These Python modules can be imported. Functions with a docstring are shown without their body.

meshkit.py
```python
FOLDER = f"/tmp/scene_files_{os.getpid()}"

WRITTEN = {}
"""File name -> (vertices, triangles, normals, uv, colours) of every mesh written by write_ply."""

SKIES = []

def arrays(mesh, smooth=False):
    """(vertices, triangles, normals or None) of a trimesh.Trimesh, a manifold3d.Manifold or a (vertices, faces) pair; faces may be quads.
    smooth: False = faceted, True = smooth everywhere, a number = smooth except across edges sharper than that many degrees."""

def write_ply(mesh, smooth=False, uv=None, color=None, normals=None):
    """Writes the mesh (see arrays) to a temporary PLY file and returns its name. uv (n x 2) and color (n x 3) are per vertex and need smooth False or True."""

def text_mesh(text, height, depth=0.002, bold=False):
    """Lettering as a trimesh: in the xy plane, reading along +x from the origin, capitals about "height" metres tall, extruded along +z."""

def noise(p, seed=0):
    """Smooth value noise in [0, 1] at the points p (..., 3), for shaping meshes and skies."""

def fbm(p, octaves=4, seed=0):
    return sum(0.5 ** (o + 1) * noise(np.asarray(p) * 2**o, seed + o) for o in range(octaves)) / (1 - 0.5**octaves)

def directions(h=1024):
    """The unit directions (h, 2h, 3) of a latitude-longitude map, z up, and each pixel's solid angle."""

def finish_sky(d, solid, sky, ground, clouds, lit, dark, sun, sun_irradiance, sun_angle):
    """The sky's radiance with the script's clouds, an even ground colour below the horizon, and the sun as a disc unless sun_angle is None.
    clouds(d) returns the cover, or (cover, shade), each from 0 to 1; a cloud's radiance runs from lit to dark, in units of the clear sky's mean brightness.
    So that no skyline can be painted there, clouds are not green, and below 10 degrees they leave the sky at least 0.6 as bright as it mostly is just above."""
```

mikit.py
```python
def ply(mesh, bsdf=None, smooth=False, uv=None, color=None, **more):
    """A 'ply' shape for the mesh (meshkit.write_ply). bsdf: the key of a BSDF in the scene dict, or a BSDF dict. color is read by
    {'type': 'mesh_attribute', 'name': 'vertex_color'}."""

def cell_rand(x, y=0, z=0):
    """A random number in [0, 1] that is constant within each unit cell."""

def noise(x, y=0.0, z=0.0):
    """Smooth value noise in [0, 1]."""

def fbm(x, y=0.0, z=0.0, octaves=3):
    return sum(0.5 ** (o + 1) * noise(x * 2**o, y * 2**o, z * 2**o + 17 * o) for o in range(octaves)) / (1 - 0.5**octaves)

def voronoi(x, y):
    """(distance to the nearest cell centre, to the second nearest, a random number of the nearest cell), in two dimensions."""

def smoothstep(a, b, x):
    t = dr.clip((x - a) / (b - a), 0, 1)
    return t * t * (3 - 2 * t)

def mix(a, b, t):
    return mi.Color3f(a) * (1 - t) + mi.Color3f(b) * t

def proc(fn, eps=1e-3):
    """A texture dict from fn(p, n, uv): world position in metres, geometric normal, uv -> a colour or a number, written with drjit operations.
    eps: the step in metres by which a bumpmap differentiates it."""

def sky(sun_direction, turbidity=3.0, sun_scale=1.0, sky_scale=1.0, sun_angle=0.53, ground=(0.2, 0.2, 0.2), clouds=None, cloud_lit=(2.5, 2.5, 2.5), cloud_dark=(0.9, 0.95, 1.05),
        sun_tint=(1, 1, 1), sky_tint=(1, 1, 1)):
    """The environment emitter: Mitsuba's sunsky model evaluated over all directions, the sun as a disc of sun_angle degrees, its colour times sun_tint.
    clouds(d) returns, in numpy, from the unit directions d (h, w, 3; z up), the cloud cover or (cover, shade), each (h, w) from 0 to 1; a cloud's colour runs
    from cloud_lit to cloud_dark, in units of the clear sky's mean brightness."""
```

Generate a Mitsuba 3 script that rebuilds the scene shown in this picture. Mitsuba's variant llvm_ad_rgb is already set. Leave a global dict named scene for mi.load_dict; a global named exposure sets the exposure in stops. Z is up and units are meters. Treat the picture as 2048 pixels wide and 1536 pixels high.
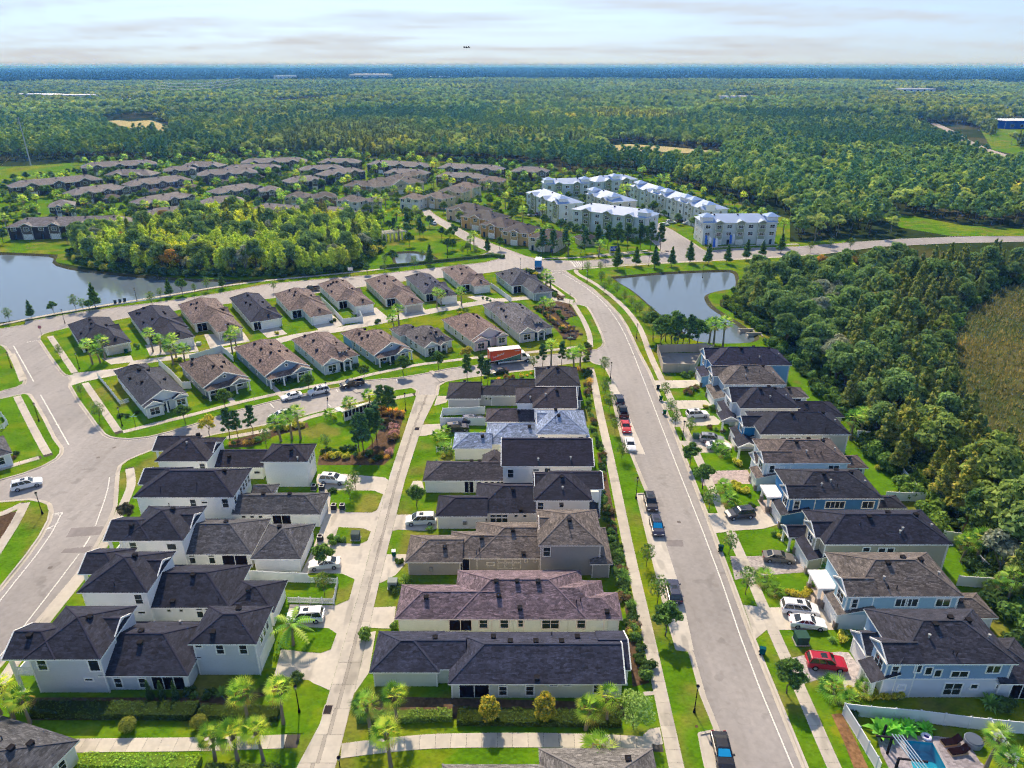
import math, random, numpy as np, trimesh, mitsuba as mi, mikit, meshkit, drjit as dr
import shapely
from shapely.geometry import Polygon, LineString, Point, MultiPolygon, box as sbox
from shapely.ops import unary_union
T = mi.ScalarTransform4f
scene, labels = {'type': 'scene'}, {}
PI = math.pi

# ---------------------------------------------------------------- camera, sky, exposure
EYE = 70.0
PITCH = math.atan(641 / 1420)
scene['camera'] = {'type': 'perspective', 'fov': math.degrees(2 * math.atan(1024 / 1420)), 'fov_axis': 'x', 'near_clip': 1.0, 'far_clip': 40000.0,
                   'to_world': T().look_at(origin=[0, 0, EYE], target=[0, math.cos(PITCH), EYE - math.sin(PITCH)], up=[0, 0, 1])}
exposure = 2.3


def clouds(d):
    z = np.maximum(d[..., 2], 0.0)
    q = d[..., :2] / (z + 0.10)[..., None]
    p = np.stack([q[..., 0] * 0.55, q[..., 1] * 1.5, z * 0], -1)
    n = meshkit.fbm(p * 1.3 + 5.3, 5, 3)
    w = meshkit.fbm(p * np.array([0.5, 2.3, 1.0]) * 1.7 + 11.0, 5, 8)
    c = np.clip((n - 0.47) * 3.6, 0, 1) * 0.75 + np.clip((w - 0.5) * 3.2, 0, 1) * 0.4
    haze = np.exp(-z / 0.05) * 0.55
    c = np.clip(c * 0.8 + haze, 0, 0.96)
    shade = np.clip((meshkit.fbm(p * 2.1 + np.array([0, 0.22, 0]) + 5.3, 4, 3) - 0.50) * 2.2, 0, 1) * np.clip(1 - haze * 1.4, 0, 1) * 0.7
    return c, shade


scene['sky'] = mikit.sky([-0.155, 0.69, 0.70], turbidity=3, clouds=clouds, cloud_lit=(1.62, 1.66, 1.72), cloud_dark=(1.02, 1.10, 1.27), sky_tint=(0.83, 0.87, 0.96), sun_tint=(0.98, 1.0, 1.03), sun_scale=0.80)

# ---------------------------------------------------------------- materials
noise, fbm, cell_rand, smoothstep, mix = mikit.noise, mikit.fbm, mikit.cell_rand, mikit.smoothstep, mikit.mix


def lin(h):
    c = np.array([int(h[i:i + 2], 16) for i in (0, 2, 4)]) / 255.0
    return np.where(c < 0.04045, c / 12.92, ((c + 0.055) / 1.055) ** 2.4)


def enc(c):
    c = lin(c) if isinstance(c, str) else c
    return [math.floor(c[1] * 255) + min(float(c[0]), 0.999), float(c[2])]


def dec(uv):
    g = dr.floor(uv.x)
    return mi.Color3f(uv.x - g, g / 255, uv.y)


def f_wall(p, n, uv):
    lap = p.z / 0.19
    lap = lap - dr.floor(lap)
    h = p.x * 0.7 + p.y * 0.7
    k = (1 - 0.13 * smoothstep(0.8, 1.0, lap)) * (0.93 + 0.12 * fbm(h * 0.5, p.z * 0.35, 1.0, 3)) * (0.97 + 0.06 * noise(h * 9, p.z * 9))  # lap term paints the thin line of shade under each board
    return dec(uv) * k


def f_roof(p, n, uv):
    h = dr.sqrt(n.x * n.x + n.y * n.y) + 1e-3
    a = (p.x * n.y - p.y * n.x) / h
    s = p.z / h
    v = s / 0.145
    row = dr.floor(v)
    col = dr.floor(a / 0.33 + 0.37 * row)
    t = cell_rand(col, row, 3)
    blotch = fbm(a * 0.35, s * 0.6, 2.0, 3)
    streak = fbm(a * 1.7, s * 0.12, 7.0, 2)
    k = (0.62 + 0.62 * t * t + 0.12 * cell_rand(col, row, 5)) * (0.80 + 0.40 * blotch) * (0.88 + 0.24 * streak)
    k = k * dr.select(v - row < 0.16, 0.72, 1.0) * (0.66 + 0.74 * cell_rand(dr.floor(a / 0.85 + 0.4 * dr.floor(v / 2)), dr.floor(v / 2), 9))  # the dark line along each course is a painted shadow line
    return dec(uv) * (k * 0.82)


def f_plain(p, n, uv):
    return dec(uv) * (0.95 + 0.10 * fbm(p.x * 1.3, p.y * 1.3, p.z * 1.3, 2))


def f_leaf(p, n, uv):
    c = dec(uv)
    c = mix(c, mi.Color3f(mi.luminance(c)), 0.10)
    k = 0.62 + 0.76 * fbm(p.x * 0.21, p.y * 0.21, p.z * 0.3, 2)
    y = smoothstep(0.55, 0.85, fbm(p.x * 0.05, p.y * 0.05, 3.0, 2))
    stand = fbm(p.x * 0.0045, p.y * 0.0028, 5.0, 3)
    warm = smoothstep(0.5, 0.7, fbm(p.x * 0.0085 + 9, p.y * 0.005, 1.0, 2)) * smoothstep(300, 420, p.y)
    k = k * (1 + (0.72 + 0.62 * stand - 1) * smoothstep(300, 420, p.y))
    y = y + 1.1 * warm
    return c * (2.25 * k) * mi.Color3f(1 + 0.28 * y, 1 + 0.10 * y, 1 - 0.2 * y)


def f_lawn(p, n, uv):
    big = fbm(p.x * 0.045, p.y * 0.045, 0.5, 3)
    mid = fbm(p.x * 0.35, p.y * 0.5, 4.0, 3)
    fine = fbm(p.x * 2.6, p.y * 4.2, 9.0, 3)
    lot = mikit.voronoi(p.x / 13.0 + 0.5 * mid, p.y / 11.0 + 0.5 * mid)[2]
    t = smoothstep(0.40, 0.74, big * 0.60 + mid * 0.36 + 0.16 * (lot - 0.4))
    c = mix((0.095, 0.215, 0.006), (0.195, 0.225, 0.012), t)
    dry = smoothstep(0.56, 0.78, fbm(p.x * 0.16 + 7, p.y * 0.16, 2.0, 3))
    c = mix(c, (0.24, 0.19, 0.05), dry * 0.6)
    return c * (0.42 + 0.62 * fine + 0.5 * mid)


def f_ground(p, n, uv):
    a = fbm(p.x * 0.03, p.y * 0.03, 1.0, 3)
    b = fbm(p.x * 0.5, p.y * 0.5, 2.0, 3)
    c = mix((0.035, 0.055, 0.014), (0.085, 0.085, 0.030), smoothstep(0.4, 0.7, a))
    return c * (0.6 + 0.8 * b)


def f_asphalt(p, n, uv):
    a = fbm(p.x * 0.10, p.y * 0.05, 1.0, 4)
    b = fbm(p.x * 2.0, p.y * 2.0, 2.0, 3)
    s = fbm(p.x * 1.3, p.y * 0.06, 5.0, 2)
    crack = smoothstep(0.012, 0.0, dr.abs(fbm(p.x * 0.22 + 3, p.y * 0.16, 8.0, 3) - 0.5))
    stain = smoothstep(0.70, 0.82, fbm(p.x * 0.5, p.y * 0.5, 12.0, 3))
    return dec(uv) * ((0.80 + 0.40 * a) * (0.86 + 0.28 * b) * (0.90 + 0.20 * s) * (1 - 0.07 * crack) * (1 - 0.18 * stain))


def f_concrete(p, n, uv):
    a = fbm(p.x * 0.25, p.y * 0.16, 1.0, 4)
    b = fbm(p.x * 2.5, p.y * 2.5, 2.0, 3)
    st = smoothstep(0.62, 0.78, fbm(p.x * 0.7 + 3, p.y * 0.25, 6.0, 3))
    slab = cell_rand(dr.floor(p.x / 1.6), dr.floor(p.y / 1.6), 2)
    return dec(uv) * ((0.82 + 0.3 * a) * (0.92 + 0.16 * b) * (1 - 0.22 * st) * (0.96 + 0.08 * slab))


def f_paver(p, n, uv):
    r = dr.floor(p.y / 0.22)
    t = cell_rand(dr.floor(p.x / 0.34 + 0.5 * r), r, 1)
    return dec(uv) * ((0.70 + 0.5 * t) * (0.8 + 0.4 * fbm(p.x * 0.4, p.y * 0.4, 1.0, 3)))


def f_soil(p, n, uv):
    return dec(uv) * (0.45 + 1.1 * fbm(p.x * 3.1, p.y * 3.1, 1.0, 3)) * (0.7 + 0.6 * fbm(p.x * 0.3, p.y * 0.3, 5.0, 3))


def f_marsh(p, n, uv):
    a = fbm(p.x * 0.045, p.y * 0.035, 3.0, 4)
    b = fbm(p.x * 0.6, p.y * 0.35, 8.0, 3)
    c = mix((0.058, 0.078, 0.022), (0.108, 0.104, 0.036), smoothstep(0.38, 0.66, a))
    return c * (0.5 + 1.0 * b)


def f_ripple(p, n, uv):
    return 0.012 * fbm(p.x * 0.8, p.y * 1.3, 1.0, 2) + 0.004 * noise(p.x * 4, p.y * 5)


def f_pool(p, n, uv):
    a = fbm(p.x * 1.8 + fbm(p.x, p.y, 4.0, 2) * 2, p.y * 1.8, 1.0, 2)
    return mix((0.010, 0.30, 0.47), (0.03, 0.42, 0.58), smoothstep(0.4, 0.7, a))


def two(b):
    return {'type': 'twosided', 'bsdf': b}


def diffuse(fn):
    return two({'type': 'diffuse', 'reflectance': mikit.proc(fn)})


def rough(fn, r, sp):
    return two({'type': 'principled', 'base_color': mikit.proc(fn), 'roughness': r, 'specular': sp})


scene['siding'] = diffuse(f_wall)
scene['shingle'] = rough(f_roof, 0.8, 0.22)
scene['old_shingle'] = rough(f_roof, 0.75, 0.3)
scene['plain'] = diffuse(f_plain)
scene['lawn_turf'] = diffuse(f_lawn)
scene['earth'] = diffuse(f_ground)
scene['asphalt'] = rough(f_asphalt, 0.68, 0.35)
scene['concrete'] = diffuse(f_concrete)
scene['paver'] = diffuse(f_paver)
scene['soil'] = diffuse(f_soil)
scene['reeds'] = diffuse(f_marsh)
scene['leaf'] = {'type': 'principledthin', 'base_color': mikit.proc(f_leaf), 'roughness': 0.65, 'diff_trans': 0.75, 'spec_trans': 0.0, 'eta': 1.3}
scene['metal_sheet'] = two({'type': 'principled', 'base_color': mikit.proc(f_plain), 'roughness': 0.6, 'metallic': 0.0, 'specular': 0.4})
scene['gloss'] = two({'type': 'principled', 'base_color': mikit.proc(f_plain), 'roughness': 0.28, 'metallic': 0.0, 'specular': 0.6, 'clearcoat': 0.9, 'clearcoat_gloss': 0.95})
scene['glass'] = two({'type': 'principled', 'base_color': {'type': 'rgb', 'value': [0.018, 0.022, 0.024]}, 'roughness': 0.06, 'specular': 0.75})
scene['water'] = two({'type': 'bumpmap', 'arbitrary': mikit.proc(f_ripple, 0.05), 'scale': 1.0,
                      'bsdf': {'type': 'principled', 'base_color': {'type': 'rgb', 'value': [0.110, 0.145, 0.178]}, 'roughness': 0.04, 'specular': 1.0}})
scene['pool_tile'] = diffuse(f_pool)
scene['clear_water'] = {'type': 'thindielectric', 'int_ior': 1.33}


# ---------------------------------------------------------------- mesh building
class MB:
    def __init__(self):
        self.v, self.f, self.n = [], [], 0

    def add(self, v, f):
        v, f = np.asarray(v, float).reshape(-1, 3), np.asarray(f, int)
        if f.shape[1] == 4:
            f = np.vstack([f[:, [0, 1, 2]], f[:, [0, 2, 3]]])
        self.v.append(v)
        self.f.append(f + self.n)
        self.n += len(v)
        return self

    def poly(self, p):
        return self.add(p, [[0, i, i + 1] for i in range(1, len(p) - 1)])

    def box(self, x0, x1, y0, y1, z0, z1):
        v = [(x, y, z) for z in (z0, z1) for x, y in ((x0, y0), (x1, y0), (x1, y1), (x0, y1))]
        return self.add(v, [[3, 2, 1, 0], [4, 5, 6, 7], [0, 1, 5, 4], [1, 2, 6, 5], [2, 3, 7, 6], [3, 0, 4, 7]])

    def hexa(self, v):
        return self.add(v, [[3, 2, 1, 0], [4, 5, 6, 7], [0, 1, 5, 4], [1, 2, 6, 5], [2, 3, 7, 6], [3, 0, 4, 7]])

    def tube(self, pts, radii, n=6):
        p = np.asarray(pts, float)
        r = np.broadcast_to(radii, (len(p),))
        t = np.gradient(p, axis=0)
        t /= np.linalg.norm(t, axis=1, keepdims=True) + 1e-9
        a = np.cross(t, np.where(np.abs(t[:, 2:]) < 0.9, [0, 0, 1.0], [1.0, 0, 0]))
        a /= np.linalg.norm(a, axis=1, keepdims=True)
        b = np.cross(t, a)
        k = np.arange(n) * 2 * PI / n
        v = p[:, None] + r[:, None, None] * (np.cos(k)[None, :, None] * a[:, None] + np.sin(k)[None, :, None] * b[:, None])
        f = [[i * n + j, i * n + (j + 1) % n, (i + 1) * n + (j + 1) % n, (i + 1) * n + j] for i in range(len(p) - 1) for j in range(n)]
        m = len(p) * n
        self.add(v.reshape(-1, 3), f)
        self.poly(v[0][::-1])
        self.poly(v[-1])
        return self

    def beam(self, p, q, w, h):
        p, q = np.asarray(p, float), np.asarray(q, float)
        d = (q - p) / np.linalg.norm(q - p)
        s = np.cross(d, [0, 0, 1.0]) if abs(d[2]) < 0.95 else np.array([1.0, 0, 0])
        s /= np.linalg.norm(s)
        u = np.cross(s, d)
        s, u = s * w / 2, u * h / 2
        return self.hexa([p - s - u, p + s - u, q + s - u, q - s - u, p - s + u, p + s + u, q + s + u, q - s + u])

    def lathe(self, prof, n=10, at=(0, 0, 0)):
        k = np.arange(n) * 2 * PI / n
        v = np.array([[(r * math.cos(a) + at[0], r * math.sin(a) + at[1], z + at[2]) for a in k] for r, z in prof])
        f = [[i * n + j, i * n + (j + 1) % n, (i + 1) * n + (j + 1) % n, (i + 1) * n + j] for i in range(len(prof) - 1) for j in range(n)]
        self.add(v.reshape(-1, 3), f)
        self.poly(v[0][::-1])
        self.poly(v[-1])
        return self

    def shape(self, g, z, z1=None):
        """a shapely polygon as a flat sheet at z, or as a solid from z to z1"""
        for q in getattr(g, 'geoms', [g]):
            if q.is_empty or q.geom_type != 'Polygon' or q.area < 1e-4:
                continue
            q = shapely.geometry.polygon.orient(q)
            v, f = trimesh.creation.triangulate_polygon(q, engine='earcut')
            c = np.asarray(v)[np.asarray(f)]
            e1, e2 = c[:, 1] - c[:, 0], c[:, 2] - c[:, 0]
            f = np.where((e1[:, 0] * e2[:, 1] - e1[:, 1] * e2[:, 0] < 0)[:, None], np.asarray(f)[:, ::-1], f)
            top = z if z1 is None else z1
            self.add(np.c_[v, np.full(len(v), top)], f)
            if z1 is not None:
                for ring in [q.exterior, *q.interiors]:
                    p = np.asarray(ring.coords)
                    k = len(p) - 1
                    w = np.vstack([np.c_[p[:k], np.full(k, z)], np.c_[p[:k], np.full(k, z1)]])
                    self.add(w, [[i, (i + 1) % k, k + (i + 1) % k, k + i] for i in range(k)])
        return self

    def arr(self):
        return np.vstack(self.v), np.vstack(self.f)


def numbered(key):
    if key not in used:
        used.add(key)
        return key
    i = count.get(key, 1)
    while f'{key}_{i:03d}' in used:
        i += 1
    count[key] = i + 1
    used.add(f'{key}_{i:03d}')
    return f'{key}_{i:03d}'


used, count = set(), {}


def frame(x, y, deg=0.0, z=0.0):
    a = math.radians(deg)
    return np.array([[math.cos(a), -math.sin(a), 0, x], [math.sin(a), math.cos(a), 0, y], [0, 0, 1, z], [0, 0, 0, 1.0]])


def ply(mb, bsdf, color=None, M=None, smooth=False):
    v, f = mb.arr() if isinstance(mb, MB) else mb
    if M is not None:
        v = v @ M[:3, :3].T + M[:3, 3]
    return mikit.ply((v, f), bsdf, smooth=smooth, uv=None if color is None else np.tile(enc(color), (len(v), 1)))


def put(name, mb, bsdf, color=None, parent=None, M=None, label=None, smooth=False):
    """one entry of the scene: a part when it has a parent"""
    key = numbered(f'{parent}__{name}' if parent else name)
    scene[key] = ply(mb, bsdf, color if color is not None else 'ffffff', M, smooth)
    if label:
        labels[key] = {'label': label}
    return key


where = {}


def thing(name, label, cat, at=None, group=None, kind=None):
    key = numbered(name)
    labels[key] = {'label': label, 'category': cat}
    if group:
        labels[key]['group'] = group
    if at is not None:
        where[key] = at
    return key


def struct(name, mb, bsdf, color=None, kind='structure'):
    key = put(name, mb, bsdf, color)
    labels[key] = {'kind': kind}
    return key


marks = []                                   # landmarks that labels refer to: (x, y, phrase)


def nearest(x, y, skip=None):
    best = min((((a - x) ** 2 + (b - y) ** 2), i) for i, (a, b, s) in enumerate(marks))
    a, b, s = marks[best[1]]
    dx, dy = x - a, y - b
    if abs(dx) > abs(dy):
        return ('right of ' if dx > 0 else 'left of ') + s
    return ('behind ' if dy > 0 else 'in front of ') + s


# ---------------------------------------------------------------- layout of the ground
def strip(pts, w):
    return LineString(pts).buffer(w / 2, cap_style=2, join_style=1)


def smooth_line(pts, k=2):
    p = np.asarray(pts, float)
    for _ in range(k):
        q = np.empty((2 * len(p), 2))
        q[0], q[-1] = p[0], p[-1]
        q[1:-1:2], q[2:-1:2] = p[:-1] * 0.75 + p[1:] * 0.25, p[:-1] * 0.25 + p[1:] * 0.75
        p = q
    return [tuple(a) for a in p]


def ring(pts, k=0):
    p = list(pts) + [pts[0]]
    return Polygon(smooth_line(p, k)).buffer(0)


r1_right = [(32.23,50.19),(32.05,53.32),(32.21,73.82),(33.14,99.46),(33.9,129.44),(34.3,162.02),(33.78,177.22),(33.65,196.32),(32.89,206.76),(30.75,219.25),(27.37,234.89),(23.04,246.67),(19.48,257.42)]
r1_left = [(19.34,252.62),(15.18,249.94),(12.13,254.66),(10.52,260.96)]
west_edge = [(11.02,249.94),(14.17,240.96),(17.59,231.96),(20.75,222.99),(20.61,219.25),(19.12,216.65),(21.67,216.65),(23.7,214.6),(24.47,208.19),(25.06,198.06),(25.41,188.35),(25.37,183.22),(24.6,180.18),(22.96,177.59),(18.8,176.14)]
r2_north = [(18.8,176.14),(6.7,172.94),(-4.99,167.83),(-15.61,164.56),(-24.12,160.16),(-28.21,158.63),(-35.61,157.13),(-40.89,153.05),(-48.96,149.15),(-54.91,145.14),(-61.22,140.57),(-67.08,134.82),(-71.27,130.98),(-74.85,128.58),(-78.34,127.73)]
r3_east_up = [(-78.34,127.73),(-80.69,127.94),(-82.76,128.58),(-84.57,129.88),(-88.5,134.13),(-99.05,146.19),(-105.26,153.91),(-106.46,156.24),(-106.77,157.43),(-108.75,159.85),(-110.21,160.46),(-112.46,162.65),(-120.54,172),(-131.62,185.17),(-132.93,187.55),(-133.19,189.98),(-129.46,195.02)]
r4_south = [(-129.46,195.02),(-119.39,201.19),(-116.41,203.94),(-101.15,213.09),(-79.74,222.99),(-65.59,229.09),(-38.49,243.47),(-24.76,247.97),(-11.34,253.29),(-2.6,258.12),(6.76,260.96),(11.02,249.94)]
r2_south = [(23.05,166.83),(21.25,167.83),(20.17,169.84),(12.25,167.16),(5.27,163.92),(-5.93,160.77),(-12.43,158.33),(-16.18,156.54),(-17.53,154.2),(-17.38,148.88)]
r2_south_w = [(-22.13,148.88),(-22.19,151.36),(-23.72,153.2),(-27.11,152.06),(-33.43,148.6),(-33.44,146.19),(-38.4,143.34),(-49.77,135.52),(-55.28,132.76),(-61.57,129.88),(-67.28,126.26),(-71.53,123.39),(-73.77,120.63)]
r3_east_low = [(-73.77,120.63),(-74.61,119.18),(-74.93,117.41),(-74.08,114.86),(-72.23,110.85),(-68.9,103.76),(-67.53,99.1),(-66.03,91.38),(-65.39,85.37),(-65.35,77.88),(-65.32,71.82),(-65.4,62.4)]
r1_low_left = [(23.05,166.83),(23.76,164.24),(24.21,158.93),(24.49,154.49),(24.19,146.19),(23.78,131.64),(23.49,122.2),(23.68,118.34),(24.01,111.7),(24.23,107.7),(23.49,84.23),(23.33,70.5),(23.17,63.14),(23.56,58.57),(24.04,53.32),(24.3,49.63)]
r3_west = [(-65.6,51.9),(-75.55,71.29),(-74.9,82.36),(-75.74,89.76),(-76.64,95.02),(-77.9,99.46),(-79.12,102.09),(-80.72,104.22),(-82.11,104.99),(-85,105.78),(-89.78,104.99),(-104.1,100.91)]
side_a = [(-107.68,105.46),(-94.41,112.04),(-91.51,114.32),(-89.39,117.11),(-88.56,119.77),(-88.93,122),(-89.98,124),(-93.7,127.94),(-101.63,137.48),(-109.21,146.19),(-111.95,149.15),(-113.51,149.97),(-114.1,149.42),(-117.38,146.99),(-134.68,139.83)]
side_b = [(-138.65,144.88),(-119.81,150.69),(-117.52,153.34),(-117.12,155.36),(-118.36,157.73),(-119.93,159.85),(-131.45,173.08),(-137.67,179.81),(-139.94,181.31),(-159.87,171.9)]
r4_north = [(-169.99,184.78),(-148.11,193.74),(-143.07,197.62),(-144.37,200.29),(-132.06,209.88),(-113.35,219.25),(-98.96,227.96),(-84.99,239.73),(-59.71,248.62),(-52.35,250.61),(-37.66,257.42),(-24.12,263.12),(-10.42,269.04),(-5.3,274.42),(-4.55,276.79)]
r6_left = [(-4.55,276.79),(-7.9,284.11),(-15.61,297.12),(-23.24,313.23),(-31.38,333.2),(-39.14,350.68),(-44.1,363.3),(-46.92,376.78)]
r6_right = [(-43.51,376.78),(-39.03,363.3),(-28.3,338.85),(-15.67,312.24),(-7.19,298.03),(-0.41,287.91),(5.19,279.19),(11.53,272.87),(27.22,271.32)]
r5_north = [(27.22,271.32),(44.73,276.79),(59.11,281.63),(61.36,289.19),(60.39,309.3),(58.94,329.9),(58.4,350.68),(66.11,355.63),(73.32,329.9),(77.02,305.46),(78.66,290.05),(79.46,287.48),(92.37,291.79),(120.87,295.33),(145.02,302.63),(169.79,309.3),(193.89,313.23),(229.28,317.25),(268.81,324.52)]
r5_south = [(257.32,309.3),(220.91,304.51),(187.4,301.7),(154.02,295.33),(125.18,282.46),(112.11,279.19),(83.46,273.64),(51.78,268.29),(26.98,262.39),(19.48,257.42)]
pave = [r1_right[0]] + list(r1_right) + list(reversed(r5_south))[1:] + list(reversed(r5_north)) + list(reversed(r6_right))[1:] + list(reversed(r6_left)) + \
    list(reversed(r4_north))[1:] + list(reversed(side_b)) + list(reversed(side_a)) + list(reversed(r3_west)) + list(reversed(r3_east_low)) + \
    list(reversed(r2_south_w))[1:] + list(reversed(r2_south)) + r1_low_left[1:]
road = Polygon(pave).buffer(0)
block_c = Polygon(list(r4_south)[:-1] + list(west_edge) + list(r2_north)[1:] + list(r3_east_up)[1:]).buffer(0)
road = road.difference(block_c)
park_c = Polygon(list(reversed(r2_south_w)) + list(reversed([])) + [(-21.81,149.15),(-22.16,149.15)])
bays = [ring([(23.47,155.95),(24.76,155.65),(25.33,146.19),(25.74,132.76),(26.26,121.61),(22.54,122.6),(22.76,132.54),(23.11,144.88)]),
        ring([(22.47,107.29),(24.26,107.37),(24.63,94.62),(24.65,82.03),(23.83,70.41),(21.79,70.67),(21.75,77.38),(22.07,90.75)]),
        ring([(21.62,57.5),(23.68,57.96),(24.04,53.32),(24.19,49.63),(21.27,49.63),(21.39,54.3)])]
bay = unary_union(bays)
road = road.union(bay.buffer(0.05)).buffer(0.6).buffer(-0.6)
lots = road.buffer(0.9, join_style=1).difference(road)

pond_left = ring([(-245.44,280.82),(-208.05,284.95),(-194.83,283.28),(-182.08,280.82),(-176.34,268.66),(-163.72,260.24),(-145.17,253.97),(-130.53,249.28),(-115.47,246.02),(-97.07,245.38),(-95.91,244.1),(-96.92,240.96),(-112.16,224.62),(-120.04,219.78),(-128.37,215.62),(-140.8,205.81),(-151.82,199.4),(-171.54,186.75)], 1)
pond_right = ring([(35.47,248.89),(48.64,253.29),(59.08,256.03),(73.64,258.12),(83.7,258.83),(80.88,244.74),(77.49,234.89),(69.21,231.38),(65.64,227.96),(64.32,224.35),(63.53,214.6),(66.65,202.79),(68.83,192.06),(69.92,187.15),(67.22,182.99),(61.17,182.07),(55.13,182.07),(49.35,184.38),(46.53,200.74),(44.26,208.67),(40.35,232.54),(36.73,242.21)], 2)
pond_fountain = ring([(-49.1,285.79),(-39.02,288.33),(-30.52,279.19),(-27.51,270.18),(-36.39,266.79),(-45.13,263.85)], 2)
ponds = unary_union([pond_left, pond_right, pond_fountain])
pool_rect = Polygon([(44.47,56.8),(47.53,56.44),(47.24,52.73),(43.58,52.73)])
world = sbox(-16000, -300, 16000, 30000)
hole = unary_union([road, ponds, pool_rect])

marsh = ring([(262.23,265.31),(180.79,243.47),(158.43,227.96),(133.39,201.65),(116.74,177.22),(105.23,154.49),(97.02,131.64),(96.57,116.49),(105.36,87.7)], 2)

# ---------------------------------------------------------------- buildings
WHITE, DARK = 'f3f2ee', '2a2a2c'


def weathered(h):
    """a roof colour faded towards grey"""
    c = lin(h)
    g = c @ [.3, .5, .2]
    return (c * .6 + g * .4 * np.array([.96, 1.0, 1.08])) * 1.22


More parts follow.
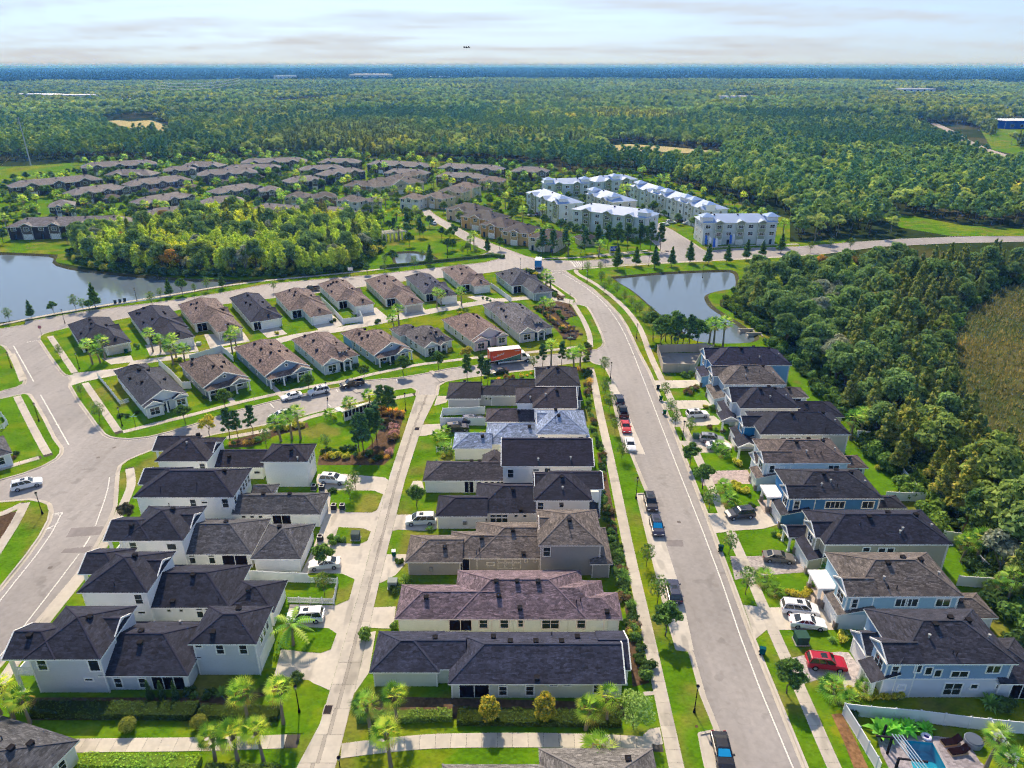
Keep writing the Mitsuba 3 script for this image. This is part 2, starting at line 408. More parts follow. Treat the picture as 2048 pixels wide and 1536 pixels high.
class House:
    def __init__(s, name, label, x, y, deg=0.0, wall=WHITE, roof='464649', cat='house', group=None, trim=WHITE, short=None, ov=0.45, roof_bsdf='shingle', caps=True):
        s.M, s.wall, s.roof, s.trim, s.ov, s.rb, s.caps = frame(x, y, deg), wall, roof, trim, ov, roof_bsdf, caps
        s.key = thing(name, label, cat, (x, y), group)
        s.short, s.xs, s.n, s.rects = short, [], 0, []

    def put(s, name, mb, bsdf, color=None, parent=None, label=None):
        return put(name, mb, bsdf, color, parent or s.key, s.M, label)

    def block(s, x0, x1, y0, y1, ze, ends='hh', ridge=None, pitch=0.5, z0=0.0, wall=None, low=None, walls=True, roof=None, caps=True):
        """a wing under a roof whose ends are a hip (h), a gable (g) or run into another roof (n); the rectangle is the line of its eaves"""
        s.n += 1
        e = 0.004 * s.n
        x0, x1, y0, y1, ze = x0 + e, x1 - e, y0 + e, y1 - e, ze - e
        ov, w, d = s.ov, x1 - x0, y1 - y0
        if ridge is None:
            ridge = 'x' if w >= d else 'y'
        if ridge == 'x':
            L, D, at = w, d, lambda a, b, z: (x0 + a, y0 + b, z)
        else:
            L, D, at = d, w, lambda a, b, z: (x0 + b, y0 + a, z)
        h = D / 2
        zr = ze + h * pitch
        a0, a1 = (h if ends[0] == 'h' else 0.0), (L - h if ends[1] == 'h' else L)
        if a0 > a1:
            a0 = a1 = (a0 + a1) / 2
        P = [at(0, 0, ze), at(L, 0, ze), at(L, D, ze), at(0, D, ze), at(a0, h, zr), at(a1, h, zr)]
        faces = [[0, 1, 5, 4], [2, 3, 4, 5]]
        rm, tm, cm, gab = MB(), MB(), MB(), []
        edges = [(4, 5)] if a1 - a0 > 0.1 else []
        lo = lambda p, k=0.2: (p[0], p[1], p[2] - k)
        for i, (q, f) in enumerate((((3, 0, 4), ends[0]), ((1, 2, 5), ends[1]))):
            if f == 'h':
                faces.append(list(q))
                edges += [(q[0], q[2]), (q[1], q[2])]
                tm.add([P[q[0]], P[q[1]], lo(P[q[1]]), lo(P[q[0]])], [[0, 1, 2, 3]])
            else:
                if f == 'n':
                    continue
                k = ov * 0.7 if i == 0 else -ov * 0.7
                sh = lambda p, z=0: (p[0] + k, p[1], p[2] + z) if ridge == 'x' else (p[0], p[1] + k, p[2] + z)
                gab.append([sh(P[q[0]], -0.02), sh(P[q[1]], -0.02), sh(P[q[2]], -0.03)])
                for c in (q[0], q[1]):
                    tm.add([P[c], P[q[2]], lo(P[q[2]], 0.22), lo(P[c], 0.22)], [[0, 1, 2, 3]])
                    a, b = np.array(P[c]), np.array(P[q[2]])
                    tm.beam(a + [0, 0, 0.03], b + [0, 0, 0.03], 0.16, 0.08)
        for f in faces:
            p = [P[i] for i in f]
            n = np.cross(np.subtract(p[1], p[0]), np.subtract(p[2], p[0]))
            if np.linalg.norm(n) < 1e-6:
                p = [p[0], p[2], p[3]]
                n = np.cross(np.subtract(p[1], p[0]), np.subtract(p[2], p[0]))
            rm.poly(p if n[2] > 0 else p[::-1])
        for i, j in ((0, 1), (2, 3)):
            tm.add([P[i], P[j], lo(P[j]), lo(P[i])], [[0, 1, 2, 3]])
        z2 = ze - 0.2
        tm.add([(x0, y0, z2), (x0, y1, z2), (x1, y1, z2), (x1, y0, z2)], [[0, 1, 2, 3]])
        color = weathered(roof or s.roof)
        rk = s.put('roof', rm, s.rb, color)
        s.put('fascia', tm, 'plain', s.trim, rk)
        if s.caps and caps:
            for i, j in edges:
                a, b = np.array(P[i]), np.array(P[j])
                cm.beam(a + [0, 0, 0.02], b + [0, 0, 0.015], 0.20, 0.04)
            if cm.n:
                c = color * 0.95 + 0.012
                s.put('ridge_cap', cm, 'plain', c, rk)
        b = dict(x0=x0 + ov, x1=x1 - ov, y0=y0 + ov, y1=y1 - ov, ze=ze, z2=z2, P=P, h=h, pitch=pitch, e=(x0, x1, y0, y1), roof=rk, zr=zr)
        wc = wall or s.wall
        if walls:
            ww = MB()
            ww.box(b['x0'], b['x1'], b['y0'], b['y1'], z0 if low is None else 2.95, z2)
            for g in gab:
                ww.add(g, [[0, 1, 2]])
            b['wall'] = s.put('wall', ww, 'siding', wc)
            if low is not None:
                lw = MB().box(b['x0'] - .03, b['x1'] + .03, b['y0'] - .03, b['y1'] + .03, z0, 2.85)
                s.put('wall', lw, 'plain', low)
                bm = MB().box(b['x0'] - .06, b['x1'] + .06, b['y0'] - .06, b['y1'] + .06, 2.85, 3.05)
                s.put('belt_trim', bm, 'plain', s.trim)
            for cx in (b['x0'], b['x1']):
                s.put('corner_trim', MB().box(cx - .07, cx + .07, b['y0'] - .05, b['y0'] + .09, z0, z2), 'plain', s.trim, b['wall'])
        elif gab:
            wm = MB()
            for g in gab:
                wm.add(g, [[0, 1, 2]])
            s.put('gable', wm, 'siding', wc)
        s.rects.append((x0, x1, y0, y1))
        return b

    def fbox(s, b, face, a0, a1, z0, z1, d0, d1):
        """eight corners of a box on a wall: a along the wall in metres from its left end, d outwards"""
        out = []
        for z in (z0, z1):
            for a, d in ((a0, d0), (a1, d0), (a1, d1), (a0, d1)):
                if face == 'f':
                    p = (b['x0'] + a, b['y0'] - d)
                elif face == 'b':
                    p = (b['x1'] - a, b['y1'] + d)
                elif face == 'l':
                    p = (b['x0'] - d, b['y1'] - a)
                else:
                    p = (b['x1'] + d, b['y0'] + a)
                out.append((*p, z))
        return out

    def span(s, b, face):
        return b['x1'] - b['x0'] if face in 'fb' else b['y1'] - b['y0']

    def win(s, b, face, t, z, w=0.95, h=1.45, rail=True, split=1, trim=0.16, d=0.0):
        """a window centred at the fraction t of the wall, its sill at z"""
        c = s.span(b, face) * t
        fm, pm = MB(), MB()
        a0, a1 = c - w / 2, c + w / 2
        q = lambda *k: fm.hexa(s.fbox(b, face, *k))
        q(a0 - trim, a0, z - trim, z + h + trim, d - .02, d + .07)
        q(a1, a1 + trim, z - trim, z + h + trim, d - .02, d + .07)
        q(a0, a1, z - trim, z, d - .02, d + .075)
        q(a0, a1, z + h, z + h + trim, d - .02, d + .075)
        if rail:
            q(a0, a1, z + h * .5 - .03, z + h * .5 + .03, d, d + .05)
        for k in range(1, split):
            m = a0 + w * k / split
            q(m - .05, m + .05, z, z + h, d, d + .055)
        k = s.put('window', fm, 'plain', s.trim)
        pm.hexa(s.fbox(b, face, a0, a1, z, z + h, d - .03, d + .02))
        s.put('pane', pm, 'glass', None, k)
        return k

    def door(s, b, face, t, w=4.9, h=2.2, color=None, d=0.0):
        c = s.span(b, face) * t
        fm = MB()
        for k in ((c - w / 2 - .15, c - w / 2, 0.02, h + .15), (c + w / 2, c + w / 2 + .15, 0.02, h + .15), (c - w / 2, c + w / 2, h, h + .15)):
            fm.hexa(s.fbox(b, face, *k, d - .02, d + .06))
        k = s.put('garage_door', fm, 'plain', s.trim)
        for i in range(4):
            pm = MB().hexa(s.fbox(b, face, c - w / 2, c + w / 2, .03 + i * h / 4, (i + 1) * h / 4 - .02, d - .02, d + .025))
            s.put('panel', pm, 'plain', color or s.trim, k)

    def entry(s, b, face, t, color='3c4654', w=1.0, h=2.1):
        c = s.span(b, face) * t
        m = MB().hexa(s.fbox(b, face, c - w / 2, c + w / 2, .05, h, -.02, .05))
        s.put('front_door', m, 'plain', color)

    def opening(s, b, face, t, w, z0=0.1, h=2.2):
        """a covered patio, its inner shade painted as a flat dark panel"""
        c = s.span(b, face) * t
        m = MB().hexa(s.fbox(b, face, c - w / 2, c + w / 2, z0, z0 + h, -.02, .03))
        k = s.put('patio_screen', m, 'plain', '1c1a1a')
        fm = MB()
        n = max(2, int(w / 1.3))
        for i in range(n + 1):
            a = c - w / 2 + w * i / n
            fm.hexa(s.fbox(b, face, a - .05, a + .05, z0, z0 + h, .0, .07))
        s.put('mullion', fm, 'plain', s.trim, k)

    def spout(s, b, corner='fl', top=None):
        x = b['x0'] - .08 if 'l' in corner else b['x1'] + .08
        y = b['y0'] - .1 if 'f' in corner else b['y1'] + .1
        m = MB().tube([(x, y, top or b['z2'] + .05), (x, y, .05)], .06, 5)
        s.put('downspout', m, 'plain', s.trim)

    def onroof(s, b, side, t, up):
        """a point on a roof slope: t along the eave, up from eave (0) to ridge (1)"""
        x0, x1, y0, y1 = b['e']
        k = b['h'] * up
        z = b['ze'] + k * b['pitch']
        return {'f': (x0 + (x1 - x0) * t, y0 + k, z), 'b': (x0 + (x1 - x0) * t, y1 - k, z), 'l': (x0 + k, y0 + (y1 - y0) * t, z), 'r': (x1 - k, y0 + (y1 - y0) * t, z)}[side]

    def vent(s, b, side, t, up, kind='v'):
        x, y, z = s.onroof(b, side, t, up)
        if kind == 'v':
            m = MB().box(x - .27, x + .27, y - .27, y + .27, z - .05, z + .32)
            m.box(x - .33, x + .33, y - .33, y + .33, z + .32, z + .38)
            s.put('roof_vent', m, 'plain', '2c2b2c', b['roof'])
        elif kind == 'w':
            m = MB().tube([(x, y, z - .1), (x, y, z + .4)], .12, 8)
            m.tube([(x, y, z + .36), (x, y, z + .5)], .19, 8)
            s.put('exhaust_cap', m, 'plain', 'a9aaaa', b['roof'])
        else:
            s.put('vent_pipe', MB().tube([(x, y, z - .1), (x, y, z + .6)], .07, 6), 'plain', '3a3a3c', b['roof'])

    def post(s, x, y, z0, z1, w=0.32, color=None):
        m = MB().box(x - w / 2, x + w / 2, y - w / 2, y + w / 2, z0, z1)
        m.box(x - w * .7, x + w * .7, y - w * .7, y + w * .7, z0, z0 + .25)
        s.put('post', m, 'plain', color or s.trim)

    def shed(s, x0, x1, y0, y1, ze, rise, side='l', color=None, t=0.14):
        """a lean-to roof falling towards one side"""
        z = {'l': (ze, ze + rise, ze + rise, ze), 'r': (ze + rise, ze, ze, ze + rise), 'f': (ze, ze, ze + rise, ze + rise)}[side]
        c = [(x0, y0), (x1, y0), (x1, y1), (x0, y1)]
        top = [(a, b, k) for (a, b), k in zip(c, z)]
        bot = [(a, b, k - t) for (a, b), k in zip(c, z)]
        rk = s.put('roof', MB().hexa(bot + [(a, b, k - .02) for a, b, k in top]), 'plain', s.trim)
        s.put('shingle_slope', MB().poly(top), s.rb, weathered(color or s.roof), rk)
        return rk

    def done(s):
        """the vents and landmark"""
        cs = []
        for x0, x1, y0, y1 in s.rects:
            for x, y in ((x0, y0), (x1, y0), (x1, y1), (x0, y1)):
                q = s.M @ [x, y, 0, 1]
                cs.append((q[0], q[1]))
            footprints.append(Polygon(cs[-4:]))
        if s.short:
            c = np.mean(cs, 0)
            marks.append((c[0], c[1], s.short))
        return s.key


footprints = []
rng = random.Random(7)


def auto_vents(h, b, n=3, side='f'):
    for i in range(n):
        h.vent(b, side, rng.uniform(.15, .85), rng.uniform(.25, .9), rng.choice('vvpw'))


# ---- the column of houses left of the alley, nearest first
def tower_gable(h, b, y, d=4.2):
    """the gabled dormer that faces right out of a two storey hip roof"""
    x1 = b['e'][1]
    return h.block(x1 - 5.0, x1 - .1, y - d / 2, y + d / 2, b['ze'] + .02, 'ng', 'x', .55, z0=b['ze'] - .6, wall=WHITE)


h = House('house', 'light grey two storey house with dark hip roofs, nearest house left of the alley', 0, 0, wall='d0d4da', roof='2e3145', short='the nearest grey house')
A = h.block(-57.93,-48.66,63.08,72.19, 5.8, 'hh', 'y')
B = h.block(-60.35,-53.99,63.05,69.15, 5.8, 'gh', 'x', walls=False)
tower_gable(h, A, A['y0'] + 5.2)
D = h.block(-49.87,-38.99,63.48,72.74, 2.75, 'nh', 'x')
E = h.block(-39.58,-31.13,65.81,72.59, 5.5, 'hh')
F = h.block(D['e'][1] - 1.2, E['x0'] + .6, D['y0'] + 2.2, D['y1'] - .3, 2.9, 'nn', 'x')
h.win(A, 'f', .16, 3.75, 1.0, 1.5)
h.win(A, 'f', .90, 3.6, 1.15, 1.75, rail=False)
h.win(A, 'f', .76, 2.0, .9, .28, rail=False)
h.win(A, 'r', .5, 3.7)
h.win(D, 'f', .14, .45, .8, 1.4)
h.win(D, 'f', .14, 2.05, .8, .35, rail=False)
h.win(D, 'f', .44, .45, .8, 1.4)
h.win(D, 'f', .44, 2.05, .8, .35, rail=False)
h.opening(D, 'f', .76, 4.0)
h.post(D['x1'] - .2, D['y0'] - .1, 0, 2.55, .35)
h.win(E, 'f', .08, 4.6, .75, .28, rail=False)
h.win(E, 'f', .42, 3.55, .85, 1.35)
h.win(E, 'f', .80, 3.55, .85, 1.35)
for t in (.35, .55, .75):
    h.win(E, 'r', t, 3.4, .75, 1.5)
h.door(E, 'r', .55, 4.9, 2.2)
x0, x1, y0, y1 = B['e']
deck = MB().box(x0 + .4, A['x0'] - .02, y0 + .45, y1 - .45, 2.8, 3.05)
h.put('balcony_floor', deck, 'plain', WHITE)
rail = MB()
for k in range(14):
    xx = x0 + .5 + k * (A['x0'] - x0 - .6) / 13
    rail.box(xx - .03, xx + .03, y0 + .47, y0 + .53, 3.05, 4.0)
rail.box(x0 + .45, A['x0'] - .05, y0 + .45, y0 + .56, 4.0, 4.08)
h.put('balcony_rail', rail, 'plain', WHITE)
for yy in (y0 + .6, y1 - .6):
    h.post(x0 + .6, yy, 0, 5.6, .36)
h.spout(A, 'fr')
h.spout(E, 'fr')
h.vent(A, 'r', .55, .75)
h.vent(B, 'f', .35, .8)
h.vent(D, 'f', .35, .75)
h.vent(D, 'b', .3, .9)
h.vent(D, 'b', .6, .2, 'w')
h.vent(E, 'f', .33, .35)
h.vent(E, 'b', .55, .5)
h.done()

h = House('house', 'white two storey house with low garage wing, second from the front, left of alley', 0, 0, wall='f0f2f2', roof='2b2e42', short='the second alley house')
A = h.block(-57.97,-48.54,74.68,83.52, 5.8, 'hh', 'y')
B = h.block(-59.95,-54.43,78.5,84.24, 5.8, 'gh', 'x', walls=False)
tower_gable(h, A, A['y0'] + 4.9)
D = h.block(-49.62,-38.3,75.25,84.37, 2.75, 'nh', 'x')
E = h.block(-38.91,-31.99,74.34,80.92, 2.75, 'hh')
h.win(A, 'f', .86, 3.6, .95, 1.5)
h.win(A, 'f', .85, 1.9, .9, .3, rail=False)
for t in (.22, .38):
    h.win(D, 'f', t, 1.7, .45, .35, rail=False, trim=.08)
for t in (.62, .74, .86):
    h.win(D, 'f', t, 2.0, .8, .35, rail=False, trim=.08)
    h.win(D, 'f', t, .7, .8, 1.0, rail=False, trim=.08)
h.door(E, 'r', .5, 4.6, 2.2)
for yy in (B['e'][2] + .6, B['e'][3] - .6):
    h.post(B['e'][0] + .6, yy, 0, 5.6, .36)
h.put('balcony_floor', MB().box(B['e'][0] + .4, A['x0'] - .02, B['y0'], B['y1'], 2.8, 3.05), 'plain', WHITE)
h.vent(A, 'r', .6, .8)
h.vent(A, 'f', .5, .2, 'p')
h.vent(D, 'f', .45, .9)
h.vent(D, 'f', .3, .15)
h.vent(D, 'f', .85, .2, 'p')
h.vent(E, 'f', .4, .85)
h.spout(A, 'fr')
h.done()

h = House('house', 'white two storey house with low grey wings, third from the front, left of alley', 0, 0, wall='f1f2f1', roof='2d3145', short='the third alley house')
A = h.block(-57.86,-48.56,86,95.02, 5.8, 'hh', 'y')
B = h.block(-60.38,-53.41,85.96,92.11, 5.8, 'gh', 'x', walls=False)
tower_gable(h, A, A['y0'] + 4.6)
D = h.block(-49.89,-39.07,86.7,95.97, 2.75, 'nh', 'x', roof='55555a')
E = h.block(-39.01,-31.45,85.64,94.59, 2.75, 'hh', 'x', roof='55555a')
h.win(A, 'f', .12, 3.7, .95, 1.45)
h.win(A, 'f', .80, 3.9, 1.3, 1.0, rail=False)
for t in (.1, .4):
    h.win(D, 'f', t, .8, .8, 1.0, rail=False)
    h.win(D, 'f', t, 2.0, .8, .35, rail=False)
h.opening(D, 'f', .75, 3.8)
h.door(E, 'r', .5, 4.8, 2.2)
for yy in (B['e'][2] + .6, B['e'][3] - .6):
    h.post(B['e'][0] + .6, yy, 0, 5.6, .36)
    h.post(B['e'][0] + 2.2, yy, 0, 5.6, .3)
h.put('balcony_floor', MB().box(B['e'][0] + .4, A['x0'] - .02, B['y0'], B['y1'], 2.8, 3.05), 'plain', WHITE)
h.vent(A, 'r', .6, .75)
h.vent(A, 'r', .65, .9, 'p')
h.vent(B, 'f', .5, .7)
h.vent(D, 'b', .5, .9)
h.vent(E, 'b', .4, .8)
h.spout(A, 'fr')
h.done()

h = House('house', 'white two storey house with broad dark hip roof, fourth from the front, left of alley', 0, 0, wall='eff2f3', roof='272b42', short='the broad roofed white house')
A = h.block(-61.61,-45.23,97.49,106.59, 5.8, 'hh', 'x')
B = h.block(-62.59,-55.55,101.35,106.98, 5.8, 'gh', 'x', walls=False)
D = h.block(-45.97,-31.33,97.09,103.62, 2.75, 'nh', 'x', roof='505055')
E = h.block(-44.8,-40.7,102.85,106.33, 2.75, 'nh', 'x', roof='505055')
h.win(A, 'f', .58, 3.7, .9, 1.4)
h.win(A, 'f', .70, 4.4, .9, .3, rail=False)
h.win(A, 'f', .92, 3.6, .95, 1.6)
for t in (.45, .6, .75, .9):
    h.win(A, 'r', t, 3.7, .8, 1.4)
h.win(A, 'r', .12, 3.7, .8, 1.4)
for t in (.1, .2, .3):
    h.win(D, 'f', t, 1.8, .6, .4, rail=False, trim=.08)
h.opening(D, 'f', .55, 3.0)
h.door(D, 'r', .5, 4.6, 2.2)
h.post(B['e'][0] + .6, B['e'][2] + .6, 0, 5.6, .36)
h.vent(A, 'r', .6, .7)
h.vent(A, 'f', .25, .3, 'p')
h.vent(A, 'f', .6, .45, 'p')
h.vent(D, 'b', .3, .9)
h.vent(D, 'b', .6, .9)
h.spout(A, 'fr')
h.done()

h = House('house', 'white house with tall garage block by the park lawn, farthest left of the alley', 0, 0, wall='f3f4f3', roof='302f40', short='the farthest alley house')
A = h.block(-63.35,-53.92,108.97,117.73, 5.8, 'hh', 'y')
B = h.block(-65.54,-58.58,112.73,118.55, 5.8, 'gh', 'x', walls=False)
tower_gable(h, A, A['y0'] + 4.4)
D = h.block(-55.89,-45.48,111.91,118.74, 2.75, 'nn', 'x')
E = h.block(-44.73,-36.33,109.29,115.95, 5.5, 'hh')
h.win(A, 'f', .9, 3.7, .9, 1.4)
for t in (.4, .6, .8):
    h.win(E, 'r', t, 3.6, .7, 1.4)
h.door(E, 'r', .5, 4.6, 2.2)
h.win(D, 'f', .9, 1.2, 1.0, .5, rail=False)
h.post(B['e'][0] + .6, B['e'][2] + .6, 0, 5.6, .36)
h.vent(A, 'r', .7, .8)
h.vent(A, 'f', .5, .7, 'w')
h.vent(D, 'f', .35, .6)
h.vent(E, 'f', .6, .65)
h.vent(E, 'f', .78, .15, 'w')
h.spout(D, 'fr')
h.done()

h = House('house', 'house with a large grey shingle roof cut off at the lower left corner', *(-47.05,54.48), -17, wall='d9dcdd', roof='55565b', short='the corner roof')
A = h.block(-16, 0, -11, 0, 2.9, 'hh')
C = h.block(-3, 7.8, -9.5, -3.2, 2.3, 'gh', 'x')
h.win(A, 'r', .82, .9, .7, 1.2)
h.vent(A, 'b', .8, .5)
h.vent(A, 'b', .75, .75)
h.vent(A, 'b', .6, .6, 'p')
h.done()

# ---- the middle column between the alley and the wide street, nearest first
h = House('house', 'pale sage single storey house with a speckled dark blue roof, nearest of the middle column', 0, 0, wall='d6dacd', roof='333a52', short='the nearest pale sage house')
G1 = h.block(-17.33,-8.78,64.02,70.92, 2.75, 'hh')
K = h.block(-12.42,-5.72,64.49,70.83, 2.78, 'nn', 'x')
A = h.block(-7.64,13.56,62.27,70.79, 2.75, 'hg', 'x')
P = h.block(10.68,14.48,64.27,70.87, 2.9, 'ng', 'x', walls=False)
h.opening(A, 'f', .13, 3.6)
for t in (.30, .46):
    h.win(A, 'f', t, .5, .85, 1.35)
    h.win(A, 'f', t, 2.0, .85, .32, rail=False)
h.win(A, 'f', .60, 2.0, .8, .3, rail=False)
h.win(A, 'f', .68, 2.0, .8, .3, rail=False)
h.win(A, 'f', .86, .8, .8, 1.4)
h.door(G1, 'l', .5, 4.8, 2.2)
for y in (P['e'][2] + .5, P['e'][3] - .5):
    h.post(P['e'][1] - .4, y, 0, 2.7, .3)
h.put('porch_floor', MB().box(A['x1'], P['e'][1] - .2, P['e'][2] + .3, P['e'][3] - .3, 0, .18), 'plain', 'c8c4bc')
h.vent(A, 'f', .5, .12)
for t in (.35, .5, .65):
    h.vent(A, 'b', t, .88)
h.vent(A, 'b', .25, .5)
h.vent(A, 'b', .6, .3, 'p')
h.vent(A, 'b', .75, .5)
h.vent(G1, 'b', .9, .8)
h.spout(A, 'fl')
h.spout(G1, 'fr')
h.done()

h = House('house', 'cream single storey house with purple brown roof, second from the front, middle column', 0, 0, wall='e8e8de', roof='7c626b', trim='e6d5cc', short='the purple roofed house')
B1 = h.block(-15.61,-2.26,73.11,79.96, 2.75, 'hn', 'x')
A1 = h.block(-7.9,10.03,73.09,83.12, 2.75, 'hh', 'x')
A2 = h.block(-0.93,12.78,73.07,80.92, 2.75, 'nh', 'x', caps=False)
A3 = h.block(1.06,14.74,73.06,78.4, 2.75, 'nh', 'x', caps=False)
S = B1['e'][2]
W = dict(A1, x0=B1['x0'], x1=A3['x1'], y0=min(B1['y0'], A1['y0'], A3['y0']) - .01)
h.opening(W, 'f', .28, 3.0, .4)
h.win(W, 'f', .385, .9, 1.0, 1.4)
h.win(W, 'f', .48, .9, 1.0, 1.4)
h.win(W, 'f', .555, 1.1, .65, 1.1)
h.win(W, 'f', .69, .8, 2.2, 1.6, split=2)
h.win(W, 'f', .83, .9, 1.0, 1.4)
for t, u in ((.30, .75),):
    h.vent(B1, 'f', t, u)
for t in (.32, .48, .64):
    h.vent(A1, 'f', t, .92)
h.vent(A1, 'f', .34, .55)
h.vent(A1, 'f', .5, .25)
h.vent(A2, 'f', .7, .5, 'p')
h.vent(A3, 'f', .85, .3)
h.vent(A3, 'f', .6, .85, 'p')
h.door(B1, 'l', .5, 4.8, 2.2)
for t in (.52, .77, .95):
    c = W['x0'] + (W['x1'] - W['x0']) * t
    h.put('downspout', MB().tube([(c, W['y0'] - .1, 2.5), (c, W['y0'] - .1, .05)], .05, 5), 'plain', 'dcdcd0')
h.done()

h = House('house', 'beige taupe roofed house with two storey end, third from the front, middle column', 0, 0, wall='a49b93', roof='75665a', trim='ddd2c8', short='the beige taupe house')
A = h.block(3.8,13.37,84.86,94.05, 5.8, 'hh', 'y')
A2 = h.block(4.07,8.74,88.39,92.55, 5.78, 'gn', 'x')
P = h.block(11.47,14.86,84.29,93.35, 2.9, 'hh', 'y')
M1 = h.block(-9.58,4.55,85.84,92.59, 2.75, 'hn', 'x')
M2 = h.block(-5.74,4.92,85.8,95.03, 2.75, 'hn', 'x')
G1 = h.block(-15.92,-7.32,84.91,91.62, 2.75, 'hn', 'x')
W = dict(M1, x0=M1['x0'], x1=A['x0'])
h.opening(W, 'f', .12, 2.2)
h.win(W, 'f', .44, 1.1, .9, .45, rail=False)
for t in (.56, .65, .74):
    h.win(W, 'f', t, .5, .9, 1.0, rail=False, trim=.08)
    h.win(W, 'f', t, 1.75, .9, .4, rail=False, trim=.08)
h.win(W, 'f', .84, 1.75, .45, .4, rail=False, trim=.08)
h.win(W, 'f', .94, 1.75, .45, .4, rail=False, trim=.08)
h.win(A, 'f', .1, 3.6, .95, 1.5)
h.win(A, 'f', .16, .6, 1.1, .28, rail=False)
h.door(G1, 'l', .5, 4.6, 2.2)
for b, t, u in ((G1, .68, .6), (M1, .35, .85), (M2, .55, .88), (M1, .8, .15), (A, .5, .75)):
    h.vent(b, 'f', t, u)
h.vent(A, 'f', .5, .45, 'p')
h.vent(M1, 'f', .3, .2, 'p')
h.vent(M1, 'f', .33, .3, 'p')
h.vent(A, 'l', .8, .8)
h.spout(A, 'fr')
h.spout(G1, 'fr')
h.put('meter_box', MB().hexa(h.fbox(G1, 'f', 3.1, 3.6, .7, 1.5, 0, .2)), 'plain', '8d8a86')
h.done()

h = House('house', 'white charcoal roofed house with two storey street end, fourth from the front, middle column', 0, 0, wall='efeeea', roof='2e2f40', short='the charcoal roofed house')
A = h.block(3.51,12.96,96.58,105.39, 5.8, 'hh', 'y')
B = h.block(6.29,15.23,99.97,105.87, 5.78, 'ng', 'x', walls=False)
A2 = h.block(3.74,7.14,100.43,105.18, 5.77, 'gn', 'x')
M1 = h.block(-6.23,4.43,97.41,106.72, 2.75, 'hn', 'x')
G1 = h.block(-12.55,-3.99,96.52,102.85, 2.75, 'hn', 'x')
P = h.block(11.46,14.38,96.24,101.32, 2.75, 'hh', 'y')
W = dict(M1, x0=M1['x0'], x1=A['x0'])
h.win(W, 'f', .12, 1.0, .9, .45, rail=False)
for t in (.27, .37, .47):
    h.win(W, 'f', t, .5, .85, 1.0, rail=False, trim=.08)
    h.win(W, 'f', t, 1.75, .85, .4, rail=False, trim=.08)
for t in (.66, .81):
    h.win(W, 'f', t, 1.75, .5, .4, rail=False, trim=.08)
h.win(A, 'f', .08, 3.8, .85, 1.3)
for y in (B['e'][2] + .5, B['e'][3] - .5):
    h.post(B['e'][1] - .5, y, 0, 5.6, .32)
h.put('balcony_floor', MB().box(A['x1'], B['e'][1] - .3, B['y0'], B['y1'], 2.8, 3.05), 'plain', WHITE)
h.door(G1, 'l', .5, 4.6, 2.2)
for b, t, u in ((M1, .6, .85), (M1, .72, .1), (A, .5, .8)):
    h.vent(b, 'f', t, u)
h.vent(A, 'f', .5, .4, 'w')
h.vent(M1, 'l', .3, .3, 'p')
h.spout(G1, 'fr')
h.put('meter_box', MB().hexa(h.fbox(G1, 'f', 4.0, 4.6, .9, 1.5, 0, .2)), 'plain', '8d8a86')
h.done()

h = House('house', 'white two storey house with plain navy roof, fifth from front, middle column', 0, 0, wall='f2f0ee', roof='25273c', short='the navy roofed house')
A = h.block(-1.92,14.43,107.31,117.71, 5.8, 'gg', 'x')
G1 = h.block(-15.86,-1.59,107.39,114.33, 2.75, 'hn', 'x', roof='4b464c')
K = h.block(-5.56,-1.09,111.66,116.38, 2.9, 'hn', 'y', roof='4b464c')
h.win(A, 'f', .08, 3.2, .95, 1.6)
h.win(A, 'f', .37, 4.6, 1.0, .3, rail=False)
h.win(A, 'f', .50, 3.9, 1.0, 1.2, rail=False)
h.opening(G1, 'f', .58, 1.6)
for t in (.72, .81, .89, .97):
    h.win(G1, 'f', t, 1.9, .55, .35, rail=False, trim=.08)
h.door(G1, 'l', .5, 4.6, 2.2)
h.vent(A, 'f', .4, .2, 'w')
h.vent(A, 'f', .75, .25, 'w')
h.vent(G1, 'b', .6, .8)
h.vent(G1, 'b', .7, .8)
h.spout(A, 'fl')
h.done()

h = House('house', 'white house with pale blue grey shingle roofs, sixth from the front, middle column', 0, 0, wall='f1efea', roof='8098c0', short='the pale blue roof')
A = h.block(4.56,14.53,119,129.15, 5.8, 'hh', 'x')
A2 = h.block(4.77,8.38,122.8,128.02, 5.78, 'gn', 'x')
M1 = h.block(-5.16,5.62,120.56,129.61, 2.75, 'hn', 'x')
G1 = h.block(-11.45,-3.83,118.93,125.41, 2.75, 'hn', 'x')
P = h.block(12.77,15.44,118.16,127.33, 2.75, 'hh', 'y')
h.win(A, 'f', .08, 3.9, .9, 1.1)
h.win(A, 'f', .9, 3.9, .9, 1.1)
h.win(M1, 'f', .15, .9, .9, .45, rail=False)
h.win(M1, 'f', .4, 1.0, .9, 1.0, rail=False)
h.door(G1, 'l', .5, 4.4, 2.2)
for b, t, u in ((G1, .75, .75), (M1, .8, .8), (A, .45, .75)):
    h.vent(b, 'f', t, u)
h.vent(A, 'f', .38, .65, 'p')
h.vent(A, 'b', .4, .9)
h.vent(M1, 'f', .4, .2, 'p')
h.done()

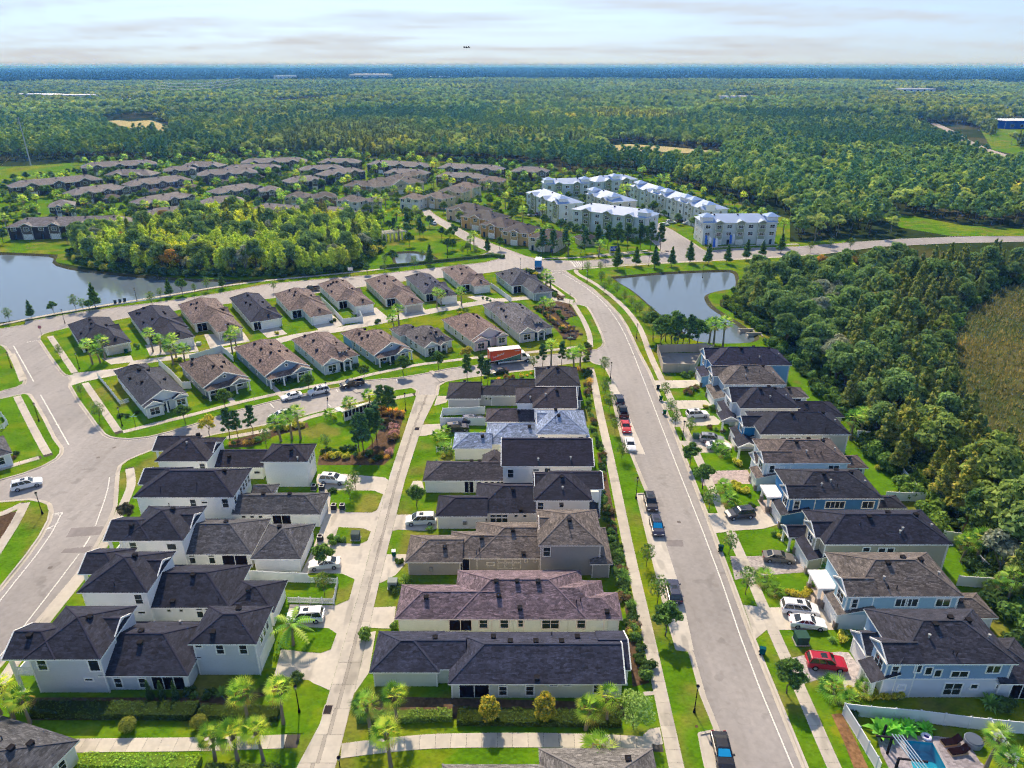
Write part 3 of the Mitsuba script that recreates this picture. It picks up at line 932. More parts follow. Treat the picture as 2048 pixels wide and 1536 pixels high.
h = House('house', 'white two storey house with dark brown roofs behind the pale blue grey roofed house', 0, 0, wall='f2f0ef', roof='3d3842', short='the dark brown roof')
A = h.block(4.19,13.48,130.18,140.11, 5.8, 'hg', 'x')
B = h.block(0.73,10.99,132.5,140.24, 5.8, 'hh', 'x')
G1 = h.block(-5.49,4.94,130.06,136.24, 2.75, 'hn', 'x', roof='4d4449')
P = h.block(11.92,15.21,129.75,135.76, 2.75, 'hh', 'y')
h.win(A, 'f', .9, 3.7, .9, 1.3)
h.win(A, 'r', .4, 3.7, .9, 1.3)
h.door(G1, 'l', .5, 4.4, 2.2)
h.vent(G1, 'f', .66, .7)
h.vent(A, 'f', .55, .8)
h.vent(B, 'f', .3, .3, 'w')
h.vent(A, 'f', .3, .6, 'w')
h.done()

h = House('house', 'grey house with charcoal roofs beside the side street, farthest of the middle column', 0, 0, wall='b9b9be', roof='39393f', short='the farthest middle house')
A = h.block(5.13,15.02,141.21,151.66, 5.8, 'hh', 'x')
A2 = h.block(5.14,8.5,145.21,150.63, 5.78, 'gn', 'x')
M1 = h.block(-8.22,6.22,142.79,147.87, 2.75, 'hn', 'x')
M2 = h.block(-5,6.44,142.71,151.39, 2.75, 'hn', 'x')
G1 = h.block(-14.55,-6.82,141.11,149.76, 2.75, 'hn', 'x')
P = h.block(13.81,15.57,140.45,148.98, 2.75, 'hh', 'y')
W = dict(M1, x1=A['x0'])
h.entry(W, 'f', .33, 'd8d8d4')
for t in (.15, .22):
    h.win(W, 'f', t, 1.5, .5, .5, rail=False, trim=.08)
for t in (.74, .84, .94):
    h.win(W, 'f', t, .4, .95, 1.2, rail=False, trim=.08)
    h.win(W, 'f', t, 1.85, .95, .35, rail=False, trim=.08)
h.win(W, 'f', .56, 1.1, 1.0, .4, rail=False)
h.win(A, 'f', .9, 3.6, .9, 1.6)
h.win(A, 'r', .3, 3.6, .9, 1.6)
h.vent(M2, 'f', .3, .3, 'p')
h.vent(G1, 'b', .5, .8)
h.vent(A, 'f', .5, .85)
h.vent(A, 'l', .6, .6)
h.done()

h = House('house', 'low grey roofed house cut off by the bottom edge below the curved footpath', 0, 0, wall='d8d8d2', roof='7b756d', short='the bottom edge house')
y1 = (9.49,53.61)[1]
xl, xr = (2.86,53.61)[0], (15.14,53.61)[0]
A = h.block(xl, xr, y1 - 10.5, y1, 2.75, 'hh', 'x')
y2 = (-2.32,51.69)[1]
B = h.block((-7.37,51.69)[0], xl + 3, y2 - 7, y2, 2.75, 'hh', 'x')
h.vent(A, 'b', .75, .45)
h.win(A, 'r', .5, .8)
h.done()


# ---- the two storey houses right of the wide street, nearest first
def right_house(label, short, main, wall, low, roof, left=None, shed=None, rear=None, canopy=None, wins=(), lows=(), vents=3, stone=True):
    h = House('house', label, 0, 0, wall=wall, roof=roof, short=short)
    A = h.block(*main, 5.8, 'hh', 'x', low=low)
    if left:
        B = h.block(*left, 5.78, 'gn', 'x', low=low, pitch=.6)
        h.win(B, 'l', .5, 3.4, 1.6, 1.4, split=2)
        h.win(B, 'f', .3, 3.6, .8, 1.4)
    if rear:
        R = h.block(*rear, 2.9, 'nh', 'x', wall=low or wall)
        h.opening(R, 'f', .5, 2.6)
        h.vent(R, 'f', .3, .8)
    if shed:
        x0, x1, y0, y1 = shed
        h.shed(x0, x1, y0, y1, 2.75, 1.15, 'l')
        sw = dict(x0=x0 + .35, x1=x1, y0=y0 + .3, y1=y1 - .3)
        h.put('wall', MB().box(sw['x0'], sw['x1'], sw['y0'], sw['y1'], 0, 2.62), 'plain', low or wall)
        h.door(sw, 'l', .5, min(4.9, y1 - y0 - 1.4), 2.25)
        gm = MB().add([(x0 + .36, y0 + .29, 2.6), (x1, y0 + .29, 2.6), (x1, y0 + .29, 3.75)], [[0, 1, 2]])
        h.put('gable', gm, 'siding', wall)
        if stone:
            for yy in (sw['y0'] + .25, sw['y1'] - .25):
                k = h.put('post', MB().box(x0 + .1, x0 + .6, yy - .28, yy + .28, 0, 1.1), 'soil', '8a8078')
                h.put('post', MB().box(x0 + .2, x0 + .5, yy - .16, yy + .16, 1.1, 2.6), 'plain', WHITE)
    if canopy:
        x0, x1, y0, y1 = canopy
        h.put('porch_canopy', MB().box(x0, x1, y0, y1, 2.95, 3.25), 'plain', 'f4f1f2')
        h.put('canopy_top', MB().box(x0 + .12, x1 - .12, y0 + .12, y1 - .12, 3.25, 3.29), 'plain', 'f7f3f6')
        for yy in (y0 + .4, y1 - .4):
            h.put('post', MB().box(x0 + .2, x0 + .75, yy - .28, yy + .28, 0, 1.2), 'soil', '8a8078')
            h.put('post', MB().box(x0 + .3, x0 + .65, yy - .18, yy + .18, 1.2, 2.95), 'plain', WHITE)
        h.put('porch_floor', MB().box(x0, x1, y0, y1, 0, .15), 'plain', 'b9aca4')
    for f, t, z, w, hh, sp in wins:
        h.win(A, f, t, z, w, hh, rail=(sp == 1 and hh > 1.2), split=sp)
    for f, t, z, w, hh, sp in lows:
        h.win(A, f, t, z, w, hh, rail=hh > 1.2, split=sp, d=.03)
    h.win(A, 'r', .5, 3.7, 1.8, 1.3, split=2)
    h.vent(A, 'f', .42, .88)
    for i in range(vents):
        h.vent(A, 'f', rng.uniform(.3, .85), rng.uniform(.15, .7), rng.choice('wpp'))
    h.vent(A, 'r', .55, .75)
    h.vent(A, 'r', .35, .4, 'w')
    h.vent(A, 'b', .6, .85)
    h.spout(A, 'fl')
    h.spout(A, 'fr')
    return h, A


h, A = right_house('blue house over a white ground floor beside the pool yard, nearest right row', 'the nearest blue house',
                   (45.45,59.53,62.39,71.7), '8ba9c8', 'd5dbe6', '3a3d4a', (43.97,48.43,62.36,66.7), None, (57.9,64.42,62.13,69.62), None,
                   (('f', .17, 4.1, .7, 1.05, 1), ('f', .27, 3.75, .7, 1.05, 1), ('f', .36, 3.4, .7, 1.0, 1), ('f', .56, 3.35, 1.9, .8, 2), ('f', .85, 4.0, 1.5, 1.05, 2)),
                   (('f', .07, 1.2, .8, .8, 1), ('f', .54, .5, 2.0, 1.75, 2), ('f', .73, 1.5, .75, .6, 1), ('f', .96, 1.5, .75, .5, 1)))
g = h.block(*(43.69,48.02,66.13,70.54), 3.3, 'gn', 'x', pitch=.75, wall='8ba9c8')
h.door(g, 'l', .5, 3.4, 2.2)
xa, ya = (42.74,62.4)
xb, yb = (42.85,65.95)
h.shed(xa, A['x0'] + .2, ya, yb, 2.75, 1.4, 'l')
h.put('porch_floor', MB().box(xa + .2, A['x0'], ya + .2, yb - .1, 0, .2), 'plain', '9a9aa0')
for yy in (ya + .45, (ya + yb) / 2, yb - .5):
    h.put('post', MB().box(xa + .3, xa + .75, yy - .22, yy + .22, 0, 2.65), 'plain', WHITE)
h.put('porch_chair', MB().box(xa + 1.4, xa + 2.0, ya + .8, ya + 1.4, .2, .65).box(xa + 1.9, xa + 2.0, ya + .8, ya + 1.4, .65, 1.2), 'plain', '30302f')
h.entry(dict(A, x0=A['x0'] - .05), 'l', .8, '46586c')
h.done()
h, A = right_house('pale blue house with flat white porch roof, second from the front, right row', 'the pale blue house',
                   (45,59.8,73.97,83.34), '9fc0cf', 'd5dde2', '6c6057', (44.19,48.61,73.93,78.26), (*(43.51,73.8)[:1], (47.17,76.78)[0] + 1.2, (43.51,73.8)[1], (43.66,78.87)[1]),
                   (58.48,64.66,73.13,78.12), ((42.76,78.7)[0], (45.47,79.85)[0], (42.68,78.49)[1], (43.27,82.57)[1]),
                   (('f', .47, 3.8, 1.5, 1.2, 2), ('f', .57, 3.8, 1.5, 1.2, 2), ('f', .87, 3.8, 1.8, 1.2, 2)))
h.done()
h, A = right_house('beige house with a charcoal blue roof, third from the front, right row', 'the beige right house',
                   (45.76,64.65,85.09,94.05), 'b5b09c', None, '2b2f44', (45.03,50.23,86.78,91.22), (*(43.94,85.29)[:1], (47.47,87.79)[0] + 1.0, (43.94,85.29)[1], (44.29,91.16)[1]),
                   None, None, (('f', .34, 3.6, .9, 1.3, 1), ('f', .47, 3.7, .9, 1.1, 1), ('f', .54, 3.7, .9, 1.1, 1)))
g = h.block(*(42.94,46.67,90.7,94.12), 2.9, 'gn', 'x', pitch=.6, walls=False)
for yy in (g['e'][2] + .4, g['e'][3] - .4):
    h.post(g['e'][0] + .5, yy, 0, 2.7, .3)
h.done()
h, A = right_house('deep blue house with flat white porch roof, fourth from the front, right row', 'the deep blue house',
                   (45.53,60.24,97.16,106.42), '4d83b4', None, '383a45', (44.76,49.86,97.11,101.31), (*(43.89,96.8)[:1], (47.56,100.57)[0] + 1.0, (43.89,96.8)[1], (44.08,102.08)[1]),
                   (60.05,65.43,98.58,102.62), ((43.11,101.55)[0], (45.84,103.08)[0], (43.06,101.4)[1], (43.56,105.3)[1]),
                   (('f', .49, 3.7, 3.0, 1.2, 4), ('f', .88, 3.7, 1.8, 1.2, 2)))
h.done()
h, A = right_house('white and pale blue house with brown roof, fifth from the front, right row', 'the brown roofed house',
                   (45.03,59.77,108.37,117.24), 'dbe6ea', None, '6e5d54', (44.33,49.88,108.32,112.51), (*(43.38,108.14)[:1], (47.12,111.91)[0] + 1.0, (43.38,108.14)[1], (43.8,112.09)[1]),
                   (60.61,64.97,111.49,116.2), None, (('f', .18, 4.0, .7, .7, 1), ('f', .84, 3.8, 1.8, 1.2, 2)))
g = h.block(*(44.56,47.77,112.55,116.51), 3.2, 'gn', 'x', pitch=.7, wall='dbe6ea')
h.done()
h, A = right_house('cream house with blue gabled bay, sixth from the front, right row', 'the cream blue bay house',
                   (47.1,64.47,118.96,128.69), 'd3cfc0', None, '2a2e42', None, (*(44.05,122.51)[:1], (48.42,126.47)[0] + 1.0, (44.05,122.51)[1], (43.84,127.76)[1]),
                   None, None, (('f', .26, 4.0, 1.0, .9, 1), ('f', .35, 4.0, 1.0, .9, 1), ('f', .43, 4.0, 1.0, .9, 1), ('f', .75, 3.8, 1.0, 1.1, 1)))
g = h.block(*(44.96,49.25,122.56,126.85), 5.55, 'gn', 'x', wall='2f7fb5', pitch=.6)
h.win(g, 'l', .5, 3.6, 1.4, 1.4, split=2)
g = h.block(*(43.33,47.35,119.06,122.84), 2.9, 'gn', 'y', walls=False)
for xx in (g['e'][0] + .5, g['e'][1] - .5):
    h.post(xx, g['e'][2] + .5, 0, 2.7, .35)
h.done()
h, A = right_house('white house with charcoal roof and long rear wing, seventh from the front, right row', 'the long winged house',
                   (46.62,58.99,130.29,140.11), 'dfe3e6', None, '2c2f44', (45.68,51.61,133.12,139.59), (*(44.65,134.1)[:1], (48.58,137.46)[0] + 1.0, (44.65,134.1)[1], (44.53,139.69)[1]),
                   (58.94,69.35,131.94,139.38), None, (('f', .75, 3.9, 1.0, 1.0, 1), ('f', .88, 3.9, 1.0, 1.0, 1)))
g = h.block(*(43.14,46.95,130.13,134.03), 2.9, 'gn', 'y', walls=False)
for xx in (g['e'][0] + .5, g['e'][1] - .5):
    h.post(xx, g['e'][2] + .5, 0, 2.7, .35)
h.done()
h, A = right_house('grey blue house with a taupe roof, second farthest of the right row', 'the grey blue house',
                   (46.42,60.36,142.01,152.11), 'aabed0', None, '6a5f58', (45.19,52.52,146.6,151.51), (*(44.42,140.96)[:1], (47.77,144.34)[0] + 1.0, (44.42,140.96)[1], (45.9,148.42)[1]),
                   (59.95,65.57,141.41,146.71), None, (('f', .12, 3.8, 1.6, 1.1, 2), ('f', .48, 3.8, 1.4, 1.1, 2), ('f', .62, 3.8, 1.4, 1.1, 2), ('f', .9, 3.8, 1.4, 1.1, 2)))
h.done()
h, A = right_house('light blue house with navy roof beside the walled yard, farthest right row', 'the farthest right house',
                   (46.68,65.35,152.83,163.21), '86b4dc', None, '272b4a', (46.12,53.16,156.71,162.54), (*(44.48,152.98)[:1], (48.27,157.17)[0] + 1.0, (44.48,152.98)[1], (44.85,159.02)[1]),
                   None, None, ())
h.done()


# ---- the block of single storey houses in the middle distance
def back_house(label, short, bx, by, deg, w, dl, dr, shift, wall, roof, doors='w', gh=.62, patio=True):
    h = House('house', label, bx, by, deg, wall=wall, roof=roof, short=short)
    A = h.block(-w, 0, -dl, 0, 2.75, 'hh', 'y')
    g = None
    gw = max(6.4, w * gh)
    if dr > dl + .8:
        g = h.block(-gw + shift, shift, -dr, -dl + 6, 2.75, 'hn', 'y', pitch=.45)
    else:
        g = h.block(-gw + shift, shift, -dl - .6, -dl + 6, 2.75, 'hn', 'y', pitch=.45)
    h.door(g, 'f', .5, 4.9, 2.15, color=None if doors == 'w' else doors)
    if patio:
        h.opening(A, 'f', .18, 2.6)
        h.post(-w + .7, -dl + .3, 0, 2.6, .3)
    for t in (.25, .5, .75):
        h.win(A, 'l', t, .9, .9, 1.3)
    k = h.block(-w * .55, shift * .5 + .02, -dl + 3.5, -dl + 9, 2.77, 'nn', 'x', walls=False)
    for i in range(5):
        h.vent(A, 'l', rng.uniform(.2, .8), rng.uniform(.2, .9), rng.choice('vvp'))
    for i in range(3):
        h.vent(A, 'r', rng.uniform(.2, .8), rng.uniform(.3, .9), rng.choice('vvp'))
    h.vent(g, 'f', .5, .6)
    return h


def front_house(label, short, bx, by, deg, w, d, wall, roof, style, trimw=None, gable=None, rear=None):
    h = House('house', label, bx, by, deg, wall=wall, roof=roof, short=short)
    A = h.block(-w, 0, -d, 0, 2.75, 'gh' if style in ('gable', 'twin') else 'hh', 'y', wall=gable or wall)
    if style == 'dormer':
        g = h.block(-w + .1, -w * .52, -d - 1.5, -d + 5.5, 2.75, 'gn', 'y', pitch=.6)
        h.win(g, 'f', .5, .7, 1.9, 1.5, split=2)
        h.win(A, 'f', .75, .8, 1.8, 1.5, split=2)
        p = h.block(-w * .5, -w * .27, -d - 1.6, -d + 2, 2.6, 'gn', 'y', pitch=.6, walls=False)
        for xx in (p['e'][0] + .35, p['e'][1] - .35):
            h.post(xx, -d - 1.2, 0, 2.4, .34)
        x, y, z = h.onroof(A, 'f', .66, .45)
        m = MB().box(x - 1.0, x + 1.0, y - .5, y + 1.6, z - .5, z + .22)
        dk = h.put('dormer', m, 'siding', WHITE)
        h.put('dormer_roof', MB().poly([(x - 1.25, y - .8, z + .22), (x + 1.25, y - .8, z + .22), (x + 1.25, y + 3.0, z + 1.25), (x - 1.25, y + 3.0, z + 1.25)]), 'shingle', weathered(roof), dk)
        for q in (-.4, .4):
            h.put('dormer_window', MB().box(x + q - .25, x + q + .25, y - .53, y - .48, z - .22, z + .14), 'glass', None, dk)
    elif style == 'gable':
        p = h.block(-w + .3, -.25, -d - 1.9, -d + 1.2, 2.55, 'hh', 'x', pitch=.4, walls=False)
        g = h.block(-w * .48, -.15, -d - 2.0, -d + 2, 2.6, 'gn', 'y', pitch=.5, walls=False, wall=gable or wall)
        for t in (.04, .34, .66, .97):
            h.post(p['e'][0] + (p['e'][1] - p['e'][0]) * t, -d - 1.6, 0, 2.4, .3)
        h.win(A, 'f', .22, .7, 1.9, 1.5, split=2)
        h.win(A, 'f', .83, .8, 1.3, 1.4)
        h.win(dict(A, y0=A['y0'] - .13), 'f', .5, 4.0, .5, .5, rail=False)
    else:
        g = h.block(-w + .1, -w * .56, -d - 1.6, -d + 5, 2.75, 'gn', 'y', pitch=.5)
        k = h.block(-w * .36, -.1, -d - .9, -d + 4, 2.75, 'gn', 'y', pitch=.5)
        h.win(g, 'f', .5, .6, 1.8, 1.5, split=2)
        h.win(k, 'f', .5, .8, 1.7, 1.4, split=2)
        h.post(-w * .5, -d - .6, 0, 2.5, .3)
    h.entry(A, 'f', .52, '2e3948')
    for t in (.2, .45, .7):
        h.win(A, 'l', t, .9, .9, 1.3)
    for i in range(5):
        h.vent(A, 'l', rng.uniform(.15, .85), rng.uniform(.25, .9), rng.choice('vvp'))
    for i in range(5):
        h.vent(A, 'r', rng.uniform(.15, .85), rng.uniform(.25, .9), rng.choice('vp'))
    if rear:
        x0, x1, y0, y1 = rear
        h.block(x0, x1, y0, y1, 2.75, 'hh')
    return h


CB, TP = '3f4047', '75604f'
for a in (
    ('cream house with navy charcoal roof beside the stop sign, left end of back row', 'the navy roofed corner house', (-117.15,196.38,38,10.75,18.84,25.7,0.44), 'd3cfc4', '2f3448', 'c8c2b6'),
    ('white house with a navy charcoal roof, second from left, back row', 'the second back house', (-104.47,206.91,36,11.9,23.91,32.67,-0.7), 'dfe1e0', '30354a', 'w'),
    ('beige house with a taupe roof, third from left, back row', 'the third back house', (-92.78,214.23,34,11.38,21.21,32.4,-0.37), 'cdc6b8', '816758', 'b9b0a4'),
    ('white house with a navy roof, fourth from left, back row', 'the fourth back house', (-81.23,219.76,32,9.07,27.38,28.18,-2.22), 'e2e4e4', '31374c', 'w'),
    ('white house with taupe roof and two garage doors, fifth from left, back row', 'the fifth back house', (-66.42,224.53,30,11.38,19.59,28.5,-0.59), 'dde3e6', '826859', 'w'),
    ('white taupe roofed house with fenced side garden, sixth from left, back row', 'the sixth back house', (-56.57,235.13,29,9.73,22.03,29.74,0.04), 'e2e0dc', '866b5b', 'w'),
    ('beige house with a taupe roof, seventh from left, back row', 'the seventh back house', (-40.88,239.49,26,10.47,23.58,32.57,-1.34), 'd2c7ba', '83695a', 'c9bfb2'),
    ('white house with a slate grey roof, eighth from left, back row', 'the eighth back house', (-28.74,242.69,24,8.82,22.01,27.06,0.67), 'dde2e6', '4a4f60', 'w'),
    ('white house with taupe roof and long driveway, ninth from left, back row', 'the ninth back house', (-15.82,252.99,22,10.33,21.56,24.97,-0.32), 'dfe0de', '846b5d', 'w'),
    ('grey green house with a slate roof at the right end of the back row', 'the last back house', (4.65,247.98,20,12.96,17.2,27.13,-3.82), 'b9c4c0', '474c5c', 'a5b3af'),
):
    lab, sh, spec, wall, roof, doors = a
    bx, by, deg, w, dl, dfr, shift = spec
    back_house(lab, sh, bx, by, deg, min(max(w, 9.2), 11.5), dl, dfr, min(max(shift, -.5), 1.2), wall, roof, doors).done()
for a in (
    ('white house with two front gables, left end of the front row', 'the white corner house', (-85.59,159.34,40,9.69,21.07,22.09,0.95), 'e6e9ea', '3e424e', 'twin', None, (-9.5, -2.0, -1.5, 4.5)),
    ('taupe house with grey gable over dark porch, second from left, front row', 'the second front house', (-73.84,167.63,39,10.42,18.9,20.43,0.55), 'a9a59d', TP, 'gable', '9aa0a8', None),
    ('beige house with blue grey front gables, third from left, front row', 'the third front house', (-63.41,178.5,37,11.21,24.08,24.69,-0.32), 'cdc5b5', '866958', 'gable', '8fa3b8', None),
    ('pale blue house with shed dormer and taupe roof, fourth from left, front row', 'the fourth front house', (-50.47,183.91,35,10.44,20.37,23.29,-0.03), 'cfd8e2', '876b5b', 'dormer', None, None),
    ('sky blue house with a taupe roof, fifth from left, front row', 'the sky blue house', (-36.07,185.8,35,10.23,16.71,18.76,0.31), '7fabd2', '876b5a', 'gable', 'a9bccf', (-10.5, -4.0, -3, 4)),
    ('white house with shed dormer and grey brown roof, sixth from left, front row', 'the sixth front house', (-22.81,189.02,33,9.23,14.27,14.37,1), 'dde2e6', '66605f', 'dormer', None, (-11, -4.2, -3, 4)),
    ('pinkish white house with a taupe roof behind the removal truck in the front row', 'the pinkish house', (-10.48,199.55,28,11.15,20.72,21.01,-0.1), 'dcd6da', '886859', 'twin', None, None),
    ('pale grey house with a shed dormer at the right end of the front row', 'the last front house', (2.87,209.13,22,11.31,23.15,25.65,-0.94), 'd7d5da', '67646a', 'dormer', None, (-11.5, -4.5, -3, 3.5)),
):
    lab, sh, spec, wall, roof, style, gable, rear = a
    bx, by, deg, w, dl, dfr, shift = spec
    front_house(lab, sh, bx, by, deg, min(max(w, 9.6), 11.2), (dl + dfr) / 2 - 1.0, wall, roof, style, None, gable, rear).done()

h = House('house', 'pale blue house half cut off by the left edge of the picture', *(-94.74,117.4), 42, wall='dfe5ea', roof='56565c', short='the house at the left edge')
A = h.block(-8, 0, 0, 9, 2.75, 'hh')
h.win(A, 'f', .75, .8, 1.3, 1.4)
h.win(A, 'r', .3, .8, 1.0, 1.4)
h.done()

# ---------------------------------------------------------------- the far quarters
def row_house(name, label, short, spec, depth, ze, wall, roof, storeys, bays=4, towers=(), group=None, pitch=.45, rb='old_shingle', bay_out=0.9, ends='hh', wall2=None, cat='townhouse', doors=True):
    x, y, deg, w = spec
    h = House(name, label, x, y, deg, wall=wall, roof=roof, short=short, cat=cat, group=group, roof_bsdf=rb, caps=False, ov=.5)
    A = h.block(0, w, 0, depth, ze, ends, 'x' if w > depth else 'y', pitch=pitch)
    f = 'f'
    step = w / bays
    for i in range(bays):
        if bay_out and i % 2 == (0 if bays < 3 else 1):
            b = h.block(i * step + .2, (i + 1) * step - .2, -bay_out, 3.5, ze + (.25 if ze < 8 else .1), 'gn', 'y', pitch=.5, wall=wall2 or wall)
        else:
            b = A
        for s in range(storeys):
            z = 3.0 * s + .9
            t = ((i + .5) * step - h.ov) / h.span(A, 'f') if b is A else .5
            if s == 0 and doors:
                if b is not A:
                    h.door(b, 'f', .5, min(3.6, step * .6), 2.2)
                else:
                    h.entry(A, 'f', t, '33404d')
            else:
                h.win(b, 'f', t, z, 1.9, 1.3, split=2, trim=.16)
    for s in range(storeys):
        for t in (.3, .7):
            for fc in 'lr':
                h.win(A, fc, t, 3.0 * s + .9, 1.0, 1.3, trim=.16)
    for t in towers:
        tx = t * w
        tw = 5.4
        tb = MB().box(tx - tw / 2 + .5, tx + tw / 2 - .5, 1.2, 1.2 + tw - 1, ze - .5, ze + 2.2)
        k = h.put('tower', tb, 'siding', WHITE)
        p = [(tx - tw / 2 - .3, .4, ze + 2.2), (tx + tw / 2 + .3, .4, ze + 2.2), (tx + tw / 2 + .3, 1.2 + tw, ze + 2.2), (tx - tw / 2 - .3, 1.2 + tw, ze + 2.2)]
        ap = (tx, .8 + tw / 2, ze + 3.6)
        h.put('tower_roof', MB().add(p + [ap], [[0, 1, 4], [1, 2, 4], [2, 3, 4], [3, 0, 4], [3, 2, 1], [3, 1, 0]]), rb, roof, k)
    for i in range(max(2, bays // 2)):
        h.vent(A, 'f', (i + .6) / max(2, bays // 2) * .95, .85)
    h.done()
    return h


MR = '7fa0d0'
for lab, sh, spec, dep, bays, tw, wall, wall2 in (
    ('white three storey townhouse block facing the main road, rightmost of the blue metal roofed blocks', 'the rightmost townhouses', (79.96,297.86,2.74,32.09), 14, 7, (.07, .93), 'd3dcda', 'a3ad90'),
    ('long pale green three storey block behind the pines, front left of white townhouses', 'the pale green townhouses', (27.01,329.16,-35.37,37.75), 14, 7, (.93,), 'd2dbde', '979d78'),
    ('three storey block with a bright metal roof at the left end of the white townhouses', 'the leftmost white townhouses', (6.98,375.54,-66.83,38.08), 14, 6, (.9,), 'd6e0e2', 'a3a680'),
    ('three storey metal roofed block in the middle of the white townhouses', 'the middle white townhouses', (37.65,371.67,-67.43,27.98), 14, 5, (.1, .8), 'd8d4c6', 'bdb79e'),
    ('three storey green and white block at the back left of the white townhouses', 'the back left townhouses', (18.16,401.35,8.01,25.65), 13, 5, (.1, .9), 'cfd9e0', '8f9a78'),
    ('three storey green and white block at the back of the white townhouses', 'the back townhouses', (46.79,410.4,23.5,28.52), 13, 5, (.5,), 'd0dae2', '8f9a78'),
    ('three storey white block, farthest of the three stepping down on the right of the townhouses', 'the farthest stepping block', (64.14,397.84,-71.83,29.15), 13, 5, (.2, .9), 'd5dde4', 'c3c6ba'),
    ('three storey white block, middle of the three stepping down on the right of the townhouses', 'the middle stepping block', (73.49,370.14,-70.85,25.73), 13, 5, (.2, .9), 'd5dde4', 'bfc3b4'),
    ('three storey white block, nearest of the three stepping down on the right of the townhouses', 'the nearest stepping block', (82.17,345.83,-75.02,19.78), 13, 4, (.2, .9), 'd5dde4', 'bfc3b4'),
):
    row_house('townhouse', lab, sh, spec, dep, 9.3, wall, MR, 3, bays, tw, rb='metal_sheet', pitch=.36, bay_out=.8, wall2=wall2)
DW, DR = '4a4440', '7d7472'
for lab, sh, spec, dep, bays, wall in (
    ('long dark brown townhouse row on the far bank of the left pond', 'the dark row on the pond bank', (-218.7,306.96,7.28,50.32), 13, 9, DW),
    ('dark brown townhouse row half hidden behind the bright green wood', 'the dark row behind the green wood', (-168.07,327.18,36.27,24.33), 13, 6, DW),
    ('grey brown townhouse row left of the double driveway courts, third row from the front', 'the third dark row', (-234.86,387.91,54.29,30.94), 13, 6, '5d564f'),
    ('grey brown townhouse row with small garages in front, middle of the dark quarter', 'the middle dark row', (-219.73,418.42,46.39,37.3), 13, 7, '625a54'),
    ('grey brown townhouse row with small garages in front, right of the middle row', 'the right middle dark row', (-197.37,460.18,25.43,36.59), 13, 7, '625a54'),
    ('dark townhouse row with tan gables at the left edge of the quarter', 'the left edge dark row', (-284.33,413.03,43.7,48.37), 13, 7, '55483f'),
    ('dark hipped townhouse row, second from the back on the left', 'the second back dark row', (-258.71,464.57,-4.11,30.73), 13, 5, '574e48'),
    ('dark townhouse row farthest back on the left beside the green field', 'the back left dark row', (-291.06,496.38,27.98,47.36), 13, 7, '50463f'),
    ('dark hipped townhouse block standing alone before the forest', 'the lone dark block', (-228.09,505.31,-5.32,27.85), 13, 4, '5b4a42'),
    ('navy and tan townhouse row behind the trees, left of the centre', 'the left navy row', (-185.66,361.29,56.01,30.2), 12, 6, '4a4c54'),
    ('navy and tan townhouse row, centre of the quarter', 'the centre navy row', (-159.22,393.51,53.58,28.7), 12, 6, '4c4e57'),
    ('navy and tan townhouse row, third of the navy rows from the left', 'the third navy row', (-131.94,431.52,37.61,22.77), 12, 5, '4b4e58'),
    ('navy and tan townhouse row, rightmost of the navy rows', 'the rightmost navy row', (-117.45,460.18,46.64,31.3), 12, 5, '4b4e58'),
    ('long dark townhouse row with pale gable edges before the forest', 'the pale edged dark row', (-192.19,521.34,14.15,45.96), 12, 7, '4e4642'),
    ('short dark townhouse row before the forest, second of the back line', 'the second back line row', (-138.82,525.5,-2.69,29.67), 12, 5, '4c4441'),
    ('dark townhouse row before the forest, third of the back line', 'the third back line row', (-102.39,517.24,-21.37,46.85), 12, 6, '4c4441'),
    ('dark townhouse row before the forest, fourth of the back line', 'the fourth back line row', (-50.97,498.9,-17.37,45.45), 12, 7, '4c4441'),
    ('dark townhouse block at the right end of the back line', 'the last back line row', (-0.98,481.75,-14.09,24.07), 12, 4, '55463c'),
    ('dark townhouse row by the car park left of the pond bank row', 'the car park row', (-227.92,353.16,27.2,11.78), 12, 4, '5a5049'),
    ('brown townhouse row squeezed between the navy rows and the green wood', 'the squeezed brown row', (-155.1,361.29,28.36,20.92), 12, 5, '564a42'),
    ('short dark row behind the lone dark block', 'the short hidden row', (-228.66,480.57,20.69,20.32), 11, 4, '53483f'),
    ('dark row behind the right middle row', 'the hidden middle row', (-192.97,490.19,11.66,36.87), 11, 6, '574c45'),
    ('dark row under the short back line row', 'the lower back row', (-139.99,485.33,19.54,29.3), 11, 5, '554a44'),
    ('brown row under the third back line row', 'the brown inner row', (-83.56,473.59,-13.55,28.99), 11, 5, '6a5a4c'),
    ('brown row under the fourth back line row', 'the inner right row', (-48.15,458.02,-15.76,31.19), 11, 5, '6a5a4c'),
    ('small dark row left of the pale tan house', 'the small inner row', (-138.57,399.27,24.39,12.25), 11, 3, '5a5048'),
    ('dark roofed townhouse row rising behind the green wood, left one of two', 'the left row behind the wood', (-127.52,347.92,-21.61,30.61), 12, 5, DW),
    ('dark roofed townhouse row rising behind the green wood, right one of two', 'the right row behind the wood', (-95.73,341.58,-32.62,22.39), 12, 4, DW),
):
    row_house('townhouse', lab, sh, spec, dep, 5.6, wall, DR, 2, bays, pitch=.44, bay_out=.7, wall2='6f655a')
for i, s in enumerate(((-223.48,394.71,39.48,10.02), (-208.32,417.86,32.05,6.63), (-200.59,423.16,51.07,6.97), (-193.63,432.27,52.04,9.58), (-184.56,453.65,48.27,8.28), (-176.85,459.83,58.21,9.99), (-170.08,470.49,46.4,12.24))):
    h = House('garage', ('low tan roofed garage in front of the dark townhouse rows'), s[0], s[1], s[2], wall='6b5a4e', roof='6a5c52', cat='garage', group='low garages of the dark townhouse rows', caps=False)
    A = h.block(0, s[3], 0, 7, 2.6, 'hh')
    h.door(A, 'f', .5, 4.0, 2.1, color='8a7a6c')
    h.done()
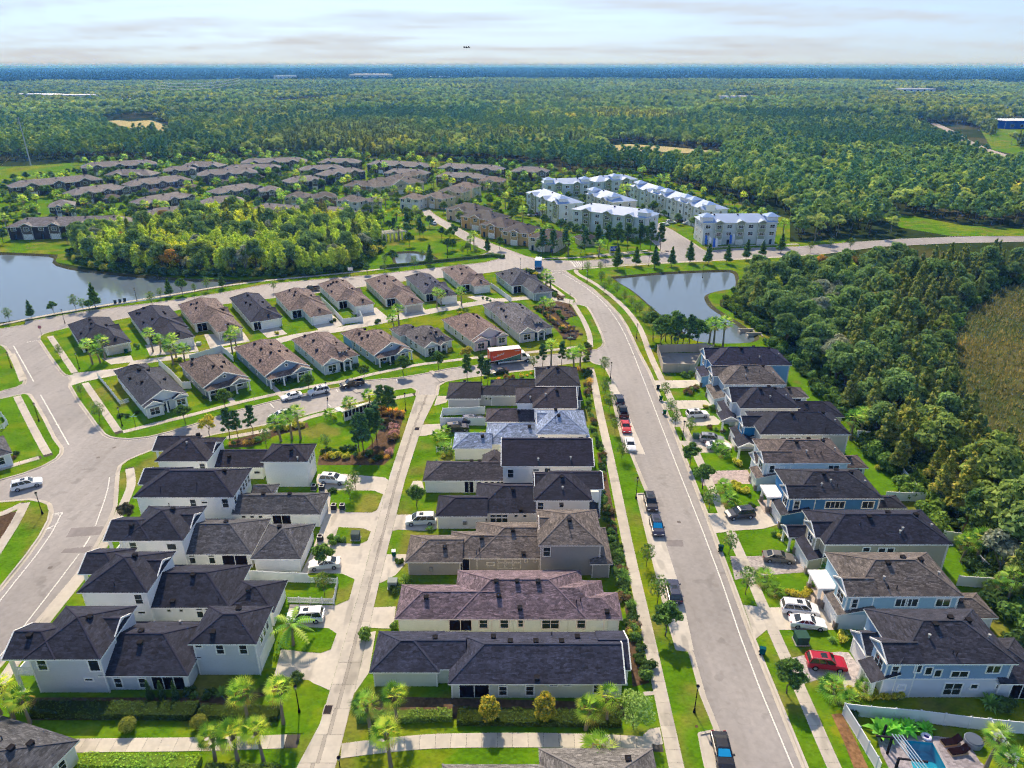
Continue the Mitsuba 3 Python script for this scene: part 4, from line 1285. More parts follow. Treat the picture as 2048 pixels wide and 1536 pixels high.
tan = (
    ('pale tan two storey house with a dark hip roof left of the white gabled house', (-121.84,384.41,-13.55,13.13), 'cbb894', '5f5650'),
    ('brown two storey house with a dark hip roof beside the pale tan one', (-104.74,379.82,20.39,13.19), '9c7a58', '514b48'),
    ('white and grey gabled two storey house in the tan quarter', (-91.57,373.85,-23.97,14.28), 'dfe2de', '6b625b'),
    ('narrow grey gabled house left of the courtyard with cars', (-73.95,369.48,10.99,7.58), 'b8bab4', '56545a'),
    ('large terracotta brown two storey house at the left of the tan row', (-98.07,421.55,-5.91,17.78), 'a98868', '5c524c'),
    ('cream two storey house, second in the receding tan row', (-80.92,430.94,43.43,14.24), 'd5c9a8', '625951'),
    ('pale yellow two storey house, third in the receding tan row', (-71.18,444.76,51.1,13.35), 'd8c79a', '5e554f'),
    ('tan two storey house, last in the receding tan row', (-63.35,459.44,45.16,12.42), 'b59c78', '675a50'),
    ('white two storey house with a brown roof and small porch at the road bend', (-59.59,379.82,-21.69,12.16), 'e4e3dc', '7d6a5c'),
    ('large cream two storey house right of the white one at the road bend', (-48.23,385.97,-37.33,15.1), 'd6c49c', '6f6058'),
    ('cream gabled two storey house behind the large cream one', (-41.69,403.88,-25.02,15.81), 'd3c39f', '5f5754'),
    ('cream and white house with a red brown roof on the road to the townhouses', (-35.73,419.72,-28.32,15.14), 'd9cdb4', '7a6155'),
    ('red brown roofed house at the end of the tan road', (-20.81,440.73,-14.69,15.64), 'c9b8a0', '7b6052'),
    ('grey roofed row of small cottages behind the terracotta brown house', (-78.37,415.38,39.83,34.07), 'c9bda6', '6a625c'),
)
for lab, s, wall, roof in tan:
    row_house('house', lab, None, s, 11, 5.4, wall, roof, 2, 3, pitch=.45, bay_out=.6, wall2=wall, cat='house')
for lab, s, d, wall, roof in (
    ('dark roofed beige house, farthest of the row beside the road bridge junction', (-32.75,351.61,-39.74,19.85), 14, 'cdb896', '3b3a42'),
    ('yellow beige house with a navy roof, second of the row beside the junction', (-24.4,332.89,-36.34,19.4), 14, 'cba86c', '383944'),
    ('grey and yellow house with a maroon roof, third of the row beside the junction', (-14.57,314.84,-35.9,14.27), 14, 'bb9a62', '453a3c'),
    ('beige house with a navy roof, fourth of the row beside the junction', (-5.08,300.46,-25.53,13.46), 14, 'c4a878', '36353f'),
    ('cream house with a dark maroon roof and palms, nearest of the row beside the junction', (6.33,289.06,-25.51,12.56), 14, 'c9c0b2', '3b3237'),
):
    row_house('house', lab, None, s, d, 5.4, wall, roof, 2, 3, pitch=.42, bay_out=.9, wall2=wall, cat='house')
h = House('garage', 'beige garage with a navy pyramid roof behind the pines at the junction', *(28.33,294.11), 12, wall='c4bcae', roof='33343f', cat='garage', caps=False)
A = h.block(0, 9, 0, 9, 2.7, 'hh')
h.win(A, 'f', .5, .9)
h.done()
h = House('warehouse', 'blue flat roofed building at the right edge beyond the forest', *(576.89,881.8), 2, wall='1b4fb0', roof='c8ccd0', cat='building', caps=False, roof_bsdf='plain')
A = h.block(0, 60, 0, 40, 9, 'hh', pitch=.02)
for t in (.15, .35, .55):
    h.win(A, 'f', t, 2, 4, 3, rail=False)
h.done()
for lab, (x, y), w, hh in (('long pale building on the horizon left of the centre', (-736.39,3487.66), 190, 26), ('pale block on the horizon farther left', (-1044.5,3387.11), 95, 22), ('low pale shed roofs among the trees on the far left', (-1121.3,1677.75), 120, 9), ('pale sheds among the trees right of the far left ones', (-1012.29,1630.27), 160, 9), ('white roofed store in the far forest right of the centre', (420.39,1542.81), 70, 10), ('small pale building in the far forest, far right', (993.3,1962.65), 90, 12), ('tiny white building deep in the middle forest', (-417.61,3707.61), 120, 14), ('grey roofs at the forest clearing left of the power lines', (-776.88,1502.44), 60, 7)):
    h = House('building', lab, x, y, 0, wall='d8d8d4', roof='dcdcd8', cat='building', caps=False, roof_bsdf='plain')
    A = h.block(0, w, 0, w * .3, hh, 'hh', pitch=.05)
    for k in range(5):
        h.win(A, 'f', .12 + .19 * k, hh * .45, w * .06, hh * .25, rail=False)
    h.done()


# ---------------------------------------------------------------- ground, roads, water
lots_c = ring([(-64.64,44.47),(-198.22,201.65),(-169.99,184.78),(-149.8,196.32),(-144.32,201.65),(-115.28,223.53),(-86.56,244.74),(-60.85,253.97),(-53.48,256.73),(-38.5,263.85),(-24.57,269.8),(-5.49,284.95),(12.83,271.32),(27.71,276.79),(60.54,289.19),(94.67,299.85),(123.92,303.57),(147.91,309.3),(121.93,276.79),(100.9,261.67),(85.42,253.97),(83.54,244.74),(79.82,229.66),(67.55,221.37),(65.88,215.11),(69.77,201.65),(73.12,180.93),(74.6,170.18),(71.81,133.9),(71.17,122.2),(74.83,107.86),(72.52,96.65),(72.52,85.37),(72.94,74.01),(88.16,55.55),(76.95,44.47)])
town = ring([(-283.4,258.12),(-536.91,517.28),(-378.1,543.66),(-341.17,569.68),(-275.04,594.87),(-225.12,601.5),(-158.56,611.71),(-64.59,582.02),(-5.24,552.08),(31.01,530.16),(36.51,504.97),(93.28,514.77),(100.86,481.94),(124.63,394.22),(137.3,353.14),(118.29,299.85),(92.37,291.79),(27.22,271.32),(-4.75,276.79),(-27.58,266.79),(-53.35,256.03),(-69.39,249.94),(-96.49,244.74),(-115.74,246.67),(-145.52,254.66),(-176.82,269.8),(-182.55,281.63),(-208.61,285.79)])
lawn_poly = unary_union([lots_c, town]).difference(unary_union([road.buffer(.01), ponds, pool_rect]))
ground = world.difference(unary_union([hole, lawn_poly.buffer(-.5)]))
struct('ground', MB().shape(ground, -0.02), 'earth')
struct('lawn', MB().shape(lawn_poly, 0.0), 'lawn_turf')
struct('road', MB().shape(road, -0.12), 'asphalt', '948f8c')
kerb = road.buffer(0.34, join_style=1).difference(road.buffer(0.0))
struct('kerb', MB().shape(kerb, -0.125, 0.022), 'concrete', 'c4bdb0')
gut = road.difference(road.buffer(-0.42)).difference(bay)
struct('gutter', MB().shape(gut, -0.114), 'concrete', 'c2bbae')
bm = MB().shape(bay.intersection(road), -0.110)
struct('parking_bay', bm, 'concrete', 'c9c3b8')


def bank(pond, depth, w, name, color):
    inner = pond.buffer(-w)
    mb = MB()
    p = np.array(LineString(pond.exterior.coords).segmentize(4).coords)
    for a, b in zip(p[:-1], p[1:]):
        t = (b - a) / (np.linalg.norm(b - a) + 1e-9)
        n = np.array([-t[1], t[0]])
        m = (a + b) / 2 + n * .1
        n = n if pond.contains(Point(m)) else -n
        mb.add([(*a, .01), (*b, .01), (*(b + n * w), -depth), (*(a + n * w), -depth)], [[0, 1, 2, 3]])
    struct(name, mb, 'soil', color)


for nm, pd in (('pond', pond_left), ('pond', pond_right), ('pond', pond_fountain)):
    bank(pd, 1.0, 2.2, 'pond_bank', '4f5138')
    struct(nm, MB().shape(pd.buffer(-.3), -0.55), 'water')
struct('marsh', MB().shape(marsh, 0.01), 'reeds')
fm = MB()
for pl, zz in ((ring([(84.25,693.58),(112.58,711.6),(141.57,689.21),(183.71,648.26),(175.55,625.84),(132.78,644.42),(84.79,660.05)]), .01), (ring([(-540.89,991.09),(-536.25,1027.29),(-504.51,999.91),(-492.07,1027.29),(-449.29,965.52),(-397,888.82),(-379.03,829.23),(-427.73,888.82),(-453.66,895.96),(-494.53,941.2)]), .01)):
    fm.shape(pl, zz)
struct('meadow', fm, 'soil', 'b2a878')
cm = MB()
for pl in (ring([(186.52,365.93),(202.96,360.71),(213.05,338.85),(238.94,327.72),(230.63,315.23),(195.01,315.23),(181.7,333.2)]), ring([(384.51,745.38),(407.25,755.6),(404.06,730.53),(377.41,702.48),(365.63,702.48)]), ring([(-406.11,552.08),(-353.95,546.44),(-334.33,517.28),(-370.01,500.2)])):
    cm.shape(pl, .03)
struct('clearing', cm, 'lawn_turf')
struct('distant_yard', MB().shape(ring([(548.75,881.8),(642.55,881.8),(436.14,588.37),(423.23,604.86),(426.63,660.05)]), .03), 'lawn_turf')
struct('distant_road', MB().shape(strip([(540.17,965.52),(498.36,854.73),(458.27,760.82),(427.89,680.63),(409.33,615.18),(375.55,517.28)], 9), .05), 'concrete', 'b3aaa0')


def slabs(name, pts, width, step, color='c6bfb1', gap=.03, z=.045, limit=108, parts=True):
    """a footpath: a sheet of joint filler, slabs as pieces near the camera and one mesh of slabs farther off"""
    line = LineString(smooth_line(pts, 2))
    n = max(1, int(line.length / step))
    key = None
    far = MB()
    near = []
    for i in range(n):
        a, b = i * step + gap / 2, (i + 1) * step - gap / 2
        q = []
        for s in (a, b):
            p0, p1 = line.interpolate(max(0, s - .2)), line.interpolate(s + .2)
            t = np.array([p1.x - p0.x, p1.y - p0.y])
            t /= np.linalg.norm(t) + 1e-9
            p = line.interpolate(s)
            q.append(((p.x - t[1] * -width / 2, p.y + t[0] * -width / 2), (p.x - t[1] * width / 2, p.y + t[0] * width / 2)))
        (r0, l0), (r1, l1) = q
        dz = .006 * math.sin(i * 12.9)
        m = [(*r0, -.02), (*r1, -.02), (*l1, -.02), (*l0, -.02), (*r0, z + dz), (*r1, z + dz), (*l1, z + dz), (*l0, z + dz)]
        if parts and r0[1] < limit:
            near.append(m)
        else:
            far.hexa(m)
    base = MB().shape(strip(list(line.coords), width - .04), .02)
    key = struct(name, base, 'plain', '57534c')
    for m in near:
        mb = MB().hexa(m)
        put('slab', mb, 'concrete', lin(color) * (0.93 + .14 * rng.random()), key)
    if far.n:
        k = put('slab_run', far, 'concrete', color, key)
        labels[k] = {'kind': 'stuff'}
    paths.append(strip(pts, width))
    return key


paths = []
slabs('pavement', [(17.87,50.75),(17.97,54.3),(18.13,64.13),(18.3,74.76),(18.37,89.14),(18.82,108.02),(19.18,126.47),(19.28,139.58),(19.77,155.07),(19.83,165.2)], 1.7, 1.6, limit=100)
slabs('pavement', [(35.2,50.75),(35.12,54.3),(35.38,64.43),(35.3,72.27),(35.64,81.96),(35.75,93.69),(36.08,105.86),(36.28,122),(36.31,139.83),(36.35,162.33),(36.36,173.64),(37.25,191.64),(36.85,201.78),(35.28,215.32),(32.03,229.66),(28.18,242.84),(24.02,251.94),(23.37,257.42),(24.85,259.53)], 1.6, 1.6, limit=86)
slabs('footpath', [(-51.91,55.93),(-49.16,56.12),(-35.19,56.25),(-24.15,56.71)], 1.8, 1.75)
slabs('footpath', [(-19.1,55.42),(-15.43,56),(-10.3,56.6),(-6.35,56.77),(1.53,56.84),(6.18,56.77),(11.38,56.6),(16.96,56.19)], 1.9, 1.75)
slabs('pavement', [(-63.27,64.66),(-63.88,69.55),(-64.29,77.88),(-64.29,83.79),(-64.83,92.33),(-67.86,104.99),(-68.57,107.86),(-69.49,110.85),(-72.71,116.49)], 1.5, 1.6, limit=0)
for pts in ([(-130.09,187.75),(-108.44,161.7)], [(-102.64,155.65),(-81.47,130.1)], [(-81.07,130.76),(-72.29,137),(-68.89,139.43),(-62.44,144.62),(-55.98,148.6),(-47.27,153.91),(-39.25,157.13),(-35.94,160.16),(-28.91,164.24),(-23.37,167.33),(-13.23,170.52),(-5.78,172.94),(4.78,175.42),(19.13,179.81)],
            [(-58.55,128.15),(-49.97,131.95),(-45.65,135.35),(-44.67,137.17),(-37.96,141.31),(-31.32,144.88),(-22.31,149.42)], [(-132.32,174.35),(-126.09,166.83),(-118.29,156.83)], [(-114.25,148.2),(-103.58,135.63),(-93.58,124.08),(-90.6,120.83)], [(-100.18,112.39),(-96.97,115.94),(-91.83,120.44)],
            [(-85.01,104.53),(-82.89,98.32),(-81.33,92.14),(-78.32,80.96)], [(-90.99,99.17),(-87,100.76),(-85.1,104.53)], [(19.72,216.13),(21.25,203.2),(22.06,189.57),(21.27,179.43)], [(11.45,242.84),(17.27,224.62)],
            [(-156.2,192.89),(-150.37,197.19),(-145.64,202.56),(-133.81,213.09),(-114.62,225.72),(-95.17,240.96),(-69.56,250.61),(-52.69,257.42),(-27.86,269.8),(-12.64,276)], [(24.85,259.53),(51.52,266.79),(83.25,272.87),(110.63,278.39),(124.17,282.46)], [(8.25,274.42),(27.71,276.79),(45.56,282.46),(64.1,287.48)], [(80.76,292.67),(93.63,296.22),(122.54,299.85)],
            [(30.32,279.19),(43.77,284.11),(56.83,289.19)], [(-27.16,272.87),(-12.77,279.19),(-7.97,286.63)]):
    slabs('pavement', pts, 1.5, 1.6, parts=False)

# the concrete alley with its drain strip, its slabs and the drives beside it
a_pts = [(-24.36,50.19),(-23.49,53.32),(-22.33,58.98),(-22.17,82.03),(-22.77,113.79),(-22.13,148.88)]
b_pts = [(-19.37,50.19),(-19.24,55.55),(-19.25,62.4),(-19.63,84.23),(-19.73,112.04),(-19.01,133.9),(-17.38,148.88)]
alley = Polygon(list(a_pts) + list(reversed(b_pts))).buffer(0)
ak = struct('alley', MB().shape(alley, .02), 'plain', '6a655d')
ya, yb = alley.bounds[1] + .1, alley.bounds[3]
i, y = 0, ya
far = MB()
while y < yb - 1:
    y2 = min(y + 3.6, yb)
    if sbox(-40, y + .02, 0, y2 - .02).intersection(alley).is_empty:
        y = y2
        continue
    for side in (0, 1):
        row = sbox(-40, y + .02, 0, y2 - .02).intersection(alley)
        if row.is_empty:
            continue
        lo, hi = row.bounds[0], row.bounds[2]
        mid = (lo + hi) / 2
        half = row.intersection(sbox(lo, 0, mid - .22, 300) if side == 0 else sbox(mid + .22, 0, hi, 300))
        m = MB().shape(half, .0, .055 + .004 * math.sin(i * 7.7 + side))
        if y < 112 and m.n:
            put('slab', m, 'concrete', lin('c3bcb0') * (0.9 + .18 * rng.random()), ak)
        elif m.n:
            far.add(*m.arr())
    mid_strip = sbox(mid - .19, y + .02, mid + .19, y2 - .02).intersection(alley)
    put('drain_strip', MB().shape(mid_strip, .0, .04), 'concrete', 'a9a298', ak)
    y, i = y2, i + 1
k = put('slab_run', far, 'concrete', 'c3bcb0', ak)
labels[k] = {'kind': 'stuff'}
for (x, y), sh in (((-21.86,60.94), 1), ((-19.96,132.09), 1)):
    gk = put('drain_grate', MB().box(x - .55, x + .55, y - .75, y + .75, .05, .075), 'plain', 'b0a89c', ak)
    gm = MB()
    for q in range(7):
        gm.box(x - .42 + q * .13, x - .36 + q * .13, y - .6, y + .6, .07, .09)
    gm.box(x - .44, x + .44, y - .62, y + .62, .06, .078)
    put('grate_bars', gm, 'plain', '3a3636', gk)

court = unary_union([
    Polygon([(-29.84,66.08),(-30.25,70.41),(-31.48,78.38),(-31.83,85.37),(-31.56,90.13),(-31.61,96.65),(-32.09,103.91),(-34.37,107.86),(-36.14,112.04),(-36.3,114.14),(-31.24,114.14),(-23.56,112.91),(-22.63,111.7),(-22.35,88.9),(-21.87,73.55),(-21.73,63.52),(-23.69,64.51),(-26.47,65.68),(-28.08,65.84)]),
    Polygon([(-21.8,90.32),(-16.55,90.32),(-16.27,88.23),(-17.44,85.37),(-19.18,83.72),(-21.69,82.64)]), Polygon([(-21.72,78.29),(-16.42,78.54),(-16.11,74.25),(-21.8,74.48)]),
    Polygon([(-21.82,100.86),(-12.72,101.22),(-12.32,97.04),(-14.06,96.36),(-18.72,96.7),(-21.57,95.7)]), Polygon([(-20.37,133.96),(-15.18,134.44),(-9.06,134.44),(-9.29,130.74),(-13.99,130.74),(-18.28,128.95),(-21.02,128.95)]),
    Polygon([(-18.03,66.64),(-19.55,62.4),(-21.15,67.05),(-20.43,73.09),(-18.41,73.82)]), Polygon([(-17.32,148.33),(-14.32,148.33),(-14.84,144.88),(-17.49,143.08)]), Polygon([(-16.56,111.7),(-18.21,111.7),(-18.71,107.86),(-15.58,107.86)])])
court = court.difference(alley.buffer(.03)).difference(road)
struct('driveway', MB().shape(court, .03), 'concrete', 'c9c2b5')
for kind, col, pl in (
    ('paver', 'b5aeac', [(36.15,69.03),(38.92,69.79),(42.7,70.08),(43.91,69.99),(44.3,66.61),(43.38,65.35),(42.09,64.65),(41.14,65.35),(38.26,65.53),(35.55,64.65)]),
    ('concrete', 'cbc4b6', [(32.82,78.89),(35.95,78.39),(37.85,78.39),(41.27,80.66),(43.55,80.66),(44.02,74.58),(43.79,74.01),(37.5,74.01),(36.01,74.01),(34.52,74.01),(32.5,72.33)]),
    ('paver', 'b1a9a5', [(33.98,89.84),(36.25,89.78),(41.46,89.99),(44.64,89.84),(44.72,86.05),(36.12,85.07),(33.14,84.24)]),
    ('concrete', 'cbc4b8', [(33.45,101.43),(36.52,101.43),(41.94,103.46),(43.5,103.46),(44.42,98.19),(41.4,96.94),(36.82,96.48),(33.11,95.71)]),
    ('paver', 'b9aaa6', [(35.42,115.18),(37.54,115.18),(44.43,115.59),(44.54,111.82),(43.98,110.67),(36.59,110.67),(34.56,109.92)]),
    ('concrete', 'c8c1b4', [(33.62,127.06),(35.85,126.83),(39.24,129.46),(43.26,128.02),(44.53,125.2),(43.09,122.48),(36.76,122.03),(34.6,124.28)]),
    ('concrete', 'ccc6b8', [(33.54,137.65),(36.17,137.38),(44.06,138.19),(44.81,135.53),(43.91,133.97),(37.06,133.2),(33.92,132.95)]),
    ('concrete', 'ccc6b8', [(33.96,145.53),(35.8,145.82),(44.32,146.12),(44.96,142.63),(42.49,141.78),(37.18,141.5),(34.57,140.94)]),
    ('concrete', 'ccc6b8', [(34.14,157.14),(37,157.14),(44.7,157.47),(45.68,154.83),(42.82,152.89),(37.43,152.57),(34.19,152.25)]),
):
    struct('driveway', MB().shape(Polygon(pl).buffer(0).difference(road), .028), kind, col)
for pl in ([(-108.75,159.85),(-106.77,157.43),(-105.26,153.91),(-103.13,156.54),(-95.88,161.39),(-97.71,165.85),(-100.43,164.24),(-108.44,161.7)], [(-97.39,165.2),(-91.85,168.83),(-79.3,172.94),(-65.34,180.93),(-59.31,186.35),(-47.95,192.06),(-33.54,201.65),(-19.32,211.11),(-5.46,218.73),(10.81,223.53),(19.12,216.65),(20.13,221.37),(11.28,226.83),(-6.36,222.45),(-21.22,215.11),(-35.66,205.81),(-48.86,196.32),(-61.61,189.57),(-67.22,184.78),(-81.87,176.14),(-98.36,169.5)],
           [(-106.87,171.21),(-100.21,173.29),(-97.26,168.83),(-102.32,167.16)], [(-100.13,180.93),(-87.26,182.84),(-83.47,176.14),(-95.05,172.94)], [(-87.29,189.17),(-76.8,191.22),(-72.38,183.61),(-81.38,178.32)], [(-74.47,195.02),(-69.45,197.62),(-63.74,189.57),(-68.41,186.35)], [(-62.04,203.02),(-54.81,206.28),(-49.05,197.19),(-55.02,191.64)], [(-49.66,208.67),(-42.81,213.6),(-37.72,204.41),(-43.34,198.06)],
           [(-37.07,213.09),(-28.88,215.62),(-26.17,209.64),(-33.93,204.41)], [(-21.76,217.68),(-16.82,220.31),(-15.08,213.09),(-20.01,210.13)], [(-14.8,224.62),(-10.28,226.83),(-3.9,221.37),(-6.18,215.11)], [(4.28,224.62),(11.28,226.83),(17.21,221.37),(10.58,218.2)]):
    struct('driveway', MB().shape(Polygon(pl).buffer(0).difference(road), .026), 'concrete', 'c9c3b8')
for pl in ([(41.1,65.26),(42.19,65.35),(42.6,63.62),(43.31,62.77),(42.97,62.6),(40.67,63.44)], [(-58.29,154.49),(-57.18,154.78),(-51.62,147.53),(-52.96,146.99)], [(-40.02,155.07),(-39.24,155.36),(-35.3,150.52),(-36.36,149.97)], [(-20.73,162.96),(-19.76,163.28),(-16.21,156.83),(-17.36,156.24)], [(-7.64,170.18),(-6.36,170.52),(-4.29,165.2),(-5.55,164.88)], [(-66.29,148.33),(-65.24,148.6),(-62.21,144.62),(-63.38,144.11)],
           [(16.01,63.59),(18.74,63.82),(18.76,63.29),(16.03,62.99)], [(14.97,57.51),(15.9,58.29),(17.08,58.52),(17.05,56.3),(16.31,56.15),(15.08,56.6)]):
    struct('walkway', MB().shape(Polygon(pl).buffer(0), .034), 'concrete', 'c4bdb2')

lm = MB()
for pl in ([(-29.14,74.56),(-24.89,74.27),(-23.64,73.31),(-23.73,70.47),(-24.91,69.86),(-27.3,70.06),(-29.84,70.47),(-30.9,70.47),(-31.97,74.51)], [(-32.53,108.51),(-24.83,108.39),(-22.97,107.18),(-23.18,102.3),(-24.05,101.57),(-28.42,101.75),(-31.65,103.8)],
           [(-28.72,97.38),(-24.56,97.03),(-23.17,96.15),(-23.27,93.63),(-24.45,92.83),(-29.4,93.31),(-28.65,95.28)], [(-25.54,85.59),(-23.42,84.33),(-23.33,79.92),(-24.93,78.77),(-32.19,79.03),(-33.65,84.05),(-30.23,85.74)], [(-26.62,65.38),(-25.32,65.38),(-23.85,64.39),(-23.9,57.67),(-26.1,57.67),(-26.6,63.25)]):
    lm.shape(Polygon(pl).buffer(0), .075)
struct('lawn', lm, 'lawn_turf')
beds = MB()
for pl in ([(16.78,122.2),(17.97,122.2),(17.05,89.14),(17,74.76),(17.05,64.98),(14.84,64.36),(15.87,75.91),(16.33,100.91)], [(-58.39,62.77),(-37.8,62.77),(-28.67,64.66),(-28.44,63.9),(-36.5,59.53),(-56.39,59.53)], [(-16.94,62.99),(13.28,62.03),(13.3,60.09),(10.18,58.5),(3.25,58.84),(-16.8,60.59)], [(-31,142.08),(-23.67,140.71),(-23.45,137.85),(-23.58,131.71),(-23.46,120.37),(-24.5,117.41),(-29.43,117.41),(-37.21,117.41),(-37.79,120.97),(-30.81,121.28),(-29.07,123.44),(-28.03,126.32),(-27.81,133.47),(-30.07,137.85)],
           [(-57.68,126.87),(-50.1,131.69),(-43.73,135.06),(-42.87,132.8),(-49.01,128.98),(-52.13,124.57),(-56.54,124.07)], [(14.2,233.27),(19.06,213.75),(19.72,206.88),(15.74,201.08),(19.4,189.65),(17.98,185.88),(14.67,185.27),(12.17,195.56),(7.47,212.97),(10.5,221.04),(10.19,239.84)],
           [(-88.27,100.68),(-85.29,101.83),(-84.2,102.65),(-83.19,97.34),(-82.39,93.75),(-81.64,90.75)], [(21.25,58.84),(21.54,58.84),(21.57,58.5),(21.21,58.44)]):
    beds.shape(Polygon(pl).buffer(0).difference(unary_union([road.buffer(.3), alley.buffer(.3)])), .012)
struct('planting_bed', beds, 'soil', '5f4f3c')
struct('bare_earth', MB().shape(Polygon([(37.67,60.32),(38.94,60.48),(38.99,58.76),(38.98,56.36),(38.86,53.33),(37.26,53.33),(37.57,56.66)]).buffer(0), .014), 'soil', '8a6a4a')

# painted lines
wl = MB()


def line(pts, w=.16, k=1):
    wl.shape(strip(smooth_line(pts, k), w).intersection(road), -.106)


rk_lines = [[(30.76,50.75),(30.69,53.32),(30.44,68.03),(31.34,88.66),(31.5,119.86),(31.88,148.33),(32.17,177.22),(32.08,189.57),(31.62,200.74),(30.15,215.62),(26.95,230.8),(22.35,244.74),(18.29,253.29)], [(-71.76,67.86),(-73.36,80.02),(-74.82,93.75),(-77.14,102.09)], [(-66.27,65.44),(-66.89,77.88),(-67.9,90.55)], [(-68.14,92.27),(-68.59,95.02)],
            [(-69.35,98.04),(-72.5,107.86),(-74.85,113.26)], [(-89.35,125.43),(-109.4,149.15)], [(-115.75,156.83),(-135.76,180.56)], [(-134.3,183.22),(-131.38,184.78)], [(-144.33,209.16),(-135.2,215.62)], [(12.06,257.42),(19.53,258.12)], [(14.48,253.97),(18.79,255.34)], [(22.06,275.21),(23.83,263.12)], [(24.89,271.32),(26.99,264.58)],
            [(-41.77,152.77),(-40.74,150.8)], [(-41.56,144.36),(-40.36,142.57)], [(-35.5,156.54),(-34.28,154.49)], [(-47.13,149.7),(-45.99,147.53)], [(-47.4,139.34),(-46.34,137.88)], [(-28.28,158.33),(-27.49,156.24)], [(-54.75,144.62),(-53.14,142.32)], [(-61.31,139.58),(-59.47,137.17)], [(-97.36,134.36),(-96.43,134.59)]]
for q in rk_lines:
    line(q, .17 if len(q) > 2 else .22)
for t in np.linspace(0, 1, 6):
    a, b = np.array((23,272.09)), np.array((27.68,272.09))
    c, d = np.array((24.21,263.12)), np.array((27.69,263.85))
    line([tuple(a + (b - a) * t), tuple(c + (d - c) * t)], .25)
bx, by = (-77.57,101.35)
for q in (-.45, .45):
    wl.shape(Point(bx + q, by).buffer(.38).difference(Point(bx + q, by).buffer(.27)), -.106)
wl.shape(strip([(bx - .45, by), (bx - .1, by + .5), (bx + .35, by + .5), (bx, by), (bx - .1, by + .5)], .1), -.106)
ax, ay = (-76.47,97.76)
wl.shape(unary_union([strip([(ax + .5, ay + 1.2), (ax - .1, ay - .3)], .16), Polygon([(ax - .6, ay - .9), (ax + .35, ay - .45), (ax - .35, ay - .1)])]), -.106)
put('painted_marking', wl, 'plain', 'dcdad4', 'road')
pm = MB()
for q in ([(-72.98,97.34),(-67.83,97.88),(-67.23,95.52),(-72.42,94.79)], [(-70.85,91.83),(-66.9,92.53),(-66.6,90.85),(-70.97,90.75)], [(24.93,94.09),(27.51,94.09),(27.38,92.4),(24.78,92.52)]):
    pm.shape(Polygon(q), -.117)
put('patch', pm, 'asphalt', '7c7675', 'road')
mm = MB()
for x, y in ((-70.47,87.22), (28,99.03), (-79.71,124.4), (-80.8,120.44)):
    mm.lathe([(.36, -.118), (.36, -.105)], 12, (x, y, 0))
put('manhole_cover', mm, 'plain', '77706a', 'road')


# ---------------------------------------------------------------- vehicles
def side_body(prof, W, ins=.10, z_in=.05):
    """a body from its side outline, its upper edges drawn in"""
    p = np.asarray(prof, float)
    c = p.mean(0)
    q = c + (p - c) * np.array([.985, .93])
    n = len(p)
    mb = MB()
    rings = [(q, -W / 2), (p, -W / 2 + ins), (p, W / 2 - ins), (q, W / 2)]
    v = np.vstack([np.c_[r[:, 0], np.full(n, y), r[:, 1]] for r, y in rings])
    mb.add(v, [[k * n + i, k * n + (i + 1) % n, (k + 1) * n + (i + 1) % n, (k + 1) * n + i] for k in range(3) for i in range(n)])
    tv, tf = trimesh.creation.triangulate_polygon(Polygon(q), engine='earcut')
    for y in (-W / 2, W / 2):
        mb.add(np.c_[np.asarray(tv)[:, 0], np.full(len(tv), y), np.asarray(tv)[:, 1]], tf)
    return mb


KINDS = {   # length, width, hull outline, cabin base x0 x1, roof x0 x1, roof height, belt height
    'sedan': (4.8, 1.84, [(-2.38, .32), (-2.4, .78), (-2.25, .98), (-1.5, 1.04), (.9, .99), (1.8, .88), (2.28, .72), (2.4, .45), (2.3, .28)], (-1.95, 1.05), (-1.0, .25), 1.45, .98),
    'suv': (4.9, 1.95, [(-2.4, .38), (-2.45, .85), (-2.4, 1.1), (-1.5, 1.14), (1.0, 1.12), (1.95, 1.05), (2.38, .85), (2.45, .5), (2.35, .34)], (-2.32, 1.15), (-2.0, .35), 1.76, 1.1),
    'minivan': (5.1, 1.98, [(-2.5, .32), (-2.55, .8), (-2.5, 1.05), (-1.5, 1.08), (1.2, 1.06), (2.0, .98), (2.5, .75), (2.55, .45), (2.45, .28)], (-2.42, 1.55), (-2.15, .6), 1.78, 1.04),
    'pickup': (5.7, 2.0, [(-2.8, .5), (-2.85, .9), (-2.82, 1.12), (-.6, 1.14), (1.4, 1.16), (2.3, 1.1), (2.75, .95), (2.85, .6), (2.7, .42)], (-.75, 1.5), (-.45, .75), 1.86, 1.12),
}


